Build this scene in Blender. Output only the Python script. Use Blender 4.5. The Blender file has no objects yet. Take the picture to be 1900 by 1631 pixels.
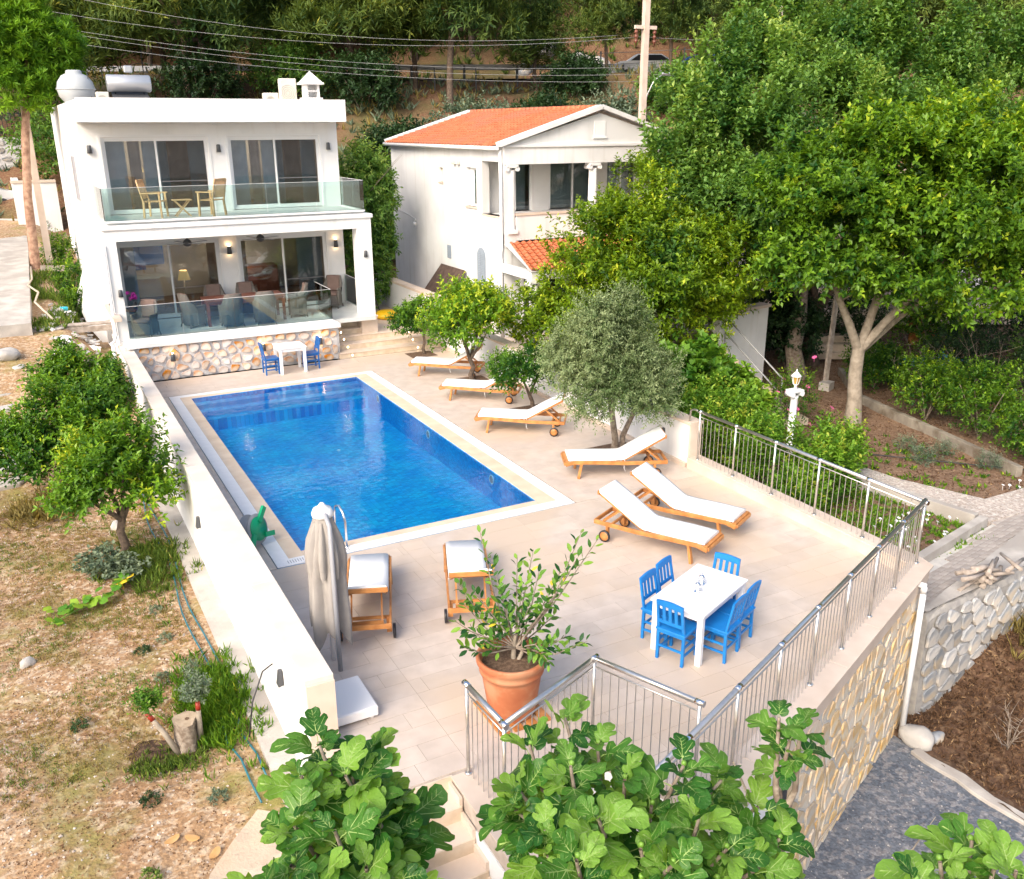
import bpy, bmesh, math, random
import numpy as np
from mathutils import Vector, Matrix, Quaternion
from math import sin, cos, pi, radians, sqrt, atan2, hypot
random.seed(7)
rng = np.random.default_rng(11)
SC = bpy.context.scene
COL = SC.collection

# ------------------------------------------------------------------ camera
cam_d = bpy.data.cameras.new('camera')
cam = bpy.data.objects.new('camera', cam_d); COL.objects.link(cam); SC.camera = cam
yaw, pitch, roll = radians(28.138), radians(19.036), radians(-0.245)
fw = Vector((sin(yaw)*cos(pitch), cos(yaw)*cos(pitch), -sin(pitch)))
r0 = Vector((cos(yaw), -sin(yaw), 0)); u0 = r0.cross(fw)
rr = r0*cos(roll)+u0*sin(roll); uu = -r0*sin(roll)+u0*cos(roll)
Mc = Matrix((rr, uu, -fw)).transposed().to_4x4(); Mc.translation = (-3.273, -13.405, 6.51)
cam.matrix_world = Mc
cam_d.sensor_width = 36; cam_d.lens = 31.91; cam_d.clip_end = 1500; cam_d.clip_start = .1

# ------------------------------------------------------------------ light
SUN_DIR = Vector((-0.68, -0.42, 0.60)).normalized()      # towards the sun
el = math.asin(SUN_DIR.z); az = atan2(SUN_DIR.x, SUN_DIR.y)
w = bpy.data.worlds.new('World'); SC.world = w; w.use_nodes = True
nt = w.node_tree; nt.nodes.clear()
sky = nt.nodes.new('ShaderNodeTexSky'); sky.sky_type = 'NISHITA'; sky.sun_disc = False
sky.sun_elevation = el; sky.sun_rotation = az % (2*pi); sky.air_density = 1.0; sky.dust_density = 4.5; sky.ozone_density = .6
bg = nt.nodes.new('ShaderNodeBackground'); bg.inputs[1].default_value = 0.15
wo = nt.nodes.new('ShaderNodeOutputWorld')
nt.links.new(sky.outputs[0], bg.inputs[0]); nt.links.new(bg.outputs[0], wo.inputs[0])
sl = bpy.data.lights.new('sun', 'SUN'); sl.energy = 1.25; sl.angle = radians(34); sl.color = (1, .92, .82)
so = bpy.data.objects.new('sun', sl); COL.objects.link(so); so.rotation_euler = SUN_DIR.to_track_quat('Z', 'Y').to_euler()
SC.view_settings.view_transform = 'Standard'; SC.view_settings.look = 'None'; SC.view_settings.gamma = 1
SC.view_settings.exposure = 1.0; SC.view_settings.use_curve_mapping = False
SC.render.engine = 'CYCLES'
SC.cycles.max_bounces = 7; SC.cycles.diffuse_bounces = 3; SC.cycles.glossy_bounces = 3
SC.cycles.transmission_bounces = 4; SC.cycles.transparent_max_bounces = 14

# ------------------------------------------------------------------ materials
def mk(name, c1, c2=None, scale=4., rough=.6, bump=0., bscale=40., metal=0., rand=0., co='Object', spec=.5, c3=None, s3=1., det=4, hue=0.):
    m = bpy.data.materials.new(name); m.use_nodes = True; N = m.node_tree.nodes; L = m.node_tree.links
    b = N['Principled BSDF']; b.inputs['Roughness'].default_value = rough; b.inputs['Metallic'].default_value = metal
    b.inputs['Specular IOR Level'].default_value = spec
    tc = N.new('ShaderNodeTexCoord')
    if co == 'World':
        g = N.new('ShaderNodeNewGeometry'); out = g.outputs['Position']
    else:
        out = tc.outputs['Object']
    c2 = c2 or c1
    n = N.new('ShaderNodeTexNoise'); n.inputs['Scale'].default_value = scale; n.inputs['Detail'].default_value = det
    L.new(out, n.inputs['Vector'])
    r = N.new('ShaderNodeValToRGB'); r.color_ramp.elements[0].position = .36; r.color_ramp.elements[1].position = .64
    r.color_ramp.elements[0].color = (*c1, 1); r.color_ramp.elements[1].color = (*c2, 1)
    L.new(n.outputs['Fac'], r.inputs[0]); col = r.outputs[0]
    if c3:
        n3 = N.new('ShaderNodeTexNoise'); n3.inputs['Scale'].default_value = s3; n3.inputs['Detail'].default_value = 5
        L.new(out, n3.inputs['Vector'])
        q = N.new('ShaderNodeValToRGB'); q.color_ramp.elements[0].position = .47; q.color_ramp.elements[1].position = .62
        L.new(n3.outputs['Fac'], q.inputs[0])
        mx = N.new('ShaderNodeMixRGB'); mx.inputs[2].default_value = (*c3, 1); L.new(q.outputs[0], mx.inputs[0]); L.new(col, mx.inputs[1]); col = mx.outputs[0]
    if rand or hue:
        oi = N.new('ShaderNodeObjectInfo'); mr = N.new('ShaderNodeMapRange'); mr.inputs[3].default_value = 1-rand; mr.inputs[4].default_value = 1+rand
        L.new(oi.outputs['Random'], mr.inputs[0]); h = N.new('ShaderNodeHueSaturation'); L.new(mr.outputs[0], h.inputs['Value'])
        if hue:
            wn = N.new('ShaderNodeTexWhiteNoise'); wn.noise_dimensions = '1D'; L.new(oi.outputs['Random'], wn.inputs['W'])
            m2 = N.new('ShaderNodeMapRange'); m2.inputs[3].default_value = max(0, 1-hue*1.2); m2.inputs[4].default_value = 1+hue*.5
            L.new(wn.outputs['Value'], m2.inputs[0]); L.new(m2.outputs[0], h.inputs['Saturation'])
        L.new(col, h.inputs['Color']); col = h.outputs[0]
    L.new(col, b.inputs['Base Color'])
    if bump:
        nb = N.new('ShaderNodeTexNoise'); nb.inputs['Scale'].default_value = bscale; nb.inputs['Detail'].default_value = 6; L.new(out, nb.inputs['Vector'])
        bp = N.new('ShaderNodeBump'); bp.inputs['Strength'].default_value = bump; bp.inputs['Distance'].default_value = .02
        L.new(nb.outputs['Fac'], bp.inputs['Height']); L.new(bp.outputs[0], b.inputs['Normal'])
    m['col_out'] = 0
    return m
def emis(name, c, s):
    m = bpy.data.materials.new(name); m.use_nodes = True; N = m.node_tree.nodes; b = N['Principled BSDF']
    b.inputs['Base Color'].default_value = (*c, 1); b.inputs['Emission Color'].default_value = (*c, 1); b.inputs['Emission Strength'].default_value = s
    return m
def glassy(name, tint, ior=1.45, rough=.0, bump=0., bscale=6., extra=0.):
    m = bpy.data.materials.new(name); m.use_nodes = True; N = m.node_tree.nodes; L = m.node_tree.links; N.clear()
    o = N.new('ShaderNodeOutputMaterial'); t = N.new('ShaderNodeBsdfTransparent'); t.inputs[0].default_value = (*tint, 1)
    g = N.new('ShaderNodeBsdfGlossy'); g.inputs['Roughness'].default_value = rough
    f = N.new('ShaderNodeFresnel'); f.inputs[0].default_value = ior
    mx = N.new('ShaderNodeMixShader'); fac = f.outputs[0]
    if extra:
        a = N.new('ShaderNodeMath'); a.operation = 'ADD'; a.inputs[1].default_value = extra; a.use_clamp = True; L.new(fac, a.inputs[0]); fac = a.outputs[0]
    L.new(fac, mx.inputs[0]); L.new(t.outputs[0], mx.inputs[1]); L.new(g.outputs[0], mx.inputs[2]); L.new(mx.outputs[0], o.inputs[0])
    if bump:
        tc = N.new('ShaderNodeNewGeometry'); nb = N.new('ShaderNodeTexNoise'); nb.inputs['Scale'].default_value = bscale; nb.inputs['Detail'].default_value = 3
        L.new(tc.outputs['Position'], nb.inputs['Vector']); bp = N.new('ShaderNodeBump'); bp.inputs['Strength'].default_value = bump; bp.inputs['Distance'].default_value = .05
        L.new(nb.outputs[0], bp.inputs['Height']); L.new(bp.outputs[0], g.inputs['Normal']); L.new(bp.outputs[0], f.inputs['Normal'])
    return m
def leafmat(name, dark, light, trans=.35, rough=.45, young=None, fleck=0., vein=None):
    """leaf colour runs dark -> light by the per-leaf attribute tint"""
    m = bpy.data.materials.new(name); m.use_nodes = True; N = m.node_tree.nodes; L = m.node_tree.links
    b = N['Principled BSDF']; b.inputs['Roughness'].default_value = rough; b.inputs['Specular IOR Level'].default_value = .35
    o = N['Material Output']
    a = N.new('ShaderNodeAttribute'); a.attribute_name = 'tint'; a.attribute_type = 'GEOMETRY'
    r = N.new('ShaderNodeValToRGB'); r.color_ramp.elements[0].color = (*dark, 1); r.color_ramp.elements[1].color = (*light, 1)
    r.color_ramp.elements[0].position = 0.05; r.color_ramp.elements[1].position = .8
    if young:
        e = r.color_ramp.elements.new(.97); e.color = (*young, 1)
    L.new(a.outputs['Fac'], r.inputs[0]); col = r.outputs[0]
    L.new(col, b.inputs['Base Color'])
    tr = N.new('ShaderNodeBsdfTranslucent'); g = N.new('ShaderNodeMixRGB'); g.blend_type = 'MULTIPLY'; g.inputs[0].default_value = 1; g.inputs[2].default_value = (1.5, 1.25, .45, 1)
    L.new(col, g.inputs[1]); L.new(g.outputs[0], tr.inputs[0])
    mx = N.new('ShaderNodeMixShader'); mx.inputs[0].default_value = trans; L.new(b.outputs[0], mx.inputs[1]); L.new(tr.outputs[0], mx.inputs[2]); L.new(mx.outputs[0], o.inputs[0])
    return m

M = {}
def streak(m, amt=.90, sc=5.):
    """faint rain streaks on vertical render"""
    N = m.node_tree.nodes; L = m.node_tree.links; b = N['Principled BSDF']; src = b.inputs['Base Color'].links[0].from_socket
    g = N.new('ShaderNodeNewGeometry'); mp = N.new('ShaderNodeMapping'); mp.inputs['Scale'].default_value = (sc, sc, sc*.07); L.new(g.outputs['Position'], mp.inputs[0])
    n = N.new('ShaderNodeTexNoise'); n.inputs['Scale'].default_value = 1; n.inputs['Detail'].default_value = 6; L.new(mp.outputs[0], n.inputs['Vector'])
    r = N.new('ShaderNodeValToRGB'); r.color_ramp.elements[0].position = .55; r.color_ramp.elements[1].position = .75; r.color_ramp.elements[0].color = (1, 1, 1, 1); r.color_ramp.elements[1].color = (amt, amt*.985, amt*.96, 1)
    L.new(n.outputs[0], r.inputs[0]); mx = N.new('ShaderNodeMixRGB'); mx.blend_type = 'MULTIPLY'; mx.inputs[0].default_value = 1; L.new(src, mx.inputs[1]); L.new(r.outputs[0], mx.inputs[2]); L.new(mx.outputs[0], b.inputs['Base Color'])
M['plaster'] = mk('white_plaster', (.77, .775, .78), (.82, .82, .82), 1.2, .8, .15, 40, co='World', c3=(.74, .745, .745), s3=.9)
streak(M['plaster']) if 0 else None
M['plaster2'] = mk('aged_white_plaster', (.74, .74, .745), (.80, .80, .80), .8, .85, .15, 50, co='World', c3=(.66, .66, .66), s3=.5)
streak(M['plaster'], .93); streak(M['plaster2'], .90)
M['stone_cap'] = mk('beige_travertine', (.60, .49, .40), (.68, .57, .48), 2.5, .55, .05, 30, co='World')
M['cap_pale'] = mk('pale_travertine', (.68, .60, .52), (.74, .67, .60), 2.5, .55, .05, 30, co='World')
M['tile'] = mk('deck_tile', (.53, .455, .395), (.61, .53, .465), 3.5, .5, .04, 50, rand=.045, co='World', c3=(.58, .47, .37), s3=.4)
M['grout'] = mk('grout', (.40, .335, .28), (.50, .43, .37), 8, .8)
M['coping'] = mk('pool_coping', (.66, .52, .38), (.73, .60, .46), 3, .5, .03, 40, rand=.04, co='World')
M['white_marble'] = mk('white_gutter_stone', (.8, .8, .8), (.84, .84, .84), 6, .45)
M['riser'] = mk('step_limestone', (.56, .45, .33), (.68, .57, .45), 5, .55, .05, 30, co='World')
M['mortar'] = mk('grey_mortar', (.48, .48, .49), (.58, .57, .57), 9, .9, .5, 30, co='World')
M['mortar3'] = mk('old_mortar', (.27, .26, .25), (.40, .38, .35), 6, .9, .8, 20, co='World')
M['mortar2'] = mk('pale_mortar', (.46, .45, .43), (.56, .54, .50), 9, .9, .5, 30, co='World')
M['stoneA'] = mk('rubble_stone', (.46, .19, .07), (.62, .38, .19), 3, .75, .4, 25, rand=.2, hue=.6, c3=(.66, .55, .45), s3=3)
M['stoneB'] = mk('ochre_stone', (.60, .38, .17), (.70, .55, .33), 4, .75, .4, 25, rand=.18, hue=.35, c3=(.62, .55, .44), s3=4)
M['stoneC'] = mk('grey_stone', (.22, .25, .29), (.44, .43, .41), 2.2, .85, .9, 14, rand=.32, hue=.6, c3=(.52, .45, .36), s3=2.5)
M['terr_floor'] = mk('pale_floor', (.60, .61, .61), (.68, .69, .68), 3, .4, co='World')
M['alu'] = mk('white_aluminium', (.75, .76, .77), rough=.35, metal=0)
M['greyalu'] = mk('grey_screen_frame', (.32, .33, .36), rough=.4)
M['steel'] = mk('brushed_steel', (.62, .60, .57), (.70, .68, .65), 20, .28, metal=.9)
M['chrome'] = mk('chrome', (.85, .85, .86), rough=.08, metal=1)
M['glass'] = glassy('rail_glass', (.80, .92, .905), extra=.06)
M['pane'] = glassy('window_glass', (.74, .80, .83), ior=1.45, extra=.05)
M['clear'] = glassy('clear_glass', (.9, .93, .9))
M['water'] = glassy('pool_water', (.90, .98, 1.0), ior=1.33, rough=.01, bump=.13, bscale=5)
M['teak'] = mk('teak', (.40, .16, .045), (.58, .26, .08), 6, .45, .1, 60, rand=.06)
M['paleteak'] = mk('pale_teak', (.58, .34, .16), (.68, .44, .24), 8, .5)
M['redwood'] = mk('red_brown_wood', (.14, .045, .03), (.22, .08, .05), 6, .4)
M['cushion'] = mk('white_cushion', (.80, .80, .79), (.84, .84, .83), 3, .9, .1, 20)
M['blue'] = mk('blue_paint', (.005, .17, .52), (.008, .21, .60), 5, .42, .05, 30)
M['bluedk'] = mk('deep_blue_paint', (.004, .09, .33), (.006, .12, .40), 5, .45)
M['whitepaint'] = mk('white_paint', (.82, .82, .83), rough=.4)
M['terracotta'] = mk('terracotta', (.42, .13, .055), (.52, .19, .085), 3, .7, .15, 20, c3=(.50, .24, .13), s3=3)
M['soil'] = mk('potting_soil', (.09, .05, .03), (.17, .11, .07), 22, .95, .9, 60)
M['wicker'] = mk('grey_wicker', (.10, .09, .08), (.20, .18, .16), 60, .7, .9, 90)
M['browncush'] = mk('brown_cushion', (.16, .11, .095), (.2, .14, .12), 5, .9)
M['black'] = mk('black_metal', (.02, .02, .025), rough=.4)
M['darkgrey'] = mk('dark_grey_metal', (.07, .075, .085), rough=.45)
M['grey'] = mk('grey_plastic', (.30, .31, .32), rough=.5)
M['room'] = mk('room_wall', (.42, .38, .35), (.48, .44, .40), 2, .8)
M['roomfloor'] = mk('room_floor', (.18, .12, .09), rough=.6)
M['curtain'] = mk('sheer_curtain', (.46, .51, .56), (.56, .61, .66), 4, .9)
M['curtainb'] = mk('brown_curtain', (.42, .29, .22), (.50, .36, .28), 4, .9)
M['parasol'] = mk('taupe_canvas', (.27, .25, .235), (.33, .31, .29), 3, .9, .1, 60)
M['bark'] = mk('grey_bark', (.16, .12, .09), (.32, .27, .22), 14, .9, .8, 24)
M['barkd'] = mk('dark_bark', (.07, .05, .04), (.15, .11, .08), 14, .9, .8, 24)
M['barkp'] = mk('pine_bark', (.22, .12, .08), (.42, .27, .19), 6, .9, 1., 14)
M['barklt'] = mk('pale_bark', (.22, .185, .145), (.36, .31, .25), 7, .9, .5, 14)
M['concrete'] = mk('concrete', (.40, .37, .34), (.52, .49, .45), 2.5, .9, .5, 30, co='World', c3=(.36, .33, .30), s3=1.2)
M['wood_old'] = mk('weathered_timber', (.30, .25, .21), (.45, .39, .34), 7, .85, .4, 30)
M['rooftile'] = mk('orange_roof_tile', (.45, .125, .05), (.54, .18, .08), 3, .7, .2, 30, co='World', c3=(.44, .15, .08), s3=.8)
M['shutter'] = mk('blue_grey_shutter', (.27, .32, .38), rough=.6)
M['green'] = mk('green_plastic', (.0, .33, .14), rough=.35)
M['tankw'] = mk('white_tank', (.44, .47, .49), rough=.45)
M['silver'] = mk('silver_drum', (.55, .57, .6), rough=.35, metal=.6)
M['cream'] = mk('cream_metal', (.66, .63, .55), rough=.5)
M['hose'] = mk('blue_green_hose', (.015, .11, .15), (.03, .16, .20), 6, .45)
M['lamp_on'] = emis('lit_lamp', (1, .72, .42), 9)
M['poolring'] = mk('pale_ring', (.45, .8, .9), rough=.4)
M['rope'] = mk('cream_cable', (.5, .42, .33), rough=.8)
M['panelbrown'] = mk('dark_brown_board', (.07, .045, .035), (.12, .08, .065), 6, .7)
M['curtainw'] = mk('white_net_curtain', (.66, .69, .65), (.74, .76, .72), 4, .9)
M['asphalt'] = mk('asphalt', (.05, .055, .06), (.08, .085, .09), 14, .9, .3, 40, co='World')

def brickpattern(m, sx, sy, mort, amt, axis='XY', mcol=None):
    """adds small mosaic joints (far too small to build) over a material's colour"""
    N = m.node_tree.nodes; L = m.node_tree.links; b = N['Principled BSDF']
    src = b.inputs['Base Color'].links[0].from_socket
    g = N.new('ShaderNodeNewGeometry'); br = N.new('ShaderNodeTexBrick'); br.inputs['Scale'].default_value = 1
    br.inputs['Brick Width'].default_value = sx; br.inputs['Row Height'].default_value = sy; br.inputs['Mortar Size'].default_value = mort; br.offset = 0
    br.inputs['Color1'].default_value = (1.3, 1.25, 1.1, 1); br.inputs['Color2'].default_value = (.55, .62, .80, 1); br.inputs['Mortar'].default_value = (*(mcol or (amt,)*3), 1)
    sp = N.new('ShaderNodeSeparateXYZ'); cb = N.new('ShaderNodeCombineXYZ'); L.new(g.outputs['Position'], sp.inputs[0])
    if axis == 'XY': L.new(sp.outputs[0], cb.inputs[0]); L.new(sp.outputs[1], cb.inputs[1])
    else:
        ad = N.new('ShaderNodeMath'); L.new(sp.outputs[0], ad.inputs[0]); L.new(sp.outputs[1], ad.inputs[1]); L.new(ad.outputs[0], cb.inputs[0]); L.new(sp.outputs[2], cb.inputs[1])
    L.new(cb.outputs[0], br.inputs['Vector'])
    mx = N.new('ShaderNodeMixRGB'); mx.blend_type = 'MULTIPLY'; mx.inputs[0].default_value = 1; L.new(src, mx.inputs[1]); L.new(br.outputs[0], mx.inputs[2]); L.new(mx.outputs[0], b.inputs['Base Color'])
M['mosaic'] = mk('blue_mosaic', (.006, .44, .95), (.012, .58, .98), 1.3, .35, co='World'); brickpattern(M['mosaic'], .11, .05, .006, .8)
M['mosaicw'] = mk('blue_mosaic_wall', (.003, .33, .80), (.006, .42, .88), 1.3, .35, co='World'); brickpattern(M['mosaicw'], .05, .05, .004, .8, 'XZ')

def ground(name, base, c2, spots, sc=1., grass=None, gmul=.35):
    """soil: broad patches, fine crumbs, pale chips"""
    m = mk(name, base, c2, sc, .95, 1.0, 22, co='World', c3=spots, s3=11)
    N = m.node_tree.nodes; L = m.node_tree.links; b = N['Principled BSDF']; src = b.inputs['Base Color'].links[0].from_socket
    g = N.new('ShaderNodeNewGeometry'); v = N.new('ShaderNodeTexVoronoi'); v.inputs['Scale'].default_value = 30; L.new(g.outputs['Position'], v.inputs['Vector'])
    r = N.new('ShaderNodeValToRGB'); r.color_ramp.elements[0].color = (.55, .5, .48, 1); r.color_ramp.elements[1].color = (1.3, 1.25, 1.2, 1); r.color_ramp.elements[0].position = 0; r.color_ramp.elements[1].position = 1
    L.new(v.outputs['Color'], r.inputs[0]); mx = N.new('ShaderNodeMixRGB'); mx.blend_type = 'MULTIPLY'; mx.inputs[0].default_value = .85
    L.new(src, mx.inputs[1]); L.new(r.outputs[0], mx.inputs[2]); col = mx.outputs[0]
    if grass:
        n = N.new('ShaderNodeTexNoise'); n.inputs['Scale'].default_value = gmul; n.inputs['Detail'].default_value = 7; n.inputs['Roughness'].default_value = .65; L.new(g.outputs['Position'], n.inputs['Vector'])
        q = N.new('ShaderNodeValToRGB'); q.color_ramp.elements[0].position = .5; q.color_ramp.elements[1].position = .66; L.new(n.outputs[0], q.inputs[0])
        m3 = N.new('ShaderNodeMixRGB'); m3.inputs[2].default_value = (*grass, 1); L.new(q.outputs[0], m3.inputs[0]); L.new(col, m3.inputs[1]); col = m3.outputs[0]
    L.new(col, b.inputs['Base Color']); return m
M['soil_l'] = ground('stony_garden_soil', (.30, .18, .09), (.41, .275, .155), (.53, .42, .30), .6, (.25, .22, .06), .75)
M['soil_r'] = ground('leaf_litter_soil', (.13, .075, .045), (.22, .14, .09), (.26, .18, .12), .8)
M['bank'] = ground('brown_litter_bank', (.06, .034, .02), (.11, .062, .036), (.17, .11, .065), 1.2)
M['gravel'] = ground('blue_grey_gravel', (.10, .125, .165), (.15, .175, .215), (.26, .27, .29), 2.)
M['hill'] = ground('hillside_earth', (.12, .058, .032), (.20, .10, .055), (.24, .16, .09), .12, (.09, .10, .03), .10)
M['rock'] = mk('pale_rock', (.34, .33, .32), (.50, .48, .45), 2, .9, .7, 12, co='World')
M['pebblepath'] = ground('pebble_path', (.42, .37, .33), (.52, .47, .43), (.6, .58, .55), 1.5)
M['oldkerb'] = mk('weathered_kerb', (.20, .175, .145), (.30, .27, .22), 2.5, .95, .6, 25, co='World', c3=(.14, .11, .08), s3=2)
M['dirt_ramp'] = mk('dirty_concrete', (.50, .38, .27), (.60, .49, .38), 1.5, .9, .5, 25, co='World', c3=(.46, .37, .28), s3=3)

# ------------------------------------------------------------------ mesh helpers
KIDS = {}
class MB:
    def __init__(s): s.v = []; s.f = []; s.m = []; s.s = []; s.ck = None
    def add(s, vs, fs, mi=0, sm=False):
        o = len(s.v); s.v += [tuple(v) for v in vs]
        for f in fs: s.f.append(tuple(i+o for i in f)); s.m.append(mi); s.s.append(sm)
        return s
    def box(s, c, d, rz=0, mi=0, M4=None):
        x, y, z = d[0]/2, d[1]/2, d[2]/2; out = []
        for dz in (-z, z):
            for dx, dy in ((-x, -y), (x, -y), (x, y), (-x, y)):
                p = Vector((dx, dy, dz))
                if rz: p = Vector((dx*cos(rz)-dy*sin(rz), dx*sin(rz)+dy*cos(rz), dz))
                if M4 is not None: p = M4 @ p
                out.append((p.x+c[0], p.y+c[1], p.z+c[2]))
        return s.add(out, [(3, 2, 1, 0), (4, 5, 6, 7), (0, 1, 5, 4), (1, 2, 6, 5), (2, 3, 7, 6), (3, 0, 4, 7)], mi)
    def bx(s, x0, x1, y0, y1, z0, z1, mi=0): return s.box(((x0+x1)/2, (y0+y1)/2, (z0+z1)/2), (x1-x0, y1-y0, z1-z0), 0, mi)
    def bar(s, a, b, w, h=None, mi=0, up=(0, 0, 1)):
        a = Vector(a); b = Vector(b); d = b-a; L = d.length; d.normalize(); upv = Vector(up)
        if abs(d.dot(upv)) > .98: upv = Vector((0, 1, 0))
        x = d.cross(upv).normalized(); z = x.cross(d)
        R = Matrix((x, d, z)).transposed()
        return s.box((a+b)/2, (w, L, h or w), 0, mi, R)
    def tube(s, pts, r, n=8, mi=0, sm=True, caps=True):
        pts = [Vector(p) for p in pts]; k = len(pts); rs = r if isinstance(r, (list, tuple)) else [r]*k
        out = []; ref = None
        for i, p in enumerate(pts):
            t = (pts[min(i+1, k-1)]-pts[max(i-1, 0)]).normalized()
            if ref is None: ref = t.orthogonal().normalized()
            ref = (ref-t*ref.dot(t)); ref = ref.normalized() if ref.length > 1e-6 else t.orthogonal().normalized(); b = t.cross(ref)
            out += [p+(ref*cos(2*pi*j/n)+b*sin(2*pi*j/n))*rs[i] for j in range(n)]
        fs = [(i*n+j, i*n+(j+1) % n, (i+1)*n+(j+1) % n, (i+1)*n+j) for i in range(k-1) for j in range(n)]
        s.add(out, fs, mi, sm)
        if caps:
            o = len(s.v)-k*n
            s.f += [tuple(o+j for j in reversed(range(n))), tuple(o+(k-1)*n+j for j in range(n))]; s.m += [mi]*2; s.s += [False]*2
        return s
    def lathe(s, prof, n=16, c=(0, 0, 0), mi=0, sm=True, cap=True):
        out = [(c[0]+r*cos(2*pi*j/n), c[1]+r*sin(2*pi*j/n), c[2]+z) for r, z in prof for j in range(n)]
        k = len(prof); s.add(out, [(i*n+j, i*n+(j+1) % n, (i+1)*n+(j+1) % n, (i+1)*n+j) for i in range(k-1) for j in range(n)], mi, sm)
        if cap:
            o = len(s.v)-k*n; s.f += [tuple(o+j for j in reversed(range(n))), tuple(o+(k-1)*n+j for j in range(n))]; s.m += [mi]*2; s.s += [False]*2
        return s
    def prism(s, poly, z0, z1, mi=0):
        n = len(poly); a = sum(poly[i][0]*poly[(i+1) % n][1]-poly[(i+1) % n][0]*poly[i][1] for i in range(n))
        if a < 0: poly = poly[::-1]
        return s.add([(x, y, z0) for x, y in poly]+[(x, y, z1) for x, y in poly],
                     [tuple(reversed(range(n))), tuple(range(n, 2*n))]+[(i, (i+1) % n, n+(i+1) % n, n+i) for i in range(n)], mi)
    def tf(s, M4): s.v = [tuple(M4 @ Vector(v)) for v in s.v]; return s
    def join(s, o, M4=None):
        b = len(s.v); s.v += [tuple(M4 @ Vector(v)) for v in o.v] if M4 is not None else o.v
        s.f += [tuple(i+b for i in f) for f in o.f]; s.m += o.m; s.s += o.s; return s
    def mesh(s, name, mats, bevel=0):
        me = bpy.data.meshes.new(name); me.from_pydata(s.v, [], s.f)
        for m in (mats if isinstance(mats, (list, tuple)) else [mats]): me.materials.append(m)
        me.polygons.foreach_set('material_index', s.m); me.polygons.foreach_set('use_smooth', s.s)
        if bevel:
            bm = bmesh.new(); bm.from_mesh(me)
            bmesh.ops.bevel(bm, geom=[e for e in bm.edges if len(e.link_faces) == 2 and e.calc_face_angle(0) > .6], offset=bevel, segments=1, affect='EDGES', clamp_overlap=True)
            bm.to_mesh(me); bm.free()
        me.update(); return me
    def build(s, name, mats, parent=None, loc=(0, 0, 0), rz=0, bevel=0, **k):
        return link(name, s.mesh(name, mats, bevel), parent, loc, rz, **k)
def link(name, me, parent=None, loc=(0, 0, 0), rz=0, rot=None, label=None, cat=None, group=None, kind=None):
    o = bpy.data.objects.new(name, me); COL.objects.link(o); o.location = loc; o.rotation_euler = rot or (0, 0, rz)
    if parent: o.parent = parent; KIDS.setdefault(parent.name, []).append(o)
    tag(o, label, cat, group, kind); return o
def tag(o, label=None, cat=None, group=None, kind=None):
    if label: o['label'] = label
    if cat: o['category'] = cat
    if group: o['group'] = group
    if kind: o['kind'] = kind
def thing(name, label, cat, loc=(0, 0, 0), rz=0, group=None, kind=None):
    return link(name, None, None, loc, rz, None, label, cat, group, kind)
def dup(root, loc, rz=None, label=None, scale=None):
    tree = []
    def rec(o, parent):
        c = o.copy(); COL.objects.link(c); c.parent = parent
        if parent: KIDS.setdefault(parent.name, []).append(c)
        for ch in list(KIDS.get(o.name, [])): rec(ch, c)
        return c
    r = rec(root, None); r.location = loc
    if rz is not None: r.rotation_euler = (0, 0, rz)
    if scale: r.scale = (scale,)*3
    if label: r['label'] = label
    return r
def struct(name, mb, m, **k): return mb.build(name, m, kind='structure', **k)

def clip(poly, a, b, c):
    """keep the side a*x+b*y<=c of a convex polygon"""
    out = []; n = len(poly)
    for i in range(n):
        p, q = poly[i], poly[(i+1) % n]; dp = a*p[0]+b*p[1]-c; dq = a*q[0]+b*q[1]-c
        if dp <= 0: out.append(p)
        if dp*dq < 0:
            t = dp/(dp-dq); out.append((p[0]+t*(q[0]-p[0]), p[1]+t*(q[1]-p[1])))
    return out
def area(p): return abs(sum(p[i][0]*p[(i+1) % len(p)][1]-p[(i+1) % len(p)][0]*p[i][1] for i in range(len(p))))/2
CAMP = Vector((-3.273, -13.405, 6.51))
def pieces(parent, name, polys, z, th, m, limit=300, chamfer=.003, lab=None):
    """lay flat pieces: the nearest `limit` each an object of its own, the rest joined as stuff"""
    polys = [p for p in polys if len(p) > 2 and area(p) > 4e-4]
    polys.sort(key=lambda p: -area(p)/((p[0][0]-CAMP.x)**2+(p[0][1]-CAMP.y)**2+30))
    rest = MB()
    for i, p in enumerate(polys):
        zz = z+random.uniform(-.0012, .0012)
        if i < limit:
            cx = sum(q[0] for q in p)/len(p); cy = sum(q[1] for q in p)/len(p)
            MB().prism([(q[0]-cx, q[1]-cy) for q in p], -th, 0).build(name, m, parent, (cx, cy, zz))
        else: rest.prism(p, zz-th, zz)
    if rest.v: rest.build(name+'_field', m, parent, kind='stuff')

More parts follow.
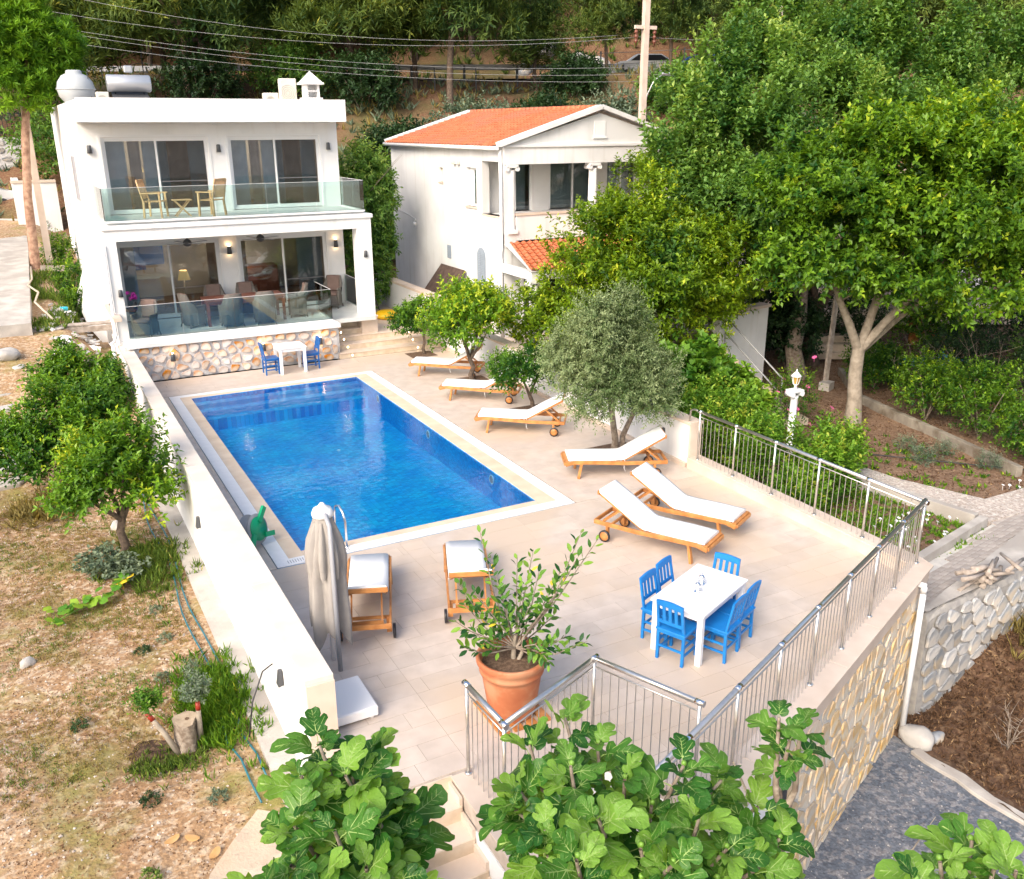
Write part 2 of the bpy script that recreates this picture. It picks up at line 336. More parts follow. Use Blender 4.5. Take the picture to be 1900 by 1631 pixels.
def stone_prism(w, h, th, n=9, seed=0, ang=False):
    """an irregular rounded stone facing +Y-less: outline in XZ, bulging towards -Y"""
    R = random.Random(seed); mb = MB(); ring = []
    pw = R.uniform(2.2, 3.4) if not ang else R.uniform(3, 7)
    for i in range(n):
        a = 2*pi*(i+R.uniform(-.25, .25))/n; c, s_ = cos(a), sin(a)
        k = (abs(c)**pw+abs(s_)**pw)**(-1/pw)*R.uniform(.86 if not ang else .78, 1.0)
        ring.append((c*k*w/2, s_*k*h/2))
    vs = [(x, 0, z) for x, z in ring]+[(x*.97, -th*.6, z*.97) for x, z in ring]+[(x*(.90 if ang else .84), -th*R.uniform(.9, 1.15), z*(.90 if ang else .84)) for x, z in ring]
    fs = [(i, n+i, n+(i+1) % n, (i+1) % n) for i in range(n)]+[(n+i, 2*n+i, 2*n+(i+1) % n, n+(i+1) % n) for i in range(n)]+[tuple(range(2*n, 3*n))]
    fs = [tuple(reversed(f)) for f in fs]
    mb.add(vs, fs, 0, False); return mb
def rubble(parent, W, H, cw, ch, m, org, rz, name='stone', th=.03, inset=.015, seed=1, ok=None, off=None):
    """interlocking rubble: a jittered Voronoi packing of the face, every stone its own shape"""
    R = random.Random(seed); nx, nz_ = max(1, round(W/cw)), max(1, round(H/ch)); S_ = {}
    for j in range(-1, nz_+1):
        for i in range(-1, nx+1):
            S_[i, j] = ((i+.5+(.25 if j % 2 else -.25)+R.uniform(-.36, .36))*W/nx, (j+.5+R.uniform(-.36, .36))*H/nz_)
    for (i, j), (sx, sz) in S_.items():
        p = [(max(0, sx-2*cw), max(0, sz-2*ch)), (min(W, sx+2*cw), max(0, sz-2*ch)), (min(W, sx+2*cw), min(H, sz+2*ch)), (max(0, sx-2*cw), min(H, sz+2*ch))]
        if not (0 < sx < W and 0 < sz < H): continue
        for a in range(-2, 3):
            for b in range(-2, 3):
                q = S_.get((i+a, j+b))
                if (a, b) == (0, 0) or q is None or len(p) < 3: continue
                dx, dz = q[0]-sx, q[1]-sz; L = hypot(dx, dz); c = (dx*(q[0]+sx)/2+dz*(q[1]+sz)/2)/L-inset*R.uniform(.7, 1.3); p = clip(p, dx/L, dz/L, c)
        if len(p) < 3 or area(p) < .12*cw*ch: continue
        q = []
        for k in range(len(p)):                       # cut the corners
            u, v = p[k], p[(k+1) % len(p)]; q += [(u[0]*.78+v[0]*.22, u[1]*.78+v[1]*.22), (u[0]*.22+v[0]*.78, u[1]*.22+v[1]*.78)]
        cx = sum(t[0] for t in q)/len(q); cz = sum(t[1] for t in q)/len(q)
        if ok and not ok(cx, cz): continue
        q = [((x-cx)*R.uniform(.95, 1.02), (z-cz)*R.uniform(.95, 1.02)) for x, z in q]; n = len(q); t_ = th*R.uniform(.7, 1.3); tx, tz = R.uniform(-.06, .06), R.uniform(-.06, .06)
        vs = [(x, 0, z) for x, z in q]+[(x*.98, -t_*.65, z*.98) for x, z in q]+[(x*.92, -t_+x*tx+z*tz, z*.92) for x, z in q]
        fs = [(k, (k+1) % n, n+(k+1) % n, n+k) for k in range(n)]+[(n+k, n+(k+1) % n, 2*n+(k+1) % n, 2*n+k) for k in range(n)]+[tuple(range(2*n, 3*n))]
        MB().add(vs, fs).build(name, m, parent, (org[0]+cx*cos(rz), org[1]+cx*sin(rz), org[2]+cz), rz)
STONES = {}
def stone_wall(parent, W, H, cw, ch, m, org, rz, name='stone', th=.035, jig=.25, top=None, limit=300, gap=.84, seed=1, rot=.12):
    """stones set in the face plane through org, running along local +X, up +Z, bulging to local -Y"""
    R = random.Random(seed); nrow = max(1, round(H/ch)); rh = H/nrow; cnt = 0
    if (m.name, cw) not in STONES:
        STONES[(m.name, cw)] = [stone_prism(1, 1, th, 7 if m.name == 'grey_stone' else 9, 100+k, m.name == 'grey_stone').mesh(name, m) for k in range(12)]
    pool = STONES[(m.name, cw)]
    for r in range(nrow):
        x = -R.uniform(0, cw*.5)
        while x < W:
            w_ = cw*R.uniform(.62, 1.45); x0, x1 = max(x, .02), min(x+w_, W-.02); x += w_
            if x1-x0 < cw*.35 or cnt >= limit: continue
            zc = (r+.5)*rh+R.uniform(-jig, jig)*rh*.35; hh = rh*R.uniform(.66, 1.12)*gap
            xc = (x0+x1)/2
            if top and zc+hh/2 > top(xc): continue
            o = link(name, pool[R.randrange(12)], parent, (org[0]+xc*cos(rz), org[1]+xc*sin(rz), org[2]+zc), 0, (0, R.uniform(-1, 1)*rot, rz))
            o.scale = ((x1-x0)*gap+.02, 1, hh); cnt += 1
# =================================================================== SETTING
TH = radians(22.6); U = (cos(TH), sin(TH)); NV = (sin(TH), -cos(TH))     # oblique front wall: along, outward
WO = (8.13, -5.52)                                                       # its outer corner
def ob(s, d=0., z=None):
    """point s metres back along the oblique wall from its corner, d metres outward"""
    p = (WO[0]-U[0]*s+NV[0]*d, WO[1]-U[1]*s+NV[1]*d)
    return p if z is None else (*p, z)
SD = 10.6       # length of the oblique wall

# ---- deck
deck = MB().prism([(-1.0, -6.08), (-.1, -6.08), (-.1, -7.9), (.16, -7.9), (.16, -6.95), (1.49, -6.4), (1.99, -7.6), ob(6.45, -.33), ob(.1, -.33), (7.9, 12.12), (5.0, 12.12), (5.0, -.45), (-1.0, -.45)], -.25, -.009)
deck.bx(-1.0, 5.0, 10.42, 12.12, -.25, -.009).bx(-1.0, -.5, -.45, 10.42, -.25, -.009)
DECK = MB().prism([(-1.0, -.45), (-1.0, -6.08), (-.1, -6.08), (-.1, -7.9), (.16, -7.9), (.16, -6.95), (1.49, -6.4), (1.99, -7.6), ob(6.45, -.33), ob(0.08, -.33), (7.9, -5.2), (7.9, -.45)], -.25, -.009)
DECK.bx(5.0, 7.9, -.45, 12.12, -.25, -.009).bx(-1.0, 5.0, 10.42, 12.12, -.25, -.009).bx(-1.0, -.5, -.45, 10.42, -.25, -.009)
deck = struct('deck', DECK, M['grout'])
tl = []
def lay(x0, x1, y0, y1, cuts=(), L=.9, W=.3, holes=()):
    r = 0; y = y0
    while y < y1-.02:
        x = x0-random.uniform(0, L); ye = min(y+W, y1)
        while x < x1:
            p = [(max(x, x0)+.0018, y+.0018), (min(x+L, x1)-.0018, y+.0018), (min(x+L, x1)-.0018, ye-.0018), (max(x, x0)+.0018, ye-.0018)]
            if p[1][0]-p[0][0] > .03:
                for c in cuts: p = clip(p, *c) if len(p) > 2 else p
                if len(p) > 2:
                    cx = sum(q[0] for q in p)/len(p); cy = sum(q[1] for q in p)/len(p)
                    if not any(h[0] < cx < h[1] and h[2] < cy < h[3] for h in holes): tl.append(p)
            x += L
        y += W
PITS = [(6.55, 7.35, 11.15, 11.85), (6.45, 7.45, 7.75, 8.45), (6.4, 7.5, 4.55, 5.3), (6.5, 7.7, 1.15, 1.95)]
# line behind the oblique curb: keep the inner side
cin = (NV[0], NV[1], NV[0]*ob(0, -.34)[0]+NV[1]*ob(0, -.34)[1])
nbc = (.5702/1.4965, -1.3836/1.4965)  # outward normal of edge B-C
b_ = Vector((1.49-.1, -6.34+6.91)).normalized(); nBC = (b_.y, -b_.x)
c_ = Vector((1.99-1.49, -7.53+6.34)).normalized(); nCD = (c_.y, -c_.x)
lay(-1.0, .14, -6.05, -.46)
lay(.14, 1.5, -6.95, -.46, [(nBC[0], nBC[1], nBC[0]*.1+nBC[1]*-6.97)])
lay(1.5, 7.88, -7.75, -.46, [cin, (nCD[0], nCD[1], nCD[0]*1.46+nCD[1]*-6.36)])
lay(-.98, -.51, -.45, 10.4, L=.45)
lay(5.0, 7.88, -.45, 12.1, holes=PITS)
lay(-.98, 5.0, 10.43, 12.1)
pieces(deck, 'tile', tl, 0, .009, M['tile'], 300)
# coping round the pool and the white gutter stones
cp = []; wt = []
for i in range(14):
    y0, y1 = -.18+i*(10.36/14), -.18+(i+1)*(10.36/14)-.004
    cp += [[(-.25, y0), (-.004, y0), (-.004, y1), (-.25, y1)], [(4.384, y0), (4.72, y0), (4.72, y1), (4.384, y1)]]
    wt += [[(4.724, y0), (4.97, y0), (4.97, y1), (4.724, y1)], [(-.49, y0), (-.254, y0), (-.254, y1), (-.49, y1)]]
for i in range(6):
    x0, x1 = -.0+i*.73, (i+1)*.73-.004
    cp += [[(x0, -.18), (x1, -.18), (x1, -.004), (x0, -.004)], [(x0, 10.004), (x1, 10.004), (x1, 10.18), (x0, 10.18)]]
for i in range(8):
    x0, x1 = -.49+i*.6825, -.49+(i+1)*.6825-.004
    wt += [[(x0, -.43), (x1, -.43), (x1, -.184), (x0, -.184)], [(x0, 10.184), (x1, 10.184), (x1, 10.40), (x0, 10.40)]]
pool = struct('pool', MB().bx(-.45, 0, -.43, 10.4, -1.0, -.012, 1).bx(4.38, 4.95, -.43, 10.4, -1.0, -.012, 1).bx(0, 4.38, -.43, 0, -1.0, -.012, 1).bx(0, 4.38, 10.0, 10.4, -1.0, -.012, 1)
     .bx(0, 4.38, 0, 10, -1.0, -.66, 0).bx(0, 4.38, 9.12, 10.0, -.66, -.37, 0).bx(0, 4.38, 9.4, 10.0, -.37, -.235, 0).bx(0, 4.38, 9.7, 10.0, -.235, -.125, 0), [M['mosaic'], M['mosaicw']])
pieces(pool, 'coping_stone', cp, 0, .06, M['coping'], 300)
pieces(pool, 'gutter_stone', wt, 0, .012, M['white_marble'], 300)
for (x0, x1, y0, y1) in ((0, 4.38, 0, 10),):
    MB().add([(x0, y0, -.022), (x1, y0, -.022), (x1, y1, -.022), (x0, y1, -.022)], [(0, 1, 2, 3)]).build('water', M['water'], None, kind='structure')
gr = MB()
for i in range(0): gr.bx(-.15+i*.1, -.15+i*.1+.012, -.40, -.21, .001, .004)
for i in range(26): gr.bx(-.3+i*.04, -.3+i*.04+.012, -.36, -.25, .001, .003)
gr.build('drain_grate', M['greyalu'], pool, kind='stuff')
for y in (8.3, 5.0, 1.77):
    m = MB(); m.tube([(0, .09*cos(a), .09*sin(a)) for a in np.linspace(0, 2*pi, 17)], .012, 6, caps=False); m.build('light_ring', M['poolring'], pool, (4.372, y, -.2))
    MB().lathe([(.078, 0), (.07, .02)], 16).build('light_lens', M['greyalu'], pool, (4.379, y, -.2)).rotation_euler = (0, -pi/2, 0)
for i, (x, y) in enumerate(((2.6, 6.2), (1.3, 3.0))):
    MB().lathe([(.045, 0), (.04, .01)], 12).build('floor_inlet', M['poolring'], pool, (x, y, -.66))

# ---- steps up beside the terrace
st = thing('stone_steps', 'wide pale limestone steps with small lit step lights beside the stone terrace wall', 'steps')
YS = [12.12, 12.52, 12.86, 13.12, 13.4, 13.72]
for i in range(6):
    x1 = 8.2 if i < 3 else 5.66; y1 = [12.52, 12.86, 17.8, 13.4, 13.72, 14.2][i]
    z1 = (i+1)*.167
    MB().bx(4.62, x1, YS[i], y1+(.2 if i < 5 else 0), z1-.167, z1-.025).build('riser', M['riser'], st)
    if i == 2: MB().bx(4.60, 8.2, YS[i]-.02, 17.8, z1-.025, z1).build('tread', M['stone_cap'], st)
    else: MB().bx(4.60, x1, YS[i]-.02, y1, z1-.025, z1).build('tread', M['stone_cap'], st, bevel=.004)
    for x in ((5.0, 7.1) if i < 3 else (5.0,)):
        MB().lathe([(.022, 0), (.018, .006)], 10).build('step_light', M['lamp_on'], st, (x, YS[i]-.002, z1-.09)).rotation_euler = (pi/2, 0, 0)

# ---- left boundary wall
lw = thing('boundary_wall', 'long white wall with beige coping between pool deck and dry garden', 'wall')
MB().bx(-1.27, -1.02, -4.98, 15.2, -1.3, .84).build('wall_body', M['plaster'], lw)
y = -5.0
while y < 14.5:
    MB().bx(-1.31, -.99, y, min(y+2.45, 14.6)-.004, .84, .905).build('coping_slab', M['cap_pale'], lw, bevel=.004); y += 2.45
MB().bx(-1.30, -.99, -5.03, -4.98, .0, .84).build('end_slab', M['stone_cap'], lw)
MB().bx(-1.31, -.99, -9.2, -5.03, -.06, 0.0).build('coping_slab', M['stone_cap'], lw)
MB().bx(-1.27, -1.02, -9.2, -5.0, -2.6, -.06).build('wall_body', M['plaster'], lw)
MB().bx(-1.60, -1.27, -5.6, 12, -1.2, -.74).build('footing', M['concrete'], lw)
def wall_lamp(parent, loc, rz, lit=False, s=1., m='darkgrey'):
    b = MB().lathe([(.062*s, -.09*s), (.045*s, .09*s), (.03*s, .1*s)], 10); b.box((0, .05*s, 0), (.05*s, .06*s, .1*s))
    o = b.build('wall_lamp', M[m], parent, loc, rz)
    if lit:
        MB().lathe([(.03*s, 0), (.025*s, .012)], 8).build('bulb', M['lamp_on'], o, (0, 0, .1*s))
        for dz, e in ((.16, .5), (-.14, .4)):
            L_ = bpy.data.lights.new('lamp_glow', 'POINT'); L_.energy = e; L_.color = (1, .62, .3); L_.shadow_soft_size = .03
            lo = bpy.data.objects.new('lamp_glow', L_); COL.objects.link(lo); lo.parent = o; lo.location = (0, -.02, dz)
    return o
def bulkhead(parent, loc, rz):
    MB().add([(-.045, 0, -.09), (.045, 0, -.09), (.03, 0, .1), (-.03, 0, .1), (-.06, -.07, -.1), (.06, -.07, -.1), (.03, -.045, .1), (-.03, -.045, .1)], [(4, 5, 6, 7), (0, 4, 7, 3), (5, 1, 2, 6), (7, 6, 2, 3), (0, 1, 5, 4), (3, 2, 1, 0)]).build('wall_lamp', M['darkgrey'], parent, loc, rz)
for y in (-3.75, 1.7, 5.3, 10.6): bulkhead(lw, (-1.275, y, .12 if y > 0 else .22), -pi/2)

# ---- right planter wall beside the trees
rw = thing('garden_wall', 'low white wall with beige coping behind the orange trees and loungers', 'wall')
MB().bx(7.93, 8.20, .05, 12.1, -.9, .88).build('wall_body', M['plaster'], rw); MB().bx(7.93, 8.2, 12.1, 18, -.3, 1.42).build('wall_body', M['plaster'], rw)
MB().bx(7.93, 8.2, 0, .05, -.9, .88).build('end_slab', M['stone_cap'], rw)
for k in range(6): MB().bx(7.90, 8.23, max(0-.02, k*2.02), (k+1)*2.02-.004, .88, .94).build('coping_slab', M['stone_cap'], rw, bevel=.004)
for k in range(3): MB().bx(7.90, 8.23, 12.1+k*2, 12.1+(k+1)*2-.004, 1.42, 1.5).build('coping_slab', M['stone_cap'], rw, bevel=.004)
for y, z in ((.85, .5), (6.1, .55), (14.3, 1.0)): bulkhead(rw, (7.928, y, z), -pi/2)
for y in (0.06,): MB().bx(7.86, 7.93, .05, 12.1, 0, .08).build('skirting', M['stone_cap'], rw)
# tree pits
for (a, b, c, d), lb in zip(PITS, ('beside the steps', 'second from the steps', 'third from the steps', 'round the olive trunk')):
    p = MB().bx(a, b, c, d, -.008, .004); p.build('soil_bed', M['soil'], None, kind='structure')
# ---- right curb and the oblique retaining wall
rc = thing('retaining_wall', 'tall oblique retaining wall of ochre rubble stone under a beige ledge', 'wall')
MB().bx(7.88, 8.18, -5.35, 0.0, -.9, .19).build('ledge_body', M['stone_cap'], rc)
for k in range(5): MB().bx(7.86, 8.2, -5.3+k*1.06, -5.3+(k+1)*1.06-.004, .19, .225).build('ledge_slab', M['stone_cap'], rc, bevel=.003)
n_ = 9; 
for k in range(n_):
    s0, s1 = SD*k/n_, SD*(k+1)/n_-.004
    pl = [ob(s0, .02), ob(s1, .02), ob(s1, -.33), ob(s0, -.33)]
    if k == 0: pl = [ob(0, .02), ob(s1, .02), ob(s1, -.33), (7.86, -5.297), (8.2, -5.297)]
    MB().prism(pl, .19, .225).build('ledge_slab', M['stone_cap'], rc, bevel=.003)
MB().prism([ob(.0, -.02), ob(SD, -.02), ob(SD, -.3), ob(.25, -.3), (8.17, -5.35)], -.06, .19).build('ledge_body', M['stone_cap'], rc)
MB().prism([ob(.02, -.05), ob(5.35, -.05), ob(5.35, -.3), ob(.25, -.3), (8.15, -5.3)], -2.7, -.06).build('wall_core', M['mortar2'], rc)
MB().prism([ob(5.35, -.03), ob(SD, -.03), ob(SD, -.3), ob(5.35, -.3)], -2.7, -.06).build('plaster_face', M['plaster'], rc)
rubble(rc, 5.3, 2.55, .21, .36, M['stoneB'], ob(5.33, -.05, -2.62), TH, th=.02, inset=.016, seed=4)
MB().box(ob(5.42, .02, -1.3), (.12, .1, 2.4), TH).build('gate_post', M['black'], rc)
pp = MB().tube([ob(.55, .06, .1), ob(.55, .07, -2.55)], .045, 10)
pp.tube([ob(.55, -.1, .12), ob(.55, .06, .12), ob(.55, .06, .0)], .05, 10); pp.build('drain_pipe', M['alu'], rc)
ey = MB().lathe([(.075, 0), (.075, .012)], 18, mi=0); ey.lathe([(.052, .012), (.05, .015)], 18, mi=1); ey.lathe([(.026, .015), (.024, .018)], 14, mi=0)
e = ey.build('eye_charm', [M['bluedk'], M['whitepaint']], None, ob(5.05, .03, -.42)); e.rotation_euler = (pi/2, 0, TH); tag(e, 'round blue and white eye charm hung on the ochre stone wall', 'ornament')
# void between stair rail and outer wall, stair flank
sf = thing('garden_stairs', 'beige stone stairs going down from the deck beside the fig trees', 'stairs')
for i in range(11):
    z = -.165*(i+1); y = -6.08-.3*i
    MB().bx(-1.0, -.13, y-.3, y, z-.03, z).build('tread', M['stone_cap'], sf, bevel=.003)
    MB().bx(-1.0, -.13, y-.02, y, z, z+.163).build('riser', M['riser'], sf) if i else MB().bx(-1.0, -.1, y-.02, y, z, -.0).build('riser', M['riser'], sf)
    MB().bx(-.15, -.115, y-.30, y+.03, z-.17, z+.10).build('string_tile', M['stone_cap'], sf)
MB().bx(-.114, .16, -7.95, -6.05, -2.6, -.26).build('flank_wall', M['plaster'], sf)
MB().prism([(-.12, -7.95), (.19, -7.95), (.19, -6.95), (.19, -6.1), (-.12, -6.1)], -.009, .0).build('coping_slab', M['stone_cap'], sf)
MB().bx(-.114, .16, -9.8, -7.95, -2.6, -1.1).build('flank_wall', M['plaster'], sf)
MB().prism([(.16, -6.95), (1.49, -6.4), (1.6, -6.35), (.16, -6.85)], -2.6, -.25).prism([(1.49, -6.4), (1.99, -7.6), (2.1, -7.6), (1.6, -6.35)], -2.6, -.25).build('void_wall', M['plaster'], sf)

# ---- ground sheets
def sheet(name, fn, x0, x1, y0, y1, nx, ny, m, **k):
    xs = np.linspace(x0, x1, nx); ys = np.linspace(y0, y1, ny)
    v = [(x, y, fn(x, y)) for y in ys for x in xs]
    f = [(j*nx+i, j*nx+i+1, (j+1)*nx+i+1, (j+1)*nx+i) for j in range(ny-1) for i in range(nx-1)]
    return MB().add(v, f, 0, True).build(name, m, kind='structure', **k)
def ss(a, b, x):
    t = min(1, max(0, (x-a)/(b-a))); return t*t*(3-2*t)
from mathutils import noise as NZ
def nz(x, y, s, a): return a*NZ.noise(Vector((x*s, y*s, 3.7)))
def left_h(x, y):
    z = -.78+nz(x, y, .8, .06)+nz(x, y, 3.2, .025)
    z -= .22*math.exp(-((x+2.5)**2/.35+(y+2.9)**2/.3))              # hollow round the stump
    up = ss(6.5, 15.0, y)*2.0+ss(15, 36, y)*1.5
    near = ss(-2.6, -1.5, x)
    z += up*(1-near)+near*(ss(8, 13, y)*1.2+ss(20, 27, y)*1.5+ss(27, 40, y)*.6)
    z += ss(-3.6, -5.5, x)*0 + ss(-4., -8., x)*ss(2, 8, y)*.5
    return z
sheet('garden_soil', left_h, -16, -1.25, -11.5, 45, 110, 340, M['soil_l'])
def D_(x, y): return .4716*(x+3.27)+.8818*(y+13.4)
def right_h(x, y):
    z = -.72+nz(x, y, .5, .08)+nz(x, y, 2.5, .03)
    return z+ss(5, 14, y-(x-10)*.35)*1.1+ss(14, 30, x)*.3
sheet('garden_bed_soil', right_h, 8.15, 45, -4.55, 34, 120, 120, M['soil_r'])
def hill_h(x, y):
    d = D_(x, y); z = .1+ss(32, 38, d)*1.1+ss(36, 59, d)*8.0
    if d > 66: z += (ss(66, 72, d))*3.2+max(0, d-71)*.52
    return z+nz(x, y, .09, 1.2)*ss(36, 44, d)*(1-ss(57, 60, d)*(1-ss(65, 68, d)))+nz(x, y, .5, .35)*ss(36, 44, d)*(1-ss(57, 60, d)*(1-ss(65, 68, d)))
sheet('hillside', hill_h, -120, 190, 16, 230, 180, 170, M['hill'])
sheet('driveway', lambda x, y: -2.5+nz(x, y, 2, .02), -6, 7.58, -18, -5.3, 40, 40, M['gravel'])
def bank_h(x, y):
    t = (x-7.6)+(y+6.1)*.0; e = ss(0, 3.5, x-7.75); return -2.52+e*.9+ss(3.5, 14, x-7.7)*1.5+nz(x, y, 1.2, .16)+nz(x, y, 4, .06)
sheet('leaf_bank', bank_h, 7.55, 30, -16, -4.7, 80, 60, M['bank'])
kb = MB(); pts = [(7.5, -6.15), (7.62, -6.8), (7.66, -7.6), (7.7, -9.0), (7.8, -12)]
kp = []; pts = [(7.5+.3*k/24-.02*math.sin(k*1.7), -6.15-k*.25) for k in range(25)]
kb.prism([(p[0]-.09+random.uniform(-.02, .02), p[1]) for p in pts]+[(p[0]+.10+random.uniform(-.03, .05), p[1]) for p in reversed(pts)], -2.55, -2.44); kb.build('concrete_kerb', M['concrete'], kind='structure', bevel=.01)
struct('plain', MB().add([(-900, -1400, -9), (1200, -1400, -9), (1200, 15, -9), (-900, 15, -9)], [(0, 1, 2, 3)]), M['pebblepath'])
struct('lower_ground', MB().add([(-60, -120, -3.2), (120, -120, -3.2), (120, 20, -3.2), (-60, 20, -3.2)], [(0, 1, 2, 3)]), M['soil_l'])
# road on the hillside
def along(d, t, z):      # point at depth d, t metres to the right of the view axis
    return (-3.27+.4716*d+.8818*t, -13.4+.8818*d-.4716*t, z)
rd = MB(); rd.add([along(59.5, -60, 9.26), along(59.5, 90, 9.26), along(66.5, 90, 9.26), along(66.5, -60, 9.26)], [(0, 1, 2, 3)]); struct('road', rd, M['asphalt'])
ln = MB(); ln.add([along(63, -60, 9.266), along(63, 90, 9.266), along(63.15, 90, 9.266), along(63.15, -60, 9.266)], [(0, 1, 2, 3)]); struct('road_marking', ln, M['whitepaint'])
# =================================================================== VILLA (two storeys, pool side)
M['screen'] = glassy('screen_mesh', (.84, .83, .82), ior=1.02)
vi = thing('villa', 'white flat-roofed two-storey villa with glass balcony above the stone-fronted terrace', 'house')
XL, XR, YF, YB = -1.35, 6.0, 15.4, 28.2
P_ = M['plaster']
LO = [(-.80, 2.08), (2.66, 5.42)]                 # door openings in X (both storeys)
def facade(z0, z1, oz0, oz1, name):
    m = MB(); xs = [XL, LO[0][0], LO[0][1], LO[1][0], LO[1][1], XR]
    for a, b in ((0, 1), (2, 3), (4, 5)): m.bx(xs[a], xs[b], YF, YF+.25, z0, z1)
    for a, b in LO:
        m.bx(a, b, YF, YF+.25, oz1, z1)
        if oz0 > z0+.01: m.bx(a, b, YF, YF+.25, z0, oz0)
    m.build(name, P_, vi)
facade(1.05, 3.85, 1.05, 3.34, 'ground_floor_wall'); facade(3.85, 6.66, 4.15, 6.27, 'upper_floor_wall')
MB().bx(XL, XL+.25, YF+.25, YB, -.2, 6.66).build('side_wall', P_, vi); MB().bx(XR-.25, XR, YF+.25, YB, -.2, 6.66).build('side_wall', P_, vi)
MB().bx(XL+.25, XR-.25, YB-.25, YB, -.2, 6.66).build('back_wall', P_, vi)
MB().bx(XL+.1, XR-.1, YF-.9, YB-.1, 6.67, 7.1).build('roof_slab', M['concrete'], vi)
MB().bx(XL, XR+.0, 14.4, 14.62, 6.66, 7.28).bx(XL, XR, 14.62, 15.3, 6.66, 6.70).build('parapet', P_, vi)
MB().bx(XL, XL+.22, 14.62, YB, 6.66, 7.24).build('parapet', P_, vi); MB().bx(XR-.22, XR, 14.62, YB, 6.66, 7.24).build('parapet', P_, vi); MB().bx(XL+.22, XR-.22, YB-.22, YB, 6.66, 7.24).build('parapet', P_, vi)
# rooms behind the glass
for z0, z1, nm in ((1.06, 3.84, 'living_room'), (4.14, 6.6, 'bedroom')):
    MB().bx(XL+.26, XR-.26, YF+.26, YF+4.2, z0-.05, z0, 1).bx(XL+.26, XR-.26, YF+4.2, YF+4.3, z0, z1, 0).bx(XL+.26, XL+.3, YF+.26, YF+4.2, z0, z1).bx(XR-.3, XR-.26, YF+.26, YF+4.2, z0, z1).bx(XL+.26, XR-.26, YF+.26, YF+4.2, z1, z1+.04).build(nm, [M['room'], M['roomfloor']], vi)
def curtain(x0, x1, z0, z1, m, y=YF+.42, nf=None):
    nf = nf or int((x1-x0)/.07); b = MB(); pts = []
    for i in range(nf+1):
        x = x0+(x1-x0)*i/nf; pts.append((x, y+.03*(i % 2)+random.uniform(-.008, .008)))
    b.add([(x, yy, z0) for x, yy in pts]+[(x, yy, z1) for x, yy in pts], [(i, i+1, nf+2+i, nf+1+i) for i in range(nf)], 0, True)
    b.build('curtain', m, vi)
for z0, z1 in ((4.2, 6.25),):
    for a, b in LO:
        w_ = b-a
        curtain(a+.04, a+w_*.22, z0, z1, M['curtain']); curtain(a+w_*.25, a+w_*.36, z0, z1, M['curtainb']); curtain(a+w_*.38, a+w_*.62, z0, z1, M['curtain'])
        curtain(a+w_*.62, a+w_*.82, z0, z1, M['curtainb']); curtain(a+w_*.82, b-.04, z0, z1, M['curtain'])
curtain(LO[1][0]+1.9, LO[1][1]-.05, 1.1, 3.3, M['curtain']); curtain(LO[0][0]+.05, LO[0][0]+.5, 1.1, 3.3, M['curtain']); curtain(LO[0][1]-.3, LO[0][1]-.05, 1.1, 3.3, M['curtainb']); curtain(LO[1][0]+.05, LO[1][0]+.3, 1.1, 3.3, M['curtainb'])
for dx, zt in ((.9, 2.4), (1.5, 2.55)): MB().bx(LO[0][0]+dx-.3, LO[0][0]+dx+.3, YF+4.12, YF+4.19, zt-.4, zt+.5).build('picture', M['bluedk'], vi)
MB().bx(LO[1][0]+.2, LO[1][0]+2.0, YF+3.5, YF+4.15, 1.06, 1.95).build('kitchen_unit', M['redwood'], vi)
# lamps that shine inside the rooms
for x, y, z, e, lab in ((1.35, YF+2.6, .75, 26, 'warm table lamp with a yellow shade glowing inside the ground floor room'), (3.3, YF+3.0, .75, 20, 'warm lamp glowing in the kitchen end of the ground floor room'), (.4, YF+3.0, 4.14, 30, 'warm lamp glowing in the left upper bedroom'), (3.6, YF+3.2, 4.14, 40, 'warm lamp glowing in the right upper bedroom')):
    t = thing('room_lamp', lab, 'lamp', (x, y, z)); MB().lathe([(.14, 0), (.12, .02), (.02, .04), (.02, 1.1)], 12).build('lamp_stand', M['darkgrey'], t); MB().lathe([(.2, 1.05), (.12, 1.35)], 16, cap=False).build('lamp_shade', emis('lamp_shade', (.9, .62, .25), .35), t)
    L_ = bpy.data.lights.new('lamp_light', 'POINT'); L_.energy = e; L_.color = (1, .78, .55); L_.shadow_soft_size = .12; lo = bpy.data.objects.new('lamp_light', L_); COL.objects.link(lo); lo.parent = t; lo.location = (0, 0, 1.5)
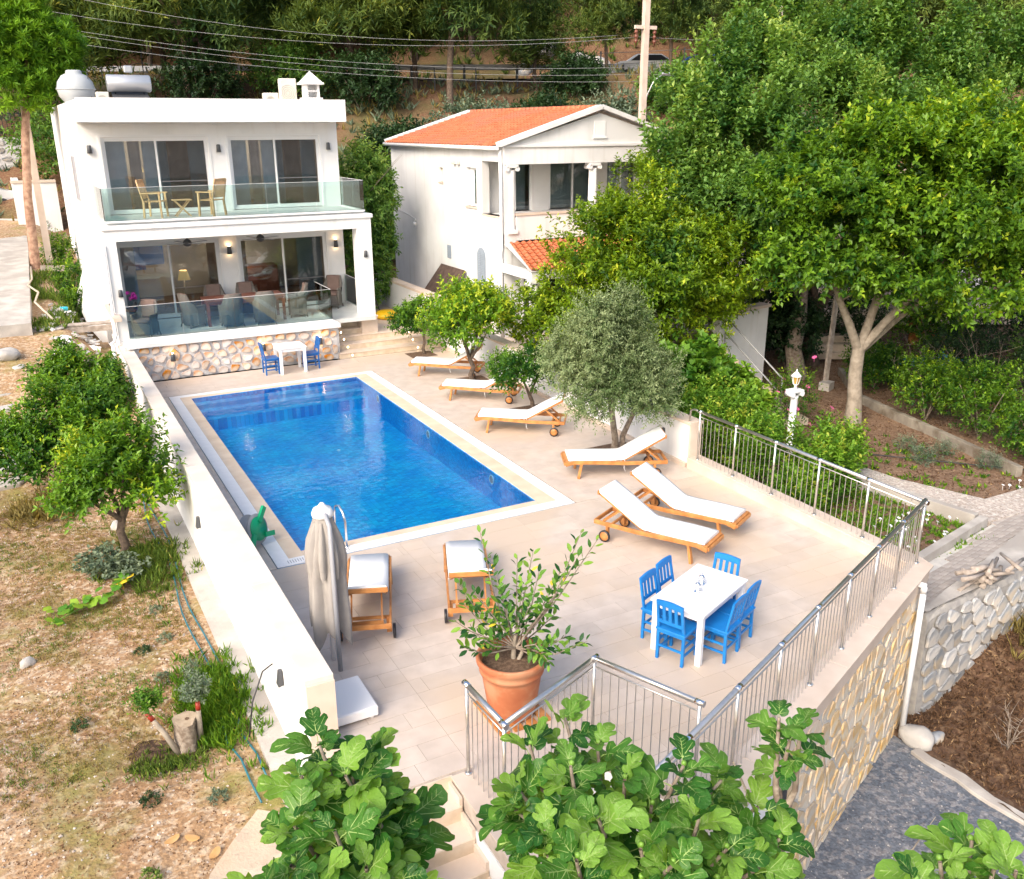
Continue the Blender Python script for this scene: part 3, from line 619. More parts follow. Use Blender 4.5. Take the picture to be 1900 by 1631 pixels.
# sliding doors
def sliding(a, b, z0, z1):
    d = MB(); t = .055
    d.bx(a, b, YF+.04, YF+.14, z1-t, z1).bx(a, b, YF+.04, YF+.14, z0, z0+t).bx(a, a+t, YF+.04, YF+.14, z0+t, z1-t).bx(b-t, b, YF+.04, YF+.14, z0+t, z1-t)
    dd = d.build('sliding_door', M['alu'], vi)
    mid = a+(b-a)*.5
    for (p, q, yy) in ((a+t, mid+.03, YF+.11), (mid-.03, b-t, YF+.06)):
        s_ = MB(); s_.bx(p, p+.05, yy-.02, yy+.02, z0+t, z1-t).bx(q-.05, q, yy-.02, yy+.02, z0+t, z1-t).bx(p+.05, q-.05, yy-.02, yy+.02, z1-t-.05, z1-t).bx(p+.05, q-.05, yy-.02, yy+.02, z0+t, z0+t+.06)
        s_.build('sash', M['alu'], dd); MB().bx(p+.05, q-.05, yy-.004, yy+.004, z0+t+.06, z1-t-.05).build('pane', M['pane'], dd)
    # insect screen bar and handle
    MB().bx(mid+.05, b-t-.05, YF+.025, YF+.035, z0+.86, z0+.885).build('screen_bar', M['greyalu'], dd)
    MB().bx(mid+.05, b-t-.05, YF+.018, YF+.021, z0+t+.05, z1-t-.05).build('insect_screen', M['screen'], dd)
    MB().bx(a-.07, a-.005, YF-.018, YF, z0, z1+.07).bx(b+.005, b+.07, YF-.018, YF, z0, z1+.07).bx(a-.005, b+.005, YF-.018, YF, z1+.005, z1+.07).build('door_surround', M['alu'], vi)
for a, b in LO: sliding(a, b, 1.08, 3.33); sliding(a, b, 4.17, 6.26)
# balcony slab, beam, pillars, terrace
MB().bx(-1.25, 6.12, 13.05, 15.39, 3.66, 3.95).build('balcony_beam', P_, vi)
MB().bx(-1.32, 6.18, 12.99, 15.39, 3.951, 4.07).build('balcony_edge', M['plaster2'], vi, bevel=.02)
MB().bx(-1.10, 6.0, 13.3, 15.395, 4.071, 4.135).build('balcony_floor', M['terr_floor'], vi)
MB().bx(5.68, 6.12, 13.05, 13.5, 1.0, 3.66).build('pillar', P_, vi); MB().bx(5.64, 6.15, 13.0, 13.54, .5, .98).build('pillar_plinth', M['stone_cap'], vi); MB().bx(5.62, 6.17, 12.98, 13.56, .98, 1.02).build('plinth_cap', M['stone_cap'], vi)
MB().bx(-1.25, -.98, 13.05, 13.5, .9, 3.66).bx(-1.25, -1.1, 13.5, 13.9, 2.7, 3.66).bx(-1.25, -1.1, 13.5, 15.39, -.2, 1.75).bx(-1.25, -1.1, 14.9, 15.39, 1.75, 3.66).bx(-1.25, -1.1, 13.9, 14.9, 3.2, 3.66).build('terrace_side_wall', P_, vi)
MB().bx(-1.2, -1.14, 13.5, 14.9, 1.75, 3.2).build('side_pane', M['pane'], vi)
MB().bx(-1.36, -1.16, 12.4, 14.9, 1.66, 1.75).build('window_sill', M['stone_cap'], vi)
MB().bx(-1.2, -.98, 12.2, 13.05, .0, 1.0).bx(-1.0, 4.6, 12.22, 15.4, .0, .95).bx(4.6, 6.0, 14.2, 15.4, .0, .95).build('terrace_base', M['mortar'], vi)
rubble(vi, 5.55, .93, .31, .24, M['stoneA'], (-.97, 12.22, 0.005), 0, th=.05, inset=.036, seed=9)
MB().bx(4.6, 4.66, 12.24, 14.2, .0, .95).build('step_side', M['mortar'], vi)
MB().bx(-1.15, 4.7, 12.10, 12.72, .951, 1.075).build('terrace_coping', M['plaster2'], vi, bevel=.012)
MB().bx(-1.09, 6.0, 12.72, 15.4, .951, 1.06).build('terrace_floor', M['terr_floor'], vi)
# glass balustrades
def glass_run(a, b, z0, z1, n, horizontal=True):
    A = Vector(a); B = Vector(b)
    for i in range(n):
        p = A+(B-A)*(i/n); q = A+(B-A)*((i+1)/n); dlt = (q-p).normalized()*.006
        MB().bar((p.x+dlt.x, p.y+dlt.y, (z0+z1)/2), (q.x-dlt.x, q.y-dlt.y, (z0+z1)/2), .018, z1-z0).build('glass_panel', M['glass'], vi)
    MB().bar((A.x, A.y, z1+.004), (B.x, B.y, z1+.004), .02, .007).build('glass_edge', M['alu'], vi)
    MB().bar((A.x, A.y, z0+.02), (B.x, B.y, z0+.02), .05, .05).build('glass_channel', M['alu'], vi)
glass_run((-1.02, 12.62), (4.6, 12.62), 1.076, 2.0, 4); glass_run((4.61, 12.62), (4.61, 14.2), 1.076, 2.0, 1)
glass_run((-1.15, 13.2), (5.98, 13.2), 4.136, 5.02, 5); glass_run((5.99, 13.2), (5.99, 15.3), 4.136, 5.02, 2); glass_run((-1.16, 13.2), (-1.16, 15.3), 4.136, 5.02, 2)
glass_run((5.95, 14.3), (5.95, 18), 1.07, 1.98, 3)
for x, z in ((-1.12, 6.05), (2.36, 6.03), (5.68, 6.05)): wall_lamp(vi, (x, YF-.07, z-.1), 0, False, 1.15)
for x in (2.37, 5.72): wall_lamp(vi, (x, YF-.07, 2.98), 0, True, 1.25)
for x in (.35, 2.55, 4.2): wall_lamp(vi, (x-.4 if x < 1 else x-.15, 12.10, .62), 0, True, 1.1)
wall_lamp(vi, (5.9, 13.03, 2.9), 0); wall_lamp(vi, (-1.05, 13.02, 2.3), 0)
pipe = MB().tube([(-1.31, 13.0, 3.6), (-1.31, 13.0, 1.2), (-1.38, 12.9, 1.05), (-1.5, 12.8, 1.0)], .04, 8); pipe.tube([(-1.45, 12.7, 1.0), (-1.45, 12.7, -.3)], .05, 8); pipe.build('downpipe', M['alu'], vi)
MB().add([(XL, 16.2, 2.75), (XL-.0, 16.2, 2.75), (XL, 22, 2.1), (XL-.45, 16.0, .9), (XL-.45, 22.0, .9), (XL, 16.0, .2), (XL, 22, .2)], [(0, 3, 4, 2), (3, 5, 6, 4), (0, 5, 3), (2, 4, 6)]).build('sloping_buttress', P_, vi)
MB().bx(XL-.05, XL+.0, 18.2, 19.2, 4.4, 5.7).build('side_window', M['greyalu'], vi)
# chimney on the roof
ch = MB().bx(5.0, 5.38, 18.0, 18.38, 7.5, 8.05).bx(4.94, 5.44, 17.94, 18.44, 8.06, 8.12); ch.bx(5.0, 5.06, 18.0, 18.38, 8.12, 8.6).bx(5.32, 5.38, 18.0, 18.38, 8.12, 8.6).bx(5.06, 5.32, 18.3, 18.38, 8.12, 8.6).bx(5.06, 5.32, 18.0, 18.02, 8.34, 8.38)
ch.bx(4.90, 5.48, 17.9, 18.48, 8.6, 8.68); ch.add([(4.93, 17.93, 8.68), (5.45, 17.93, 8.68), (5.45, 18.45, 8.68), (4.93, 18.45, 8.68), (5.19, 18.19, 9.1)], [(0, 1, 4), (1, 2, 4), (2, 3, 4), (3, 0, 4)])
ch.v = [(5.6+(x-5.19)*1.15, 16.5+(y-18.19)*1.15, max(7.0, 8.17+(z-9.1)*.80)) for x, y, z in ch.v]; ch.build('chimney', P_, vi)

# ceiling fans hang under the balcony: things
def fan(x, y, lab):
    t = thing('ceiling_fan', lab, 'ceiling fan', (x, y, 3.66), 0, 'ceiling fans over the terrace')
    MB().tube([(0, 0, 0), (0, 0, -.16)], .015, 6).build('rod', M['darkgrey'], t)
    MB().lathe([(.03, -.14), (.1, -.2), (.13, -.26), (.1, -.33), (.04, -.36)], 14).build('motor', M['darkgrey'], t)
    for k in range(4):
        a = k*pi/2+.4; MB().bar((.1*cos(a), .1*sin(a), -.26), (.62*cos(a), .62*sin(a), -.25), .1, .012).build('blade', M['greyalu'], t)
fan(1.0, 14.2, 'dark ceiling fan over the terrace, above the dining table'); fan(3.1, 14.3, 'dark ceiling fan over the terrace, nearer the white pillar')

# ---- roof things
t = thing('water_tank', 'round white water tank on the flat roof beside the solar drum', 'water tank', (-.95, 19.2, 7.16)); t.scale = (.64,)*3
MB().lathe([(.25, 0), (.55, .12), (.78, .42), (.86, .75), (.78, 1.08), (.58, 1.35), (.36, 1.45), (.36, 1.55), (.3, 1.6)], 24).build('vessel', M['tankw'], t, (0, 0, 0)); MB().lathe([(.87, .72), (.9, .75), (.87, .78)], 24, cap=False).build('seam_rim', M['tankw'], t)
MB().tube([(.36, -.1, 1.55), (.55, -.35, 1.5), (.6, -.5, .2)], .02, 6).build('pipe', M['black'], t)
t = thing('solar_heater', 'silver solar water drum on a black frame on the roof', 'solar heater', (.56, 19.0, 7.1)); t.scale = (.76,)*3
d = MB(); d.lathe([(.02, -.85), (.3, -.84), (.33, -.8), (.33, .8), (.3, .84), (.02, .85)], 22); d.v = [(z, y, x+.95) for x, y, z in d.v]; d.build('drum', M['silver'], t)
f = MB()
for x in (-.55, .55):
    f.bar((x, -.3, 0), (x, .1, .65), .04).bar((x, .35, 0), (x, .1, .65), .04).bar((x, -.9, .1), (x, .3, .62), .04)
f.bar((-.75, -.85, .12), (.75, -.85, .12), .04).bar((-.75, .1, .63), (.75, .1, .63), .04).bar((.72, .1, .95), (.72, .1, 1.4), .02).bar((.35, .1, 1.4), (.72, .1, 1.4), .02)
f.build('frame', M['black'], t)
MB().add([(-.7, -.9, .14), (.7, -.9, .14), (.7, .2, .62), (-.7, .2, .62)], [(0, 1, 2, 3)]).build('collector_panel', M['darkgrey'], t); MB().box((0.05, 0.1, 1.5), (.34, .3, .26)).build('header_tank', M['silver'], t, bevel=.04)
def acunit(x, y, z, w_, h, lab):
    t = thing('air_conditioner', lab, 'air conditioner', (x, y, z)); MB().box((0, 0, h/2), (w_, .32, h)).build('casing', M['cream'], t, bevel=.02)
    g = MB()
    for k in range(4): g.tube([((.06+.05*k)*h*1.3*cos(a)-w_*.08, -.165, h/2+(.06+.05*k)*h*1.3*sin(a)) for a in np.linspace(0, 2*pi, 15)], .006, 4, caps=False)
    g.build('fan_grille', M['grey'], t)
acunit(5.0, 17.0, 7.1, .5, .86, 'tall cream air conditioner unit on the roof beside the chimney'); acunit(4.52, 17.3, 7.1, .45, .44, 'low cream air conditioner unit left of the tall unit on the roof'); acunit(-.38, 17.6, 7.1, .34, .42, 'small cream air conditioner unit between the white tank and solar drum')

# =================================================================== GABLED HOUSE
h2 = thing('gabled_house', 'white two-storey house with orange tiled gable roof and fluted columns', 'house')
X0, X1, Y0, Y1, EZ, RX, RZ = 9.6, 16.2, 11.1, 20.2, 5.95, 12.9, 7.0
PL = M['plaster2']
sw = MB()   # left wall with small openings and the porch opening near the front
def wallX(x0, x1, y0, y1, z0, z1, holes):
    ys = sorted({y0, y1, *[h[0] for h in holes], *[h[1] for h in holes]}); b = MB()
    for a, c in zip(ys[:-1], ys[1:]):
        hs = sorted([(h[2], h[3]) for h in holes if h[0] <= a+1e-6 and h[1] >= c-1e-6]); z = z0
        for p, q in hs:
            if p > z: b.bx(x0, x1, a, c, z, p)
            z = q
        if z < z1: b.bx(x0, x1, a, c, z, z1)
    return b
wallX(X0, X0+.25, Y0, Y1, -.4, EZ, [(11.38, 12.55, 3.95, 5.52), (12.95, 13.65, 4.12, 5.3), (15.45, 15.8, 4.75, 5.22)]).build('side_wall', PL, h2)
MB().bx(X1-.25, X1, Y0, Y1, -.4, EZ).build('side_wall', PL, h2); MB().bx(X0+.25, X1-.25, Y1-.25, Y1, -.4, EZ).build('back_wall', PL, h2)
MB().bx(X0+.25, X1-.25, 12.9, 13.1, -.4, 3.9).bx(X0+.25, X0+.75, 12.9, 13.1, 3.9, EZ).bx(11.55, 12.2, 12.9, 13.1, 3.9, EZ).bx(14.0, 14.4, 12.9, 13.1, 3.9, EZ).bx(15.6, X1-.25, 12.9, 13.1, 3.9, EZ).build('porch_wall', PL, h2)
for a, b in ((10.35, 11.55), (12.2, 14.0), (14.4, 15.6)):
    fr = MB(); fr.bx(a, a+.06, 12.92, 12.99, 3.95, 5.5).bx(b-.06, b, 12.92, 12.99, 3.95, 5.5).bx((a+b)/2-.03, (a+b)/2+.03, 12.92, 12.99, 3.95, 5.5).bx(a, b, 12.92, 12.99, 5.44, 5.5)
    f_ = fr.build('window_frame', M['alu'], h2); MB().bx(a+.06, b-.06, 12.95, 12.96, 3.95, 5.44).build('pane', M['pane'], f_)
    n = int((b-a)/.09); c_m = MB().add([(a+.06+(b-a-.12)*i/n, 13.2+.04*(i % 2), z) for z in (3.95, 5.45) for i in range(n+1)], [(i, i+1, n+2+i, n+1+i) for i in range(n)], 0, True); c_m.build('curtain', M['curtainw'], h2)
MB().bx(X0+.3, X1-.3, 14.2, 14.3, 3.9, 5.9).build('room_backing', M['room'], h2)
MB().bx(X0+.25, X1-.25, Y0, 12.9, 3.7, 3.93).build('porch_floor', PL, h2)
MB().bx(10.0, X1, Y0-.02, Y0+.14, 3.25, 3.98).bx(X0, 10.0, Y0-.02, Y0+.3, 3.05, 3.45).build('balcony_parapet', PL, h2)
MB().bx(9.97, X1, Y0-.05, Y0+.17, 3.98, 4.04).build('parapet_cap', M['stone_cap'], h2)
MB().bx(X0-.02, X1+.02, Y0-.04, Y0+.26, 5.45, 5.93).build('frieze', PL, h2); MB().bx(X0-.05, X1+.05, Y0-.09, Y0+.26, 5.93, 6.0).build('cornice', PL, h2)
# pediment
MB().add([(X0+.1, Y0-.02, 6.0), (X1-.1, Y0-.02, 6.0), (RX, Y0-.02, RZ-.12), (X0+.1, Y0+.2, 6.0), (X1-.1, Y0+.2, 6.0), (RX, Y0+.2, RZ-.12)], [(0, 1, 2), (5, 4, 3), (0, 2, 5, 3), (1, 4, 5, 2)]).build('pediment', PL, h2)
MB().add([(X0+.1, Y1-.2, 6.0), (X1-.1, Y1-.2, 6.0), (RX, Y1-.2, RZ-.12), (X0+.1, Y1, 6.0), (X1-.1, Y1, 6.0), (RX, Y1, RZ-.12)], [(0, 1, 2), (5, 4, 3), (0, 2, 5, 3), (1, 4, 5, 2)]).build('back_gable', PL, h2)
for sx, xe in ((1, X0-.18), (-1, X1+.18)):
    for yy, w_ in ((Y0-.02, .34), (Y1-.02, .34)):
        MB().bar((xe, yy, EZ+.06), (RX, yy, RZ+.06), w_, .12).build('barge_board', PL, h2)
MB().bx(RX-.2, RX+.2, Y0-.04, Y0-.02, 6.2, 6.66).bx(RX-.25, RX+.25, Y0-.06, Y0-.04, 6.15, 6.2).build('pediment_shutter', M['plaster'], h2)
# columns with volutes
def column(x, y, z0, z1, parent):
    n = 20; b = MB(); pr = []
    for k in range(n*2): pr.append((.135 if k % 2 else .118))
    hgt = z1-z0-.28
    vs = [(x+r*cos(2*pi*k/(2*n))*(1 if zz < .5 else .9), y+r*sin(2*pi*k/(2*n))*(1 if zz < .5 else .9), z0+.12+hgt*zz) for zz in (0, 1) for k, r in enumerate(pr)]
    b.add(vs, [(k, (k+1) % (2*n), 2*n+(k+1) % (2*n), 2*n+k) for k in range(2*n)]); c = b.build('column', M['plaster'], parent)
    MB().box((x, y, z0+.06), (.34, .34, .12)).build('base', M['plaster'], c, bevel=.01)
    cp_ = MB().box((x, y, z1-.05), (.38, .32, .08))
    for s_ in (-1, 1):
        cp_.tube([(x+s_*.17, y-.16, z1-.13), (x+s_*.17, y+.16, z1-.13)], .065, 12)
    cp_.build('capital', M['plaster'], c)
column(9.86, Y0+.08, 3.45, 5.45, h2); column(12.75, Y0+.08, 4.04, 5.45, h2); column(15.9, Y0+.08, 4.04, 5.45, h2)
# roof: two slopes of tiles; underlay then tile rows joined (each tile is far below ten pixels)
def tiled(name, P00, P10, P01, P11, nu, nv, parent, m=M['rooftile']):
    """P00->P10 along the eave, P01/P11 the ridge; curved tiles"""
    P00, P10, P01, P11 = map(Vector, (P00, P10, P01, P11)); b = MB(); nrm = (P10-P00).cross(P01-P00).normalized()
    if nrm.z < 0: nrm = -nrm
    for j in range(nv):
        v0, v1 = j/nv, (j+1.12)/nv
        for i in range(nu):
            u0, u1 = i/nu, (i+1)/nu; L_ = lambda u, v: (P00*(1-u)+P10*u)*(1-v)+(P01*(1-u)+P11*u)*v
            jx = random.uniform(-.006, .006); vs = []
            for (v, lift) in ((v0, .045+jx), (min(v1, 1), .012)):
                for q, hgt in ((0, .0), (.22, .035), (.5, .0), (.75, -.02), (1, .0)): vs.append(L_(u0+(u1-u0)*q, v)+nrm*(lift+hgt))
            vs += [v_-nrm*.03 for v_ in vs[:5]]
            b.add(vs, [(0, 1, 6, 5), (1, 2, 7, 6), (2, 3, 8, 7), (3, 4, 9, 8), (10, 11, 1, 0), (11, 12, 2, 1), (12, 13, 3, 2), (13, 14, 4, 3)])
    return b.build(name, m, parent, kind='stuff')
for sx, xe in ((1, X0-.22), (-1, X1+.22)):
    MB().add([(xe, Y0, EZ), (xe, Y1, EZ), (RX, Y1, RZ), (RX, Y0, RZ)], [(0, 1, 2, 3)]).build('roof_underlay', M['stone_cap'], h2)
    tiled('tile_field', (xe-.04*sx, Y0+.12, EZ), (xe-.04*sx, Y1-.12, EZ), (RX, Y0+.12, RZ), (RX, Y1-.12, RZ), 40, 15, h2)
rg = MB()
for i in range(30):
    y = Y0+.15+i*(Y1-Y0-.3)/30; rg.tube([(RX, y, RZ+.02), (RX, y+.34, RZ+.045)], [.1, .085], 8)
rg.build('ridge_tiles', M['rooftile'], h2, kind='stuff')
gt = MB(); gt.tube([(X0-.24, Y0-.05, EZ-.04), (X0-.24, Y1+.05, EZ-.04)], .06, 8); gt.build('gutter', M['plaster'], h2)
MB().tube([(X0-.1, Y0+.05, EZ-.1), (X0-.07, Y0+.02, 3.0), (X0-.12, Y0+.02, 2.85), (X0-.07, Y0+.04, 2.7), (X0-.07, Y0+.04, .2)], .05, 8).build('downpipe', PL, h2)
# lower lean-to roof over the veranda
ZL = 2.62
tiled('tile_field', (9.45, 9.2, ZL), (16.2, 9.2, ZL), (9.75, Y0-.04, 3.2), (16.2, Y0-.04, 3.2), 30, 9, h2)
MB().add([(9.45, 9.2, ZL-.03), (16.2, 9.2, ZL-.03), (16.2, Y0, 3.17), (9.6, Y0, 3.17)], [(0, 1, 2, 3)]).build('roof_underlay', PL, h2)
MB().bx(9.5, 16.2, 9.25, 9.4, ZL-.28, ZL-.06).bx(9.5, 9.65, 9.4, Y0, ZL-.28, ZL-.03).build('veranda_beam', PL, h2)
column(9.62, 9.35, .3, ZL-.28, h2); column(12.6, 9.35, .3, ZL-.28, h2); column(15.9, 9.35, .3, ZL-.28, h2)
MB().bx(9.85, X1-.2, Y0+.02, Y0+.2, -.4, 3.04).build('ground_floor_wall', PL, h2); 
f_ = MB().bx(10.2, 11.8, Y0-.02, Y0+.01, .6, 2.4).build('window_frame', M['alu'], h2); MB().bx(10.26, 11.74, Y0-.03, Y0-.021, .66, 2.34).build('pane', M['pane'], f_)
MB().bx(9.4, 16.4, 8.9, Y0, -.9, .3).build('veranda_floor', M['stone_cap'], h2)
# left wall details
w1 = MB().bx(X0+.13, X0+.17, 12.95, 13.65, 4.12, 5.3).build('window_frame', M['alu'], h2); MB().bx(X0+.115, X0+.129, 13.02, 13.30, 4.2, 5.22).build('pane', M['pane'], w1)
MB().bx(X0-.05, X0+.1, 12.9, 13.7, 4.07, 4.12).build('window_sill', M['stone_cap'], h2)
MB().bx(X0+.1, X0+.14, 15.45, 15.8, 4.75, 5.22).build('small_window', M['cream'], h2); MB().bx(X0-.04, X0+.1, 15.42, 15.83, 4.71, 4.75).build('window_sill', M['stone_cap'], h2)
MB().bx(X0-.03, X0+.25, 11.38, 12.55, 3.90, 3.95).build('window_sill', M['stone_cap'], h2)
def shutter(y0, y1, z0, z1, arch):
    sh = MB(); yc = (y0+y1)/2; r = (y1-y0)/2
    prof = [(y0, z0), (y1, z0)]
    if arch: prof += [(yc+r*cos(a), z1-r+r*sin(a)) for a in np.linspace(0, pi, 12)]
    else: prof += [(y1, z1), (y0, z1)]
    n = len(prof); sh.add([(X0-.02, y, z) for y, z in prof]+[(X0, y, z) for y, z in prof], [tuple(range(n))]+[(i, n+i, n+(i+1) % n, (i+1) % n) for i in range(n)])
    o = sh.build('shutter', M['shutter'], h2)
    for s0, s1 in (((y0+.03, yc-.015), (yc+.015, y1-.03)) if arch else ((y0+.03, y1-.03),)):
        z = z0+.05
        while z < z1-.05-(r*.35 if arch else 0):
            MB().box((X0-.03, (s0+s1)/2, z), (.012, s1-s0, .03), M4=Matrix.Rotation(.5, 3, 'Y')).build('louvre', M['shutter'], o); z += .055
shutter(12.35, 12.95, 1.42, 2.9, True); shutter(14.95, 15.25, 2.28, 2.72, False)
MB().lathe([(.02, 0), (.07, .12)], 10).build('flood_lamp', M['whitepaint'], h2, (X0-.15, 17.9, 3.25)).rotation_euler = (pi*.7, 0, .5)
for y in (14.45, 14.15): MB().box((X0-.08, y, 5.42), (.14, .16, .12)).build('alarm_box', M['cream'], h2, bevel=.02)
cb = MB(); cb.tube([(X0-.012, 20, 3.6), (X0-.012, 18.6, 3.45), (X0-.012, 18.0, 3.35), (X0-.05, 17.9, 3.3)], .012, 5); cb.build('cable', M['alu'], h2)
# leaning brown board
t = thing('brown_board', 'dark brown panel leaning against the white gabled house wall', 'panel', (0, 0, 0))
MB().add([(8.75, 14.0, .9), (8.75, 15.9, .9), (9.5, 15.6, 2.05), (9.5, 13.7, 2.05), (8.79, 14.0, .86), (8.79, 15.9, .86), (9.54, 15.6, 2.01), (9.54, 13.7, 2.01)], [(0, 1, 2, 3), (7, 6, 5, 4), (0, 4, 5, 1), (1, 5, 6, 2), (2, 6, 7, 3), (3, 7, 4, 0)]).build('sheet', M['panelbrown'], t)
MB().bx(8.2, 9.62, 12, 22, .0, .86).build('raised_path', M['stone_cap'], None, kind='structure')
# =================================================================== FURNITURE
def rod(x0, x1, z0, z1): pass
def make_lounger():
    t = thing('sun_lounger', 'x', 'sun lounger', (0, 0, 0), 0, 'white-cushioned teak sun loungers round the pool')
    for s_ in (-1, 1):
        y = .31*s_; r = MB()
        pts = [(-1.02, .30), (-.85, .345), (-.4, .33), (.2, .30), (.98, .30)]
        for (xa, za), (xb, zb) in zip(pts[:-1], pts[1:]): r.bar((xa, y, za), (xb+.005, y, zb), .03, .075)
        r.build('side_rail', M['teak'], t, bevel=.004)
        MB().bar((-.70, y*.93, .33), (-.76, y*.93, .0), .045, .075).build('leg', M['teak'], t, bevel=.004)
        MB().bar((.74, y*.93, .30), (.74, y*.93, .08), .045, .07).build('leg', M['teak'], t, bevel=.004)
        w_ = MB(); w_.lathe([(.02, -.018), (.078, -.018), (.078, .018), (.02, .018)], 18); w_ = w_.build('wheel', M['teak'], t, (.76, s_*.355, .1)); w_.rotation_euler = (pi/2, 0, 0)
        ty = MB().lathe([(.079, -.02), (.1, -.017), (.1, .017), (.079, .02)], 18, cap=False); ty.build('tyre', M['black'], w_)
        MB().bar((.1, .25*s_, .335), (.93, .25*s_, .80), .03, .055).build('back_rail', M['teak'], t, bevel=.003)
        MB().bar((.55, .2*s_, .56), (.86, .2*s_, .30), .022, .035).build('prop_strut', M['teak'], t)
    for k in range(11): MB().bar((-.98+k*.1, -.3, .355-.003*k), (-.98+k*.1, .3, .355-.003*k), .07, .018).build('slat', M['teak'], t)
    for k in range(8): MB().bar((.16+k*.098, -.25, .385+k*.055), (.16+k*.098, .25, .385+k*.055), .06, .018).build('slat', M['teak'], t)
    MB().bar((.93, -.30, .815), (.93, .30, .815), .035, .07).build('head_rail', M['teak'], t, bevel=.006)
    MB().bar((-1.02, -.30, .31), (-1.02, .30, .31), .05, .06).build('foot_rail', M['teak'], t, bevel=.006)
    MB().bar((.98, -.30, .30), (.98, .30, .30), .03, .07).build('end_rail', M['teak'], t, bevel=.004); MB().bar((.86, -.22, .30), (.86, .22, .30), .03, .04).build('prop_bar', M['teak'], t); MB().bar((.7, -.3, .28), (.7, .3, .28), .03, .04).build('cross_bar', M['teak'], t)
    # cushion: a padded strip following seat and back
    c = MB(); P = [(-.96, .37), (-.5, .365), (-.1, .355), (.1, .36), (.17, .385), (.5, .58), (.94, .83)]; th = .055; n = len(P)
    nor = [(0, 1)]*4+[(-.25, .97), (-.5, .87), (-.5, .87)]
    ys = [-.285, -.275, -.2, 0, .2, .275, .285]; dz = [.0, .75, 1, 1.06, 1, .75, .0]
    top = [(P[i][0]+nor[i][0]*th*dz[j], ys[j], P[i][1]+nor[i][1]*(.01+th*dz[j]*(1 if 0 < i < n-1 else .75))) for i in range(n) for j in range(7)]
    bot = [(P[i][0], y, P[i][1]) for i in range(n) for y in (-.285, .285)]
    c.add(top, [(i*7+j, (i+1)*7+j, (i+1)*7+j+1, i*7+j+1) for i in range(n-1) for j in range(6)], 0, True)
    o = len(top); c.add(bot, [(2*i, 2*i+1, 2*i+3, 2*i+2) for i in range(n-1)], 0)
    for i in range(n-1):
        c.f += [(i*7, o+2*i, o+2*i+2, (i+1)*7), (i*7+6, (i+1)*7+6, o+2*i+3, o+2*i+1)]; c.m += [0, 0]; c.s += [False, False]
    c.f += [(0, 1, 2, 3, 4, 5, 6, o+1, o), tuple(reversed([(n-1)*7+j for j in range(7)]))+(o+2*(n-1), o+2*n-1)]; c.m += [0, 0]; c.s += [False, False]
    cu = c.build('cushion', M['cushion'], t)
    MB().tube([(.14, -.288, .365), (.13, -.30, .2), (.16, -.31, .13)], .006, 4).build('tie', M['cushion'], cu)
    return t
L0 = make_lounger(); first = True
def put_lounger(leg, side, ang, lab, xl=-.74):
    """leg: ground position of the visible foot leg (or wheel with xl=.76); side: its local y"""
    global first
    a = radians(ang); lx, ly = xl, .29*side if xl < 0 else .355*side
    loc = (leg[0]-(lx*cos(a)-ly*sin(a)), leg[1]-(lx*sin(a)+ly*cos(a)), 0)
    if first: L0.location = loc; L0.rotation_euler = (0, 0, a); L0['label'] = lab; first = False; return L0
    return dup(L0, loc, a, lab)
put_lounger((5.92, 9.19), -1, -38, 'teak lounger nearest the stone steps, under the first orange trees')
put_lounger((5.70, 6.63), -1, -38, 'teak lounger second from the steps, between two orange tree pits')
put_lounger((5.37, 3.91), -1, -36.5, 'teak lounger third from the steps, in front of the olive crown')
put_lounger((5.67, .53), -1, -24, 'teak lounger in front of the olive trunk, close to the wall end')
put_lounger((5.25, -3.38), 1, 117, 'teak lounger in mid-deck whose foot points at the white dining table')
put_lounger((6.22, -2.93), 1, 117, 'teak lounger in mid-deck on the railing side of its twin')
put_lounger((.38, -3.2), 1, -111, 'teak lounger beside the folded parasol, back raised towards the camera', .76)
put_lounger((1.80, -3.45), 1, -112, 'teak lounger behind the potted rubber plant', .76)

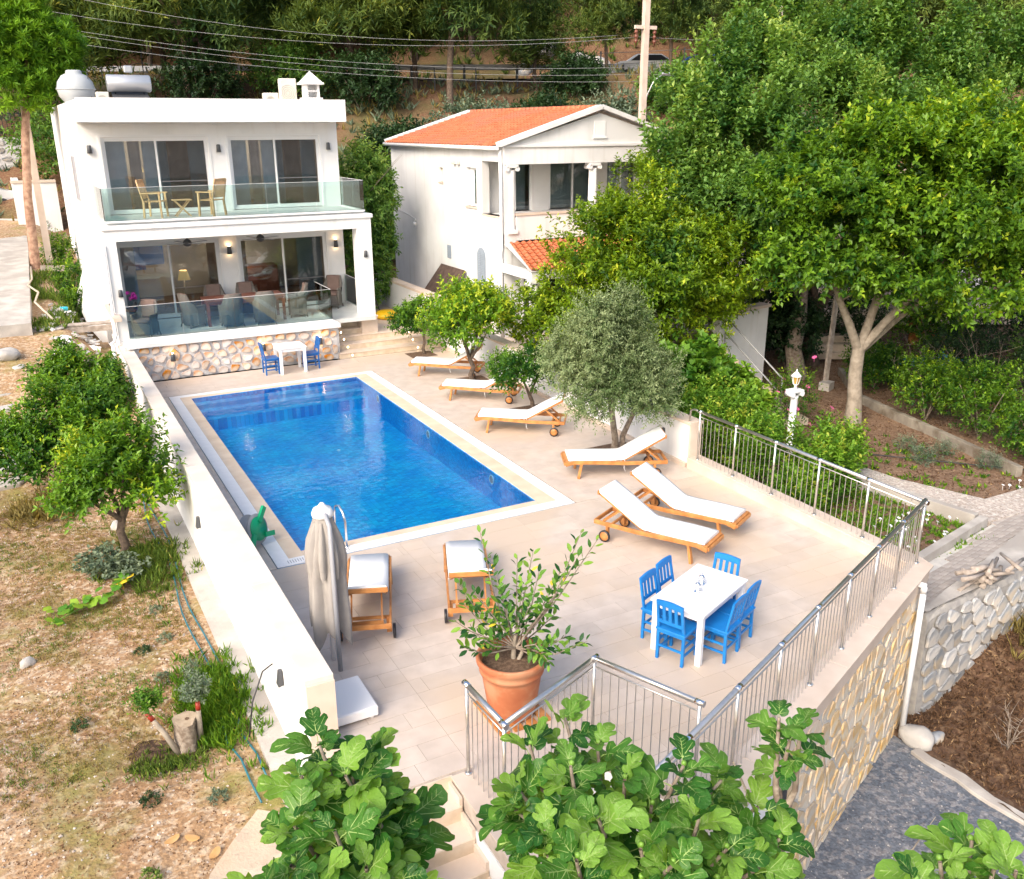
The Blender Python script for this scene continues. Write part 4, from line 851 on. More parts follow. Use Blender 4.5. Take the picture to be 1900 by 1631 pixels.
def make_chair(m, lab, grp):
    t = thing('wooden_chair', lab, 'chair', (0, 0, 0), 0, grp)
    # local: faces +y, back at -y
    for s_ in (-1, 1):
        MB().bar((.18*s_, .18, 0), (.18*s_, .18, .44), .038).build('leg', m, t, bevel=.003)
        b = MB().bar((.18*s_, -.18, 0), (.18*s_, -.17, .46), .038); b.bar((.18*s_, -.17, .44), (.17*s_, -.25, .86), .036, .03); b.build('leg', m, t, bevel=.003)
        for z in (.14, .26): MB().bar((.18*s_, -.17, z), (.18*s_, .17, z), .02, .028).build('stretcher', m, t)
    for z in (.17, .29): MB().bar((-.17, .18, z), (.17, .18, z), .02, .028).build('stretcher', m, t)
    MB().bar((-.17, -.18, .2), (.17, -.18, .2), .02, .028).build('stretcher', m, t)
    MB().box((0, .0, .445), (.42, .42, .03)).build('seat', m, t, bevel=.008)
    MB().bx(-.165, .165, .165, .19, .39, .43).bx(-.165, .165, -.19, -.165, .39, .43).bx(-.19, -.165, -.165, .165, .39, .43).bx(.165, .19, -.165, .165, .39, .43).build('apron', m, t)
    tr = MB()
    n = 8; prof = [(-.19+.38*i/n, .875+.02*sin(pi*i/n)) for i in range(n+1)]; low = [(-.19+.38*i/n, .80+.008*sin(pi*i/n)) for i in range(n+1)]
    vs = [(x, -.262, z) for x, z in prof]+[(x, -.25, z) for x, z in low]+[(x, -.235, z) for x, z in prof]+[(x, -.222, z) for x, z in low]; k = n+1
    fs = [(i, i+1, k+i+1, k+i) for i in range(n)]+[(2*k+i+1, 2*k+i, 3*k+i, 3*k+i+1) for i in range(n)]+[(i+1, i, 2*k+i, 2*k+i+1) for i in range(n)]+[(k+i, k+i+1, 3*k+i+1, 3*k+i) for i in range(n)]+[(0, k, 3*k, 2*k), (n, 2*k+n, 3*k+n, k+n)]
    tr.add(vs, fs); tr.build('top_rail', m, t)
    MB().bar((-.165, -.20, .57), (.165, -.20, .57), .022, .045).build('back_rail', m, t)
    for x in (-.085, 0, .085): MB().bar((x, -.203, .58), (x, -.243, .81), .042, .014).build('back_slat', m, t)
    return t
TB = (3.93, -5.18); TR = radians(22.6)
def tloc(x, y, c=TB, r=TR): return (c[0]+x*cos(r)-y*sin(r), c[1]+x*sin(r)+y*cos(r), 0)
C0 = make_chair(M['blue'], 'bright blue wooden chair at the end of the white table nearest the camera', 'blue wooden chairs at the white dining table')
C0.location = tloc(-.56, .0); C0.rotation_euler = (0, 0, TR-pi/2)
for x, y, r, lab in ((.62, .05, TR+pi/2, 'bright blue chair at the far end of the white dining table'),
                     (-.27, .40, TR+pi, 'bright blue chair on the pool side of the white table, nearer the potted plant'),
                     (.2, .43, TR+pi, 'bright blue chair on the pool side of the white table, nearer the loungers'),
                     (-.14, -.38, TR, 'bright blue chair on the railing side of the white table, nearer the camera'),
                     (.30, -.36, TR, 'bright blue chair on the railing side of the white table, farther from the camera')):
    dup(C0, tloc(x, y), r, lab)
def table(name, lab, loc, rz, L, W, H, m, leg=.075, th=.035, over=.02):
    t = thing(name, lab, 'table', loc, rz)
    MB().box((0, 0, H-th/2), (L, W, th)).build('table_top', m, t, bevel=.005)
    a, b = L/2-leg/2-over, W/2-leg/2-over
    for sx in (-1, 1):
        for sy in (-1, 1): MB().box((sx*a, sy*b, (H-th)/2), (leg, leg, H-th)).build('leg', m, t, bevel=.004)
    for sy in (-1, 1): MB().box((0, sy*b, H-th-.045), (L-2*leg-2*over, .02, .09)).build('apron', m, t)
    for sx in (-1, 1): MB().box((sx*a, 0, H-th-.045), (.02, W-2*leg-2*over, .09)).build('apron', m, t)
    return t
table('dining_table', 'white rectangular dining table with two small lanterns and six blue chairs', (*TB, 0), TR, 1.26, .76, .75, M['whitepaint'])
def lantern(loc, lab):
    t = thing('lantern', lab, 'lantern', loc, .3, 'small wire lanterns on the white dining table')
    MB().box((0, 0, .008), (.085, .085, .016)).build('base', M['chrome'], t)
    f = MB()
    for sx in (-1, 1):
        for sy in (-1, 1): f.bar((sx*.038, sy*.038, .016), (sx*.034, sy*.034, .11), .006)
    for z in (.05, .08): f.tube([(.036*cos(a), .036*sin(a), z) for a in np.linspace(0, 2*pi, 9)], .003, 4, caps=False)
    f.build('frame', M['chrome'], t); MB().lathe([(.018, .016), (.018, .06)], 8).build('candle', M['whitepaint'], t)
    MB().lathe([(.055, .11), (.03, .14), (.012, .15), (.012, .165)], 4).build('cap', M['chrome'], t); MB().tube([(.02*cos(a), 0, .185+.02*sin(a)) for a in np.linspace(0, 2*pi, 9)], .003, 4, caps=False).build('ring', M['chrome'], t)
lantern((*tloc(-.12, -.02)[:2], .75), 'small silver lantern on the white table, nearer the camera end'); lantern((*tloc(.10, .04)[:2], .75), 'small silver lantern on the white table, nearer the far end')
# small table by the stone wall
table('bistro_table', 'small white square table against the rubble stone wall', (2.98, 11.5, 0), 0, .78, .72, .75, M['whitepaint'])
C1 = dup(C0, (2.42, 11.5, 0), -pi/2, 'dark blue chair on the boundary wall side of the small white table'); C1['group'] = 'blue chairs at the small white table'
for c in KIDS.get(C1.name, []): c.data = c.data.copy(); c.data.materials.clear(); c.data.materials.append(M['bluedk'])
dup(C1, (3.58, 11.55, 0), pi/2, 'dark blue chair on the steps side of the small white table')

# parasol with weighted base
t = thing('parasol', 'folded taupe cantilever parasol standing against the boundary wall', 'parasol', (-.52, -3.35, 0))
f = MB(); n = 48
prof = [(2.10, .07), (2.02, .12), (1.75, .17), (1.5, .225), (1.2, .25), (.9, .265), (.6, .28), (.35, .27)]
vs = []
for z, r in prof:
    for j in range(n):
        a = 2*pi*j/n; k = .5+.5*cos(6*a+.9*sin(z*2.2)); q = r*(1-.5*k*min(1, (2.12-z)*1.4)); dz = 0
        if z < .4: dz = .16*k+.12*sin(3*a)
        elif z < .7: dz = .05*k
        vs.append((q*cos(a), q*sin(a), z+dz))
f.add(vs, [(i*n+j, i*n+(j+1) % n, (i+1)*n+(j+1) % n, (i+1)*n+j) for i in range(len(prof)-1) for j in range(n)], 0, True)
f.build('canopy', M['parasol'], t)
f2 = MB(); vs = []      # the loose outer valance folds
for z, r in ((1.98, .13), (1.72, .235), (1.5, .27), (1.38, .25)):
    for j in range(n):
        a = 2*pi*j/n; k = .5+.5*cos(8*a+.9); q = r*(1-.35*k); vs.append((q*cos(a), q*sin(a), z-(.14*(1-k) if z < 1.45 else 0)))
f2.add(vs, [(i*n+j, i*n+(j+1) % n, (i+1)*n+(j+1) % n, (i+1)*n+j) for i in range(3) for j in range(n)], 0, True); f2.build('vent_flap', M['parasol'], t)
MB().lathe([(.13, 2.03), (.135, 2.07), (.11, 2.13), (.05, 2.16), (.025, 2.2), (.0, 2.21)], 18).build('cap', M['whitepaint'], t)
MB().tube([(0, 0, .0), (0, 0, 2.05)], .03, 8).build('pole', M['whitepaint'], t)
MB().tube([(.0, -.28, .0), (.0, -.26, 2.0), (0, -.05, 2.12)], .03, 8).build('mast', M['greyalu'], t)
t = thing('parasol_weight', 'white square weight cover on the deck beside the boundary wall end', 'parasol base', (-.74, -4.42, 0))
MB().box((0, 0, .10), (.62, .72, .13)).build('cover', M['whitepaint'], t, bevel=.015)
for sx in (-.24, .24):
    for sy in (-.3, .3): MB().lathe([(.03, 0), (.03, .035)], 8).build('foot', M['whitepaint'], t, (sx, sy, 0))
# hose reel hung on the wall
t = thing('hose_reel', 'green wall-mounted hose reel on the inside of the boundary wall', 'hose reel', (-.62, .55, .30))
r_ = MB().lathe([(.05, -.1), (.25, -.1), (.25, -.08), (.16, -.08), (.16, .08), (.25, .08), (.25, .1), (.05, .1)], 24).build('drum', M['grey'], t); r_.rotation_euler = (pi/2-.25, 0, .75)
g_ = MB().lathe([(.0, .105), (.2, .105), (.2, .125), (.0, .13)], 22).build('side_plate', M['green'], r_)
for p_, q_ in (((.05, .1, .12), (.26, .28, .14)), ((-.15, -.05, .12), (-.30, -.2, .13)), ((.1, -.15, .12), (.3, -.2, .14))): MB().bar(p_, q_, .08, .05).build('crank_arm', M['green'], r_)
MB().bar((-.3, .0, 0), (-.05, .0, 0), .06, .06).build('wall_bracket', M['grey'], t)
# pool ladder
t = thing('pool_ladder', 'chrome grab rails of the pool ladder at the near pool edge', 'ladder', (.68, .0, 0))
for dx in (0, .46)[:1]:
    pass
for k, dx in enumerate((-.0, -.0)):
    pass
MB().tube([(.02, -.22, 0), (.02, -.22, .45), (.0, -.18, .6), (-.02, -.06, .68), (-.04, .06, .64), (-.05, .12, .5), (-.05, .13, -.6)], .02, 10).build('handrail', M['chrome'], t)
MB().lathe([(.045, 0), (.04, .012)], 12).build('flange', M['chrome'], t, (.02, -.22, 0))
for k in range(2): MB().box((-.28, .13, -.2-.25*k), (.44, .07, .025)).build('rung', M['chrome'], t)
MB().tube([(-.50, .13, -.62), (-.50, .13, -.06)], .02, 8).build('rail_leg', M['chrome'], t)

# ------------------------------------------------- railings
def railing(name, lab, path, zb, zt, step, parent=None, npost=None, balus=.105, slope=None):
    t = thing(name, lab, 'railing')
    for (a, b, n, p0, p1) in path:
        A = Vector((*a, 0)); B = Vector((*b, 0)); Lr = (B-A).length
        MB().tube([(A.x, A.y, zt), (B.x, B.y, zt)], .03, 12).build('handrail', M['steel'], t)
        MB().tube([(A.x, A.y, zt-.10), (B.x, B.y, zt-.10)], .009, 6).build('upper_bar', M['steel'], t)
        for i in range(n+1):
            q = A+(B-A)*(i/n)
            if (i == 0 and not p0) or (i == n and not p1): continue
            MB().tube([(q.x, q.y, zb), (q.x, q.y, zt-.02)], .02, 10).build('post', M['steel'], t)
            MB().lathe([(.042, 0), (.04, .012), (.022, .02)], 12).build('flange', M['steel'], t, (q.x, q.y, zb))
            MB().tube([q+Vector((0, 0, zt))-(B-A).normalized()*.05, q+Vector((0, 0, zt))+(B-A).normalized()*.05], .034, 12).build('joint', M['chrome'], t)
        k = max(1, int(Lr/n/balus))
        for i in range(n):
            for j in range(1, k):
                q = A+(B-A)*((i+j/k)/n); bal(t, q, zb, zt)
    return t
BM = {}
def bal(t, q, zb, zt):
    h = round(zt-.10-zb, 3)
    if h not in BM: BM[h] = MB().tube([(0, 0, 0), (0, 0, h)], .0065, 5, caps=False).mesh('baluster', M['steel'])
    link('baluster', BM[h], t, (q.x, q.y, zb))
R0 = (7.97, -5.36)
rl = railing('garden_railing', 'steel railing on the beige ledge along the shrub garden', [((7.97, -.2), R0, 5, True, True)], .225, 1.22, 1.)
MB().tube([(7.97, -.2, 1.22), (7.97, -.02, 1.22), (7.97, .08, 1.18), (7.97, .12, .95)], .02, 8).build('end_bend', M['steel'], rl)
du = Vector((-.924, -.381))
end = (R0[0]+du.x*9.2, R0[1]+du.y*9.2)
railing('front_railing', 'long steel railing on top of the ochre stone retaining wall', [(R0, end, 9, False, True)], .225, 1.26, 1.)
railing('stair_railing', 'steel railing with a corner guarding the stairwell beside the terracotta pot', [((.07, -6.14), (.1, -6.91), 1, True, True), ((.1, -6.91), (1.49, -6.36), 1, False, True), ((1.49, -6.36), (1.97, -7.53), 1, False, True)], 0, 1.1, 1.)

# ------------------------------------------------- terrace furniture
def make_wicker():
    t = thing('wicker_armchair', 'x', 'armchair', (0, 0, 0), 0, 'grey wicker armchairs on the terrace')
    # faces +y
    n = 9; b = MB(); vs = []
    ang = [radians(d) for d in np.linspace(200-20, 380-20, n)]   # wrap-around shell behind
    for a in ang:
        hz_ = .98 if abs(a-radians(270)) < radians(50) else (.74 if abs(a-radians(270)) < radians(70) else .64)
        c, s_ = cos(a), sin(a)
        for rr_, z in ((.27, .06), (.29, .40), (.33, hz_)): vs.append((c*rr_*1.02, s_*rr_*.95+(.0 if z < .5 else -.05), z))
        for rr_, z in ((.27, hz_), (.24, .40)): vs.append((c*rr_*1.02, s_*rr_*.95+(.0 if z < .5 else -.05), z))
    fs = [(i*5+j, (i+1)*5+j, (i+1)*5+j+1, i*5+j+1) for i in range(n-1) for j in range(4)]
    b.add(vs, fs, 0, True); b.build('backrest', M['wicker'], t)
    for s_ in (-1, 1):
        MB().bx(s_*.28-.035, s_*.28+.035, -.02, .27, .58, .64).bx(s_*.28-.03, s_*.28+.03, -.02, .25, .1, .58).build('armrest', M['wicker'], t, bevel=.02)
        for y in (-.22, .22): MB().bar((s_*.24, y, .1), (s_*.26, y*1.1, 0), .035).build('leg', M['wicker'], t)
    MB().bx(-.25, .25, -.24, .27, .1, .40).build('seat', M['wicker'], t, bevel=.02)
    MB().bx(-.24, .24, -.18, .28, .402, .49).build('seat_cushion', M['browncush'], t, bevel=.03)
    MB().box((0, -.22, .74), (.44, .10, .5), M4=Matrix.Rotation(.12, 3, 'X')).build('back_cushion', M['browncush'], t, bevel=.04)
    return t
W0 = make_wicker(); W0.location = (-.50, 13.1, 1.06); W0.rotation_euler = (0, 0, 2.5); W0['label'] = 'grey wicker armchair in the corner of the terrace beside the side table'
TT = (2.35, 13.95)
for x, y, r, lab in ((.85, 13.85, -1.2, 'grey wicker armchair at the head of the dark dining table, by the purple flowers'), (1.85, 13.25, .1, 'grey wicker armchair behind the glass at the dining table, nearer the flowers'),
                     (2.80, 13.25, -.1, 'grey wicker armchair behind the glass at the dining table, nearer the steps'), (3.95, 13.9, 1.4, 'grey wicker armchair at the steps end of the dark dining table'),
                     (1.7, 14.75, pi, 'grey wicker armchair against the lit wall side of the table, left of its twin'), (2.65, 14.75, pi, 'grey wicker armchair on the house side of the table, in front of the lamp pier'),
                     (5.3, 14.75, 2.5, 'grey wicker armchair alone at the pillar end of the terrace')):
    dup(W0, (x, y, 1.06), r, lab)
tt = table('terrace_table', 'dark red-brown wooden dining table among the wicker armchairs', (2.35, 13.95, 1.06), 0, 2.3, .9, .75, M['redwood'], .08, .05)
t = thing('side_table', 'round red-brown side table under a vase of magenta flowers', 'side table', (-.6, 14.1, 1.06)); MB().lathe([(.34, .58), (.35, .60), (.34, .62)], 20).build('table_top', M['redwood'], t)
for k in range(3): MB().bar((.05*cos(k*2.1), .05*sin(k*2.1), .58), (.25*cos(k*2.1), .25*sin(k*2.1), 0), .04).build('leg', M['redwood'], t)
t = thing('flower_vase', 'glass vase of magenta flowers on the terrace side table', 'vase', (-.62, 14.1, 1.68)); MB().lathe([(.04, 0), (.06, .08), (.035, .18), (.05, .2)], 12).build('vase', M['darkgrey'], t)
fm = mk('magenta_petal', (.45, .01, .30), (.6, .03, .42), 9, .6)
for k in range(9):
    fl = MB(); cx, cy, cz = random.gauss(0, .09), random.gauss(0, .08), .32+random.gauss(0, .06)
    for j in range(26):
        a = random.uniform(0, 2*pi); b = random.uniform(-1, 1); v = Vector((cos(a)*cos(b), sin(a)*cos(b), sin(b)))*.055; q = v.orthogonal().normalized()*.02; r2_ = v.cross(q).normalized()*.02
        o_ = Vector((cx, cy, cz))+v; fl.add([o_-q, o_-r2_, o_+q, o_+r2_], [(0, 1, 2, 3)])
    fl.build('blossom', fm, t)
# balcony chairs and folding table
def balcony_chair(loc, rz, lab):
    t = thing('slatted_armchair', lab, 'chair', loc, rz, 'pale teak armchairs on the balcony'); m = M['paleteak']; t.scale = (1.15, 1.1, 1.02)
    for s_ in (-1, 1):
        MB().bar((.24*s_, .22, 0), (.24*s_, .2, .64), .045).build('leg', m, t); MB().bar((.24*s_, -.22, 0), (.22*s_, -.2, .45), .045).build('leg', m, t); MB().bar((.23*s_, -.2, .42), (.22*s_, -.32, .98), .045, .03).build('back_post', m, t)
        MB().box((.25*s_, 0, .65), (.055, .52, .025)).build('armrest', m, t)
    for k in range(7): MB().box((0, -.2+.067*k, .43), (.46, .05, .02)).build('slat', m, t)
    MB().bar((-.22, -.32, .97), (.22, -.32, .97), .03, .07).build('top_rail', m, t)
    for k in range(8): MB().bar((-.17+.049*k, -.23, .5), (-.17+.049*k, -.315, .94), .032, .012).build('back_slat', m, t)
balcony_chair((.28, 14.35, 4.135), -2.0, 'pale teak slatted armchair on the balcony, left of the folding table'); balcony_chair((1.78, 14.1, 4.135), .75, 'pale teak slatted armchair on the balcony, right of the folding table')
t = thing('folding_table', 'small pale teak folding table between the balcony armchairs', 'table', (1.0, 14.35, 4.135))
for k in range(5): MB().box((0, -.16+.08*k, .45), (.5, .07, .02)).build('slat', M['paleteak'], t)
for s_ in (-1, 1): MB().bar((-.2, .15*s_, .44), (.2, .15*s_, 0), .03).bar((.2, .13*s_, .44), (-.2, .13*s_, 0), .03).build('cross_leg', M['paleteak'], t)
t = thing('hammock_swing', 'blue seat swing chair on thin black legs beside the glass railing', 'swing chair', (6.6, 15.6, .5)); MB().box((0, 0, .5), (.7, .6, .1)).build('seat', M['blue'], t, bevel=.04)
for dx, dy in ((-.5, -.4), (.5, -.4), (0, .5)): MB().tube([(dx, dy, 0), (dx*.1, dy*.1, 1.7)], .02, 6).build('leg', M['black'], t)
t = thing('toy_box', 'bright yellow inflatable beside the walkway tree', 'inflatable', (7.2, 14.9, .5)); MB().lathe([(.0, 0), (.42, .02), (.46, .12), (.36, .22), (.1, .26)], 18).build('body', mk('yellow_plastic', (.85, .50, .01), rough=.4), t)
# =================================================================== VEGETATION
def fast_mesh(name, V, F4, mat, tint, mats=None, smooth=False):
    me = bpy.data.meshes.new(name); nv, nf = len(V), len(F4)
    me.vertices.add(nv); me.vertices.foreach_set('co', np.ascontiguousarray(V, dtype=np.float32).ravel())
    k = F4.shape[1]; me.loops.add(nf*k); me.loops.foreach_set('vertex_index', np.ascontiguousarray(F4, dtype=np.int32).ravel())
    me.polygons.add(nf); me.polygons.foreach_set('loop_start', np.arange(0, nf*k, k, dtype=np.int32))
    me.materials.append(mat); me.update(calc_edges=True)
    a = me.attributes.new('tint', 'FLOAT', 'POINT'); a.data.foreach_set('value', np.ascontiguousarray(tint, dtype=np.float32)); return me
def unit(a): return a/np.maximum(np.linalg.norm(a, axis=-1, keepdims=True), 1e-9)
def leaves(C, D, Nn, L, W, tint, fold=.25, droop=.15):
    """folded diamond leaves, two triangles each: C base, D axis, Nn normal"""
    D = unit(D); S = unit(np.cross(D, Nn)); Nn = np.cross(S, D); L = L[:, None]; W = W[:, None]
    mid = C+D*L*.45; p0 = C; p1 = mid+S*W*.5+Nn*W*fold; p2 = C+D*L-Nn*L*droop; p3 = mid-S*W*.5+Nn*W*fold
    V = np.stack([p0, p1, p2, p3], 1).reshape(-1, 3); n = len(C); b = np.arange(n)[:, None]*4
    F = np.concatenate([b+np.array([[0, 1, 2]]), b+np.array([[0, 2, 3]])], 0); return V, F, np.repeat(tint, 4)
def rdir(n, g): return unit(g.normal(size=(n, 3)))
def crown(lobes, nspr, kl, L, W, g, spr=.3, up=.5, out=.6, jit=.5, inner=.55, tintbase=.35, droop=.15, flat=.0, lump=.18, bot=-.9, gap=0., gs=2.2):
    """lobes: (cx,cy,cz,rx,ry,rz); sprigs spread in the shell of every lobe"""
    lob = np.array(lobes, float); vol = (lob[:, 3]*lob[:, 4]*lob[:, 5])**(2/3)+.06; pr = vol/vol.sum(); lt = g.normal(size=len(lob))*.13
    idx = g.choice(len(lob), nspr, p=pr); c = lob[idx, :3]; r = lob[idx, 3:]
    d = rdir(nspr, g); d[:, 2] = np.where(d[:, 2] < bot, -d[:, 2], d[:, 2])
    rad = inner+(1-inner)*g.random(nspr)**.6
    ph = g.random(6)*6; wob = 1+lump*(np.sin(d[:, 0]*5+ph[0]+idx)+np.sin(d[:, 1]*6+ph[1]+2*idx)+np.sin(d[:, 2]*5+ph[2]+3*idx))/1.7
    P = c+d*r*(rad*wob)[:, None]; n = unit(d/r)
    ax = unit(n*out+np.array([0, 0, up])+rdir(nspr, g)*jit)
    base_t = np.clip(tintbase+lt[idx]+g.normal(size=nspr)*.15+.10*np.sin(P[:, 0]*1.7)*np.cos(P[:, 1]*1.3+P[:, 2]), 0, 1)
    if gap:
        f = np.sin(P[:, 0]*gs+ph[0])*np.sin(P[:, 1]*gs*1.1+ph[1])+np.sin(P[:, 2]*gs*1.3+ph[2]+P[:, 0])*.8+np.sin((P[:, 0]+P[:, 1])*gs*.6+ph[3])*.5
        kp = (f > np.quantile(f, gap)) | (g.random(nspr) < .12); P, ax, base_t = P[kp], ax[kp], base_t[kp]; nspr = len(P)
    t = (np.arange(kl)+g.random((nspr, kl)))/kl
    Q = P[:, None]+ax[:, None]*(t*spr*(.6+.8*g.random((nspr, 1))))[..., None]
    ang = 2.4*np.arange(kl)[None]+g.random((nspr, 1))*6.28; s1 = unit(np.cross(ax, np.array([.3, .2, .93]))); s2 = np.cross(ax, s1)
    lat = s1[:, None]*np.cos(ang)[..., None]+s2[:, None]*np.sin(ang)[..., None]
    DD = ax[:, None]*(.35+.6*t[..., None])+lat*.9+g.normal(size=Q.shape)*.2; DD[..., 2] -= flat
    NN = ax[:, None]*.6+np.array([0, 0, .8])+g.normal(size=Q.shape)*.35
    m = nspr*kl; sz = (.65+.6*g.random(m))*(1-.25*t.ravel())
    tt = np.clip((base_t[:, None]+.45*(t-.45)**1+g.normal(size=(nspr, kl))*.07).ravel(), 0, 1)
    return leaves(Q.reshape(m, 3), DD.reshape(m, 3), NN.reshape(m, 3), L*sz, W*sz, tt, droop=droop)
def limbs(base, tips, r0, g, fork=None, n=7, m='bark', twist=.12):
    """one continuous trunk that forks towards the tips, tapering"""
    b = MB(); base = Vector(base); fork = Vector(fork)
    tr = [base+(fork-base)*t+Vector((g.normal()*twist*r0*4, g.normal()*twist*r0*4, 0))*(0 if t in (0, 1) else 1) for t in (0, .3, .65, 1)]
    b.tube([base+Vector((0, 0, -.15))]+tr, [r0*1.35, r0*1.15, r0*.95, r0*.85, r0*.8], 9, caps=False)
    for tp in tips:
        tp = Vector(tp); q = fork+(tp-fork)*.45+Vector((g.normal()*.1, g.normal()*.1, g.normal()*.05+.12))*(tp-fork).length*.5
        r1 = r0*.62; b.tube([fork-(fork-base).normalized()*r0*.5, fork+(q-fork)*.5, q, q+(tp-q)*.6, tp], [r1, r1*.85, r1*.65, r1*.4, r1*.15], 7, caps=False)
        for k in range(3):
            e = q+(tp-q)*g.random()+Vector((g.normal(), g.normal(), abs(g.normal())))*(tp-fork).length*.22
            b.tube([q+(tp-q)*.1*k, (q+e)/2+Vector((0, 0, .05)), e], [r1*.4, r1*.25, r1*.08], 5, caps=False)
    return b
LF = {
 'citrus': leafmat('citrus_leaf', (.022, .095, .012), (.19, .38, .025), .38, .35, (.44, .54, .03)),
 'olive': leafmat('olive_leaf', (.09, .16, .05), (.32, .40, .20), .25, .5),
 'laurel': leafmat('laurel_leaf', (.035, .11, .010), (.24, .38, .015), .38, .38, (.50, .58, .04)),
 'mulb': leafmat('broad_leaf', (.035, .12, .025), (.20, .37, .07), .42, .42, (.36, .50, .12)),
 'hib': leafmat('bright_leaf', (.022, .095, .014), (.19, .36, .022), .42, .42, (.42, .54, .03)),
 'pine': leafmat('pine_needle', (.028, .075, .018), (.17, .25, .045), .3, .6, (.34, .36, .06)),
 'pinel': leafmat('bright_pine_needle', (.06, .18, .012), (.24, .46, .025), .3, .55, (.36, .6, .05)),
 'fig': leafmat('fig_leaf', (.035, .12, .022), (.13, .28, .05), .38, .5, (.22, .38, .08)),
 'rub': leafmat('glossy_leaf', (.018, .07, .022), (.09, .22, .035), .25, .28, (.22, .38, .04)),
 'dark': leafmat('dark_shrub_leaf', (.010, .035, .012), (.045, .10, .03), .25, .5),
 'shrub': leafmat('shrub_leaf', (.045, .15, .015), (.20, .38, .03), .35, .45, (.38, .45, .05)),
 'grass': leafmat('grass_blade', (.05, .11, .02), (.22, .34, .05), .3, .6, (.38, .33, .10)),
 'dry': leafmat('dry_blade', (.18, .14, .045), (.42, .36, .13), .3, .8),
 'greyv': leafmat('grey_green_leaf', (.07, .12, .08), (.22, .28, .18), .2, .6),
 'squash': leafmat('squash_leaf', (.06, .20, .02), (.26, .45, .03), .35, .5, (.62, .55, .02)),
 'litterd': leafmat('dark_fallen_leaf', (.045, .024, .014), (.17, .095, .05), .1, .8, (.36, .24, .13)),
 'litter': leafmat('fallen_leaf', (.10, .05, .025), (.32, .19, .10), .1, .8, (.5, .36, .2)),
}
def tree(name, label, group, base, fork, tips, r0, lobes, nspr, kl, L, W, leaf, seed, bark='bark', cat='tree', **kw):
    g = np.random.default_rng(seed); t = thing(name, label, cat, base, 0, group); B = np.array(base)
    limbs((0, 0, 0), [tuple(np.array(q)-B) for q in tips], r0, g, tuple(np.array(fork)-B)).build('trunk', M[bark], t)
    lb = [(l[0]-B[0], l[1]-B[1], l[2]-B[2], *l[3:]) for l in lobes]
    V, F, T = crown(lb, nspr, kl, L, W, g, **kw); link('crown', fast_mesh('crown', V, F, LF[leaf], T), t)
    return t
def blob(cx, cy, cz, r, n, g, s=.55, zs=.8):
    """n lobes packed round a centre"""
    out = [(cx, cy, cz, r*.72, r*.72, r*.72*zs)]
    for k in range(n):
        a = 2.4*k+g.random(); e = g.uniform(-.45, 1.0); q = r*(.62+.12*g.random())
        out.append((cx+q*cos(a)*cos(e), cy+q*sin(a)*cos(e), cz+q*sin(e)*zs, r*s*g.uniform(.7, 1.1), r*s*g.uniform(.7, 1.1), r*s*zs*g.uniform(.7, 1.05)))
    return out
G = np.random.default_rng(5)
# citrus in the deck pits
tree('orange_tree', 'small orange tree in the deck pit nearest the stone steps', 'orange trees in the deck pits', (7.1, 11.55, -.03), (7.05, 11.5, .55), [(6.8, 11.4, 1.1), (7.4, 11.6, 1.1), (7.0, 11.8, 1.2)], .05, blob(6.95, 11.55, 1.05, .72, 7, G), 400, 8, .13, .065, 'citrus', 21, spr=.22, up=.35, bark='barkd')
tree('orange_tree', 'larger bright orange tree behind the second lounger from the steps', 'orange trees in the deck pits', (7.05, 8.15, -.03), (6.95, 8.1, .6), [(6.5, 7.9, 1.6), (7.4, 8.2, 1.6), (6.9, 8.6, 1.9), (7.3, 7.8, 1.3)], .075, blob(6.98, 8.15, 1.62, 1.05, 10, G), 1000, 9, .14, .07, 'citrus', 22, spr=.3, up=.45, bark='barkd', tintbase=.6)
tree('orange_tree', 'dark low orange tree half hidden behind the olive crown', 'orange trees in the deck pits', (7.1, 4.95, -.03), (7.0, 4.9, .4), [(6.6, 4.8, 1.0), (7.4, 5.0, 1.1)], .06, blob(6.75, 4.85, .98, .72, 7, G), 520, 8, .11, .055, 'citrus', 23, spr=.22, bark='barkd', tintbase=.25)
# olive
OL = [(6.75, 1.1, 2.2, .75, .75, .7), (6.2, 1.4, 2.35, .5, .5, .55), (5.95, 1.25, 1.85, .45, .45, .5), (7.15, .8, 1.75, .6, .55, .65), (6.85, 1.3, 2.75, .5, .5, .45), (7.35, .6, 1.25, .4, .4, .45), (6.6, .8, 1.55, .5, .5, .55), (6.5, 1.6, 2.7, .4, .4, .4), (7.5, 1.3, 2.2, .45, .45, .5), (6.15, 1.0, 2.75, .3, .3, .3)]
t = tree('olive_tree', 'grey-green olive tree with twin trunks beside the end of the low white wall', None, (7.15, 1.5, -.03), (7.0, 1.45, 1.0), [(6.2, 1.3, 2.2), (7.3, .8, 2.0), (6.7, 1.3, 2.9), (7.5, 1.2, 2.2)], .075, [(6.75+(a-6.75)*.9, b, 2.1+(c-2.1)*.9, r*.78, q*.78, s_*.76) for a, b, c, r, q, s_ in OL if c > 1.3]+[(5.7, 1.5, 2.2, .25, .25, .25), (6.3, .9, 3.05, .25, .25, .3), (7.0, 1.1, 3.1, .22, .22, .28), (7.75, .9, 1.7, .3, .3, .35), (7.35, .5, 1.35, .28, .28, .35), (6.1, .9, 1.5, .3, .3, .35)], 4600, 13, .085, .027, 'olive', 31, spr=.30, up=.3, out=.8, jit=.6, bark='bark', lump=.55)
MB().tube([(.16, -.05, -.1), (.2, 0, .35), (.35, -.1, .8), (.3, -.35, 1.4)], [.07, .06, .05, .03], 8, caps=False).build('second_trunk', M['bark'], t)
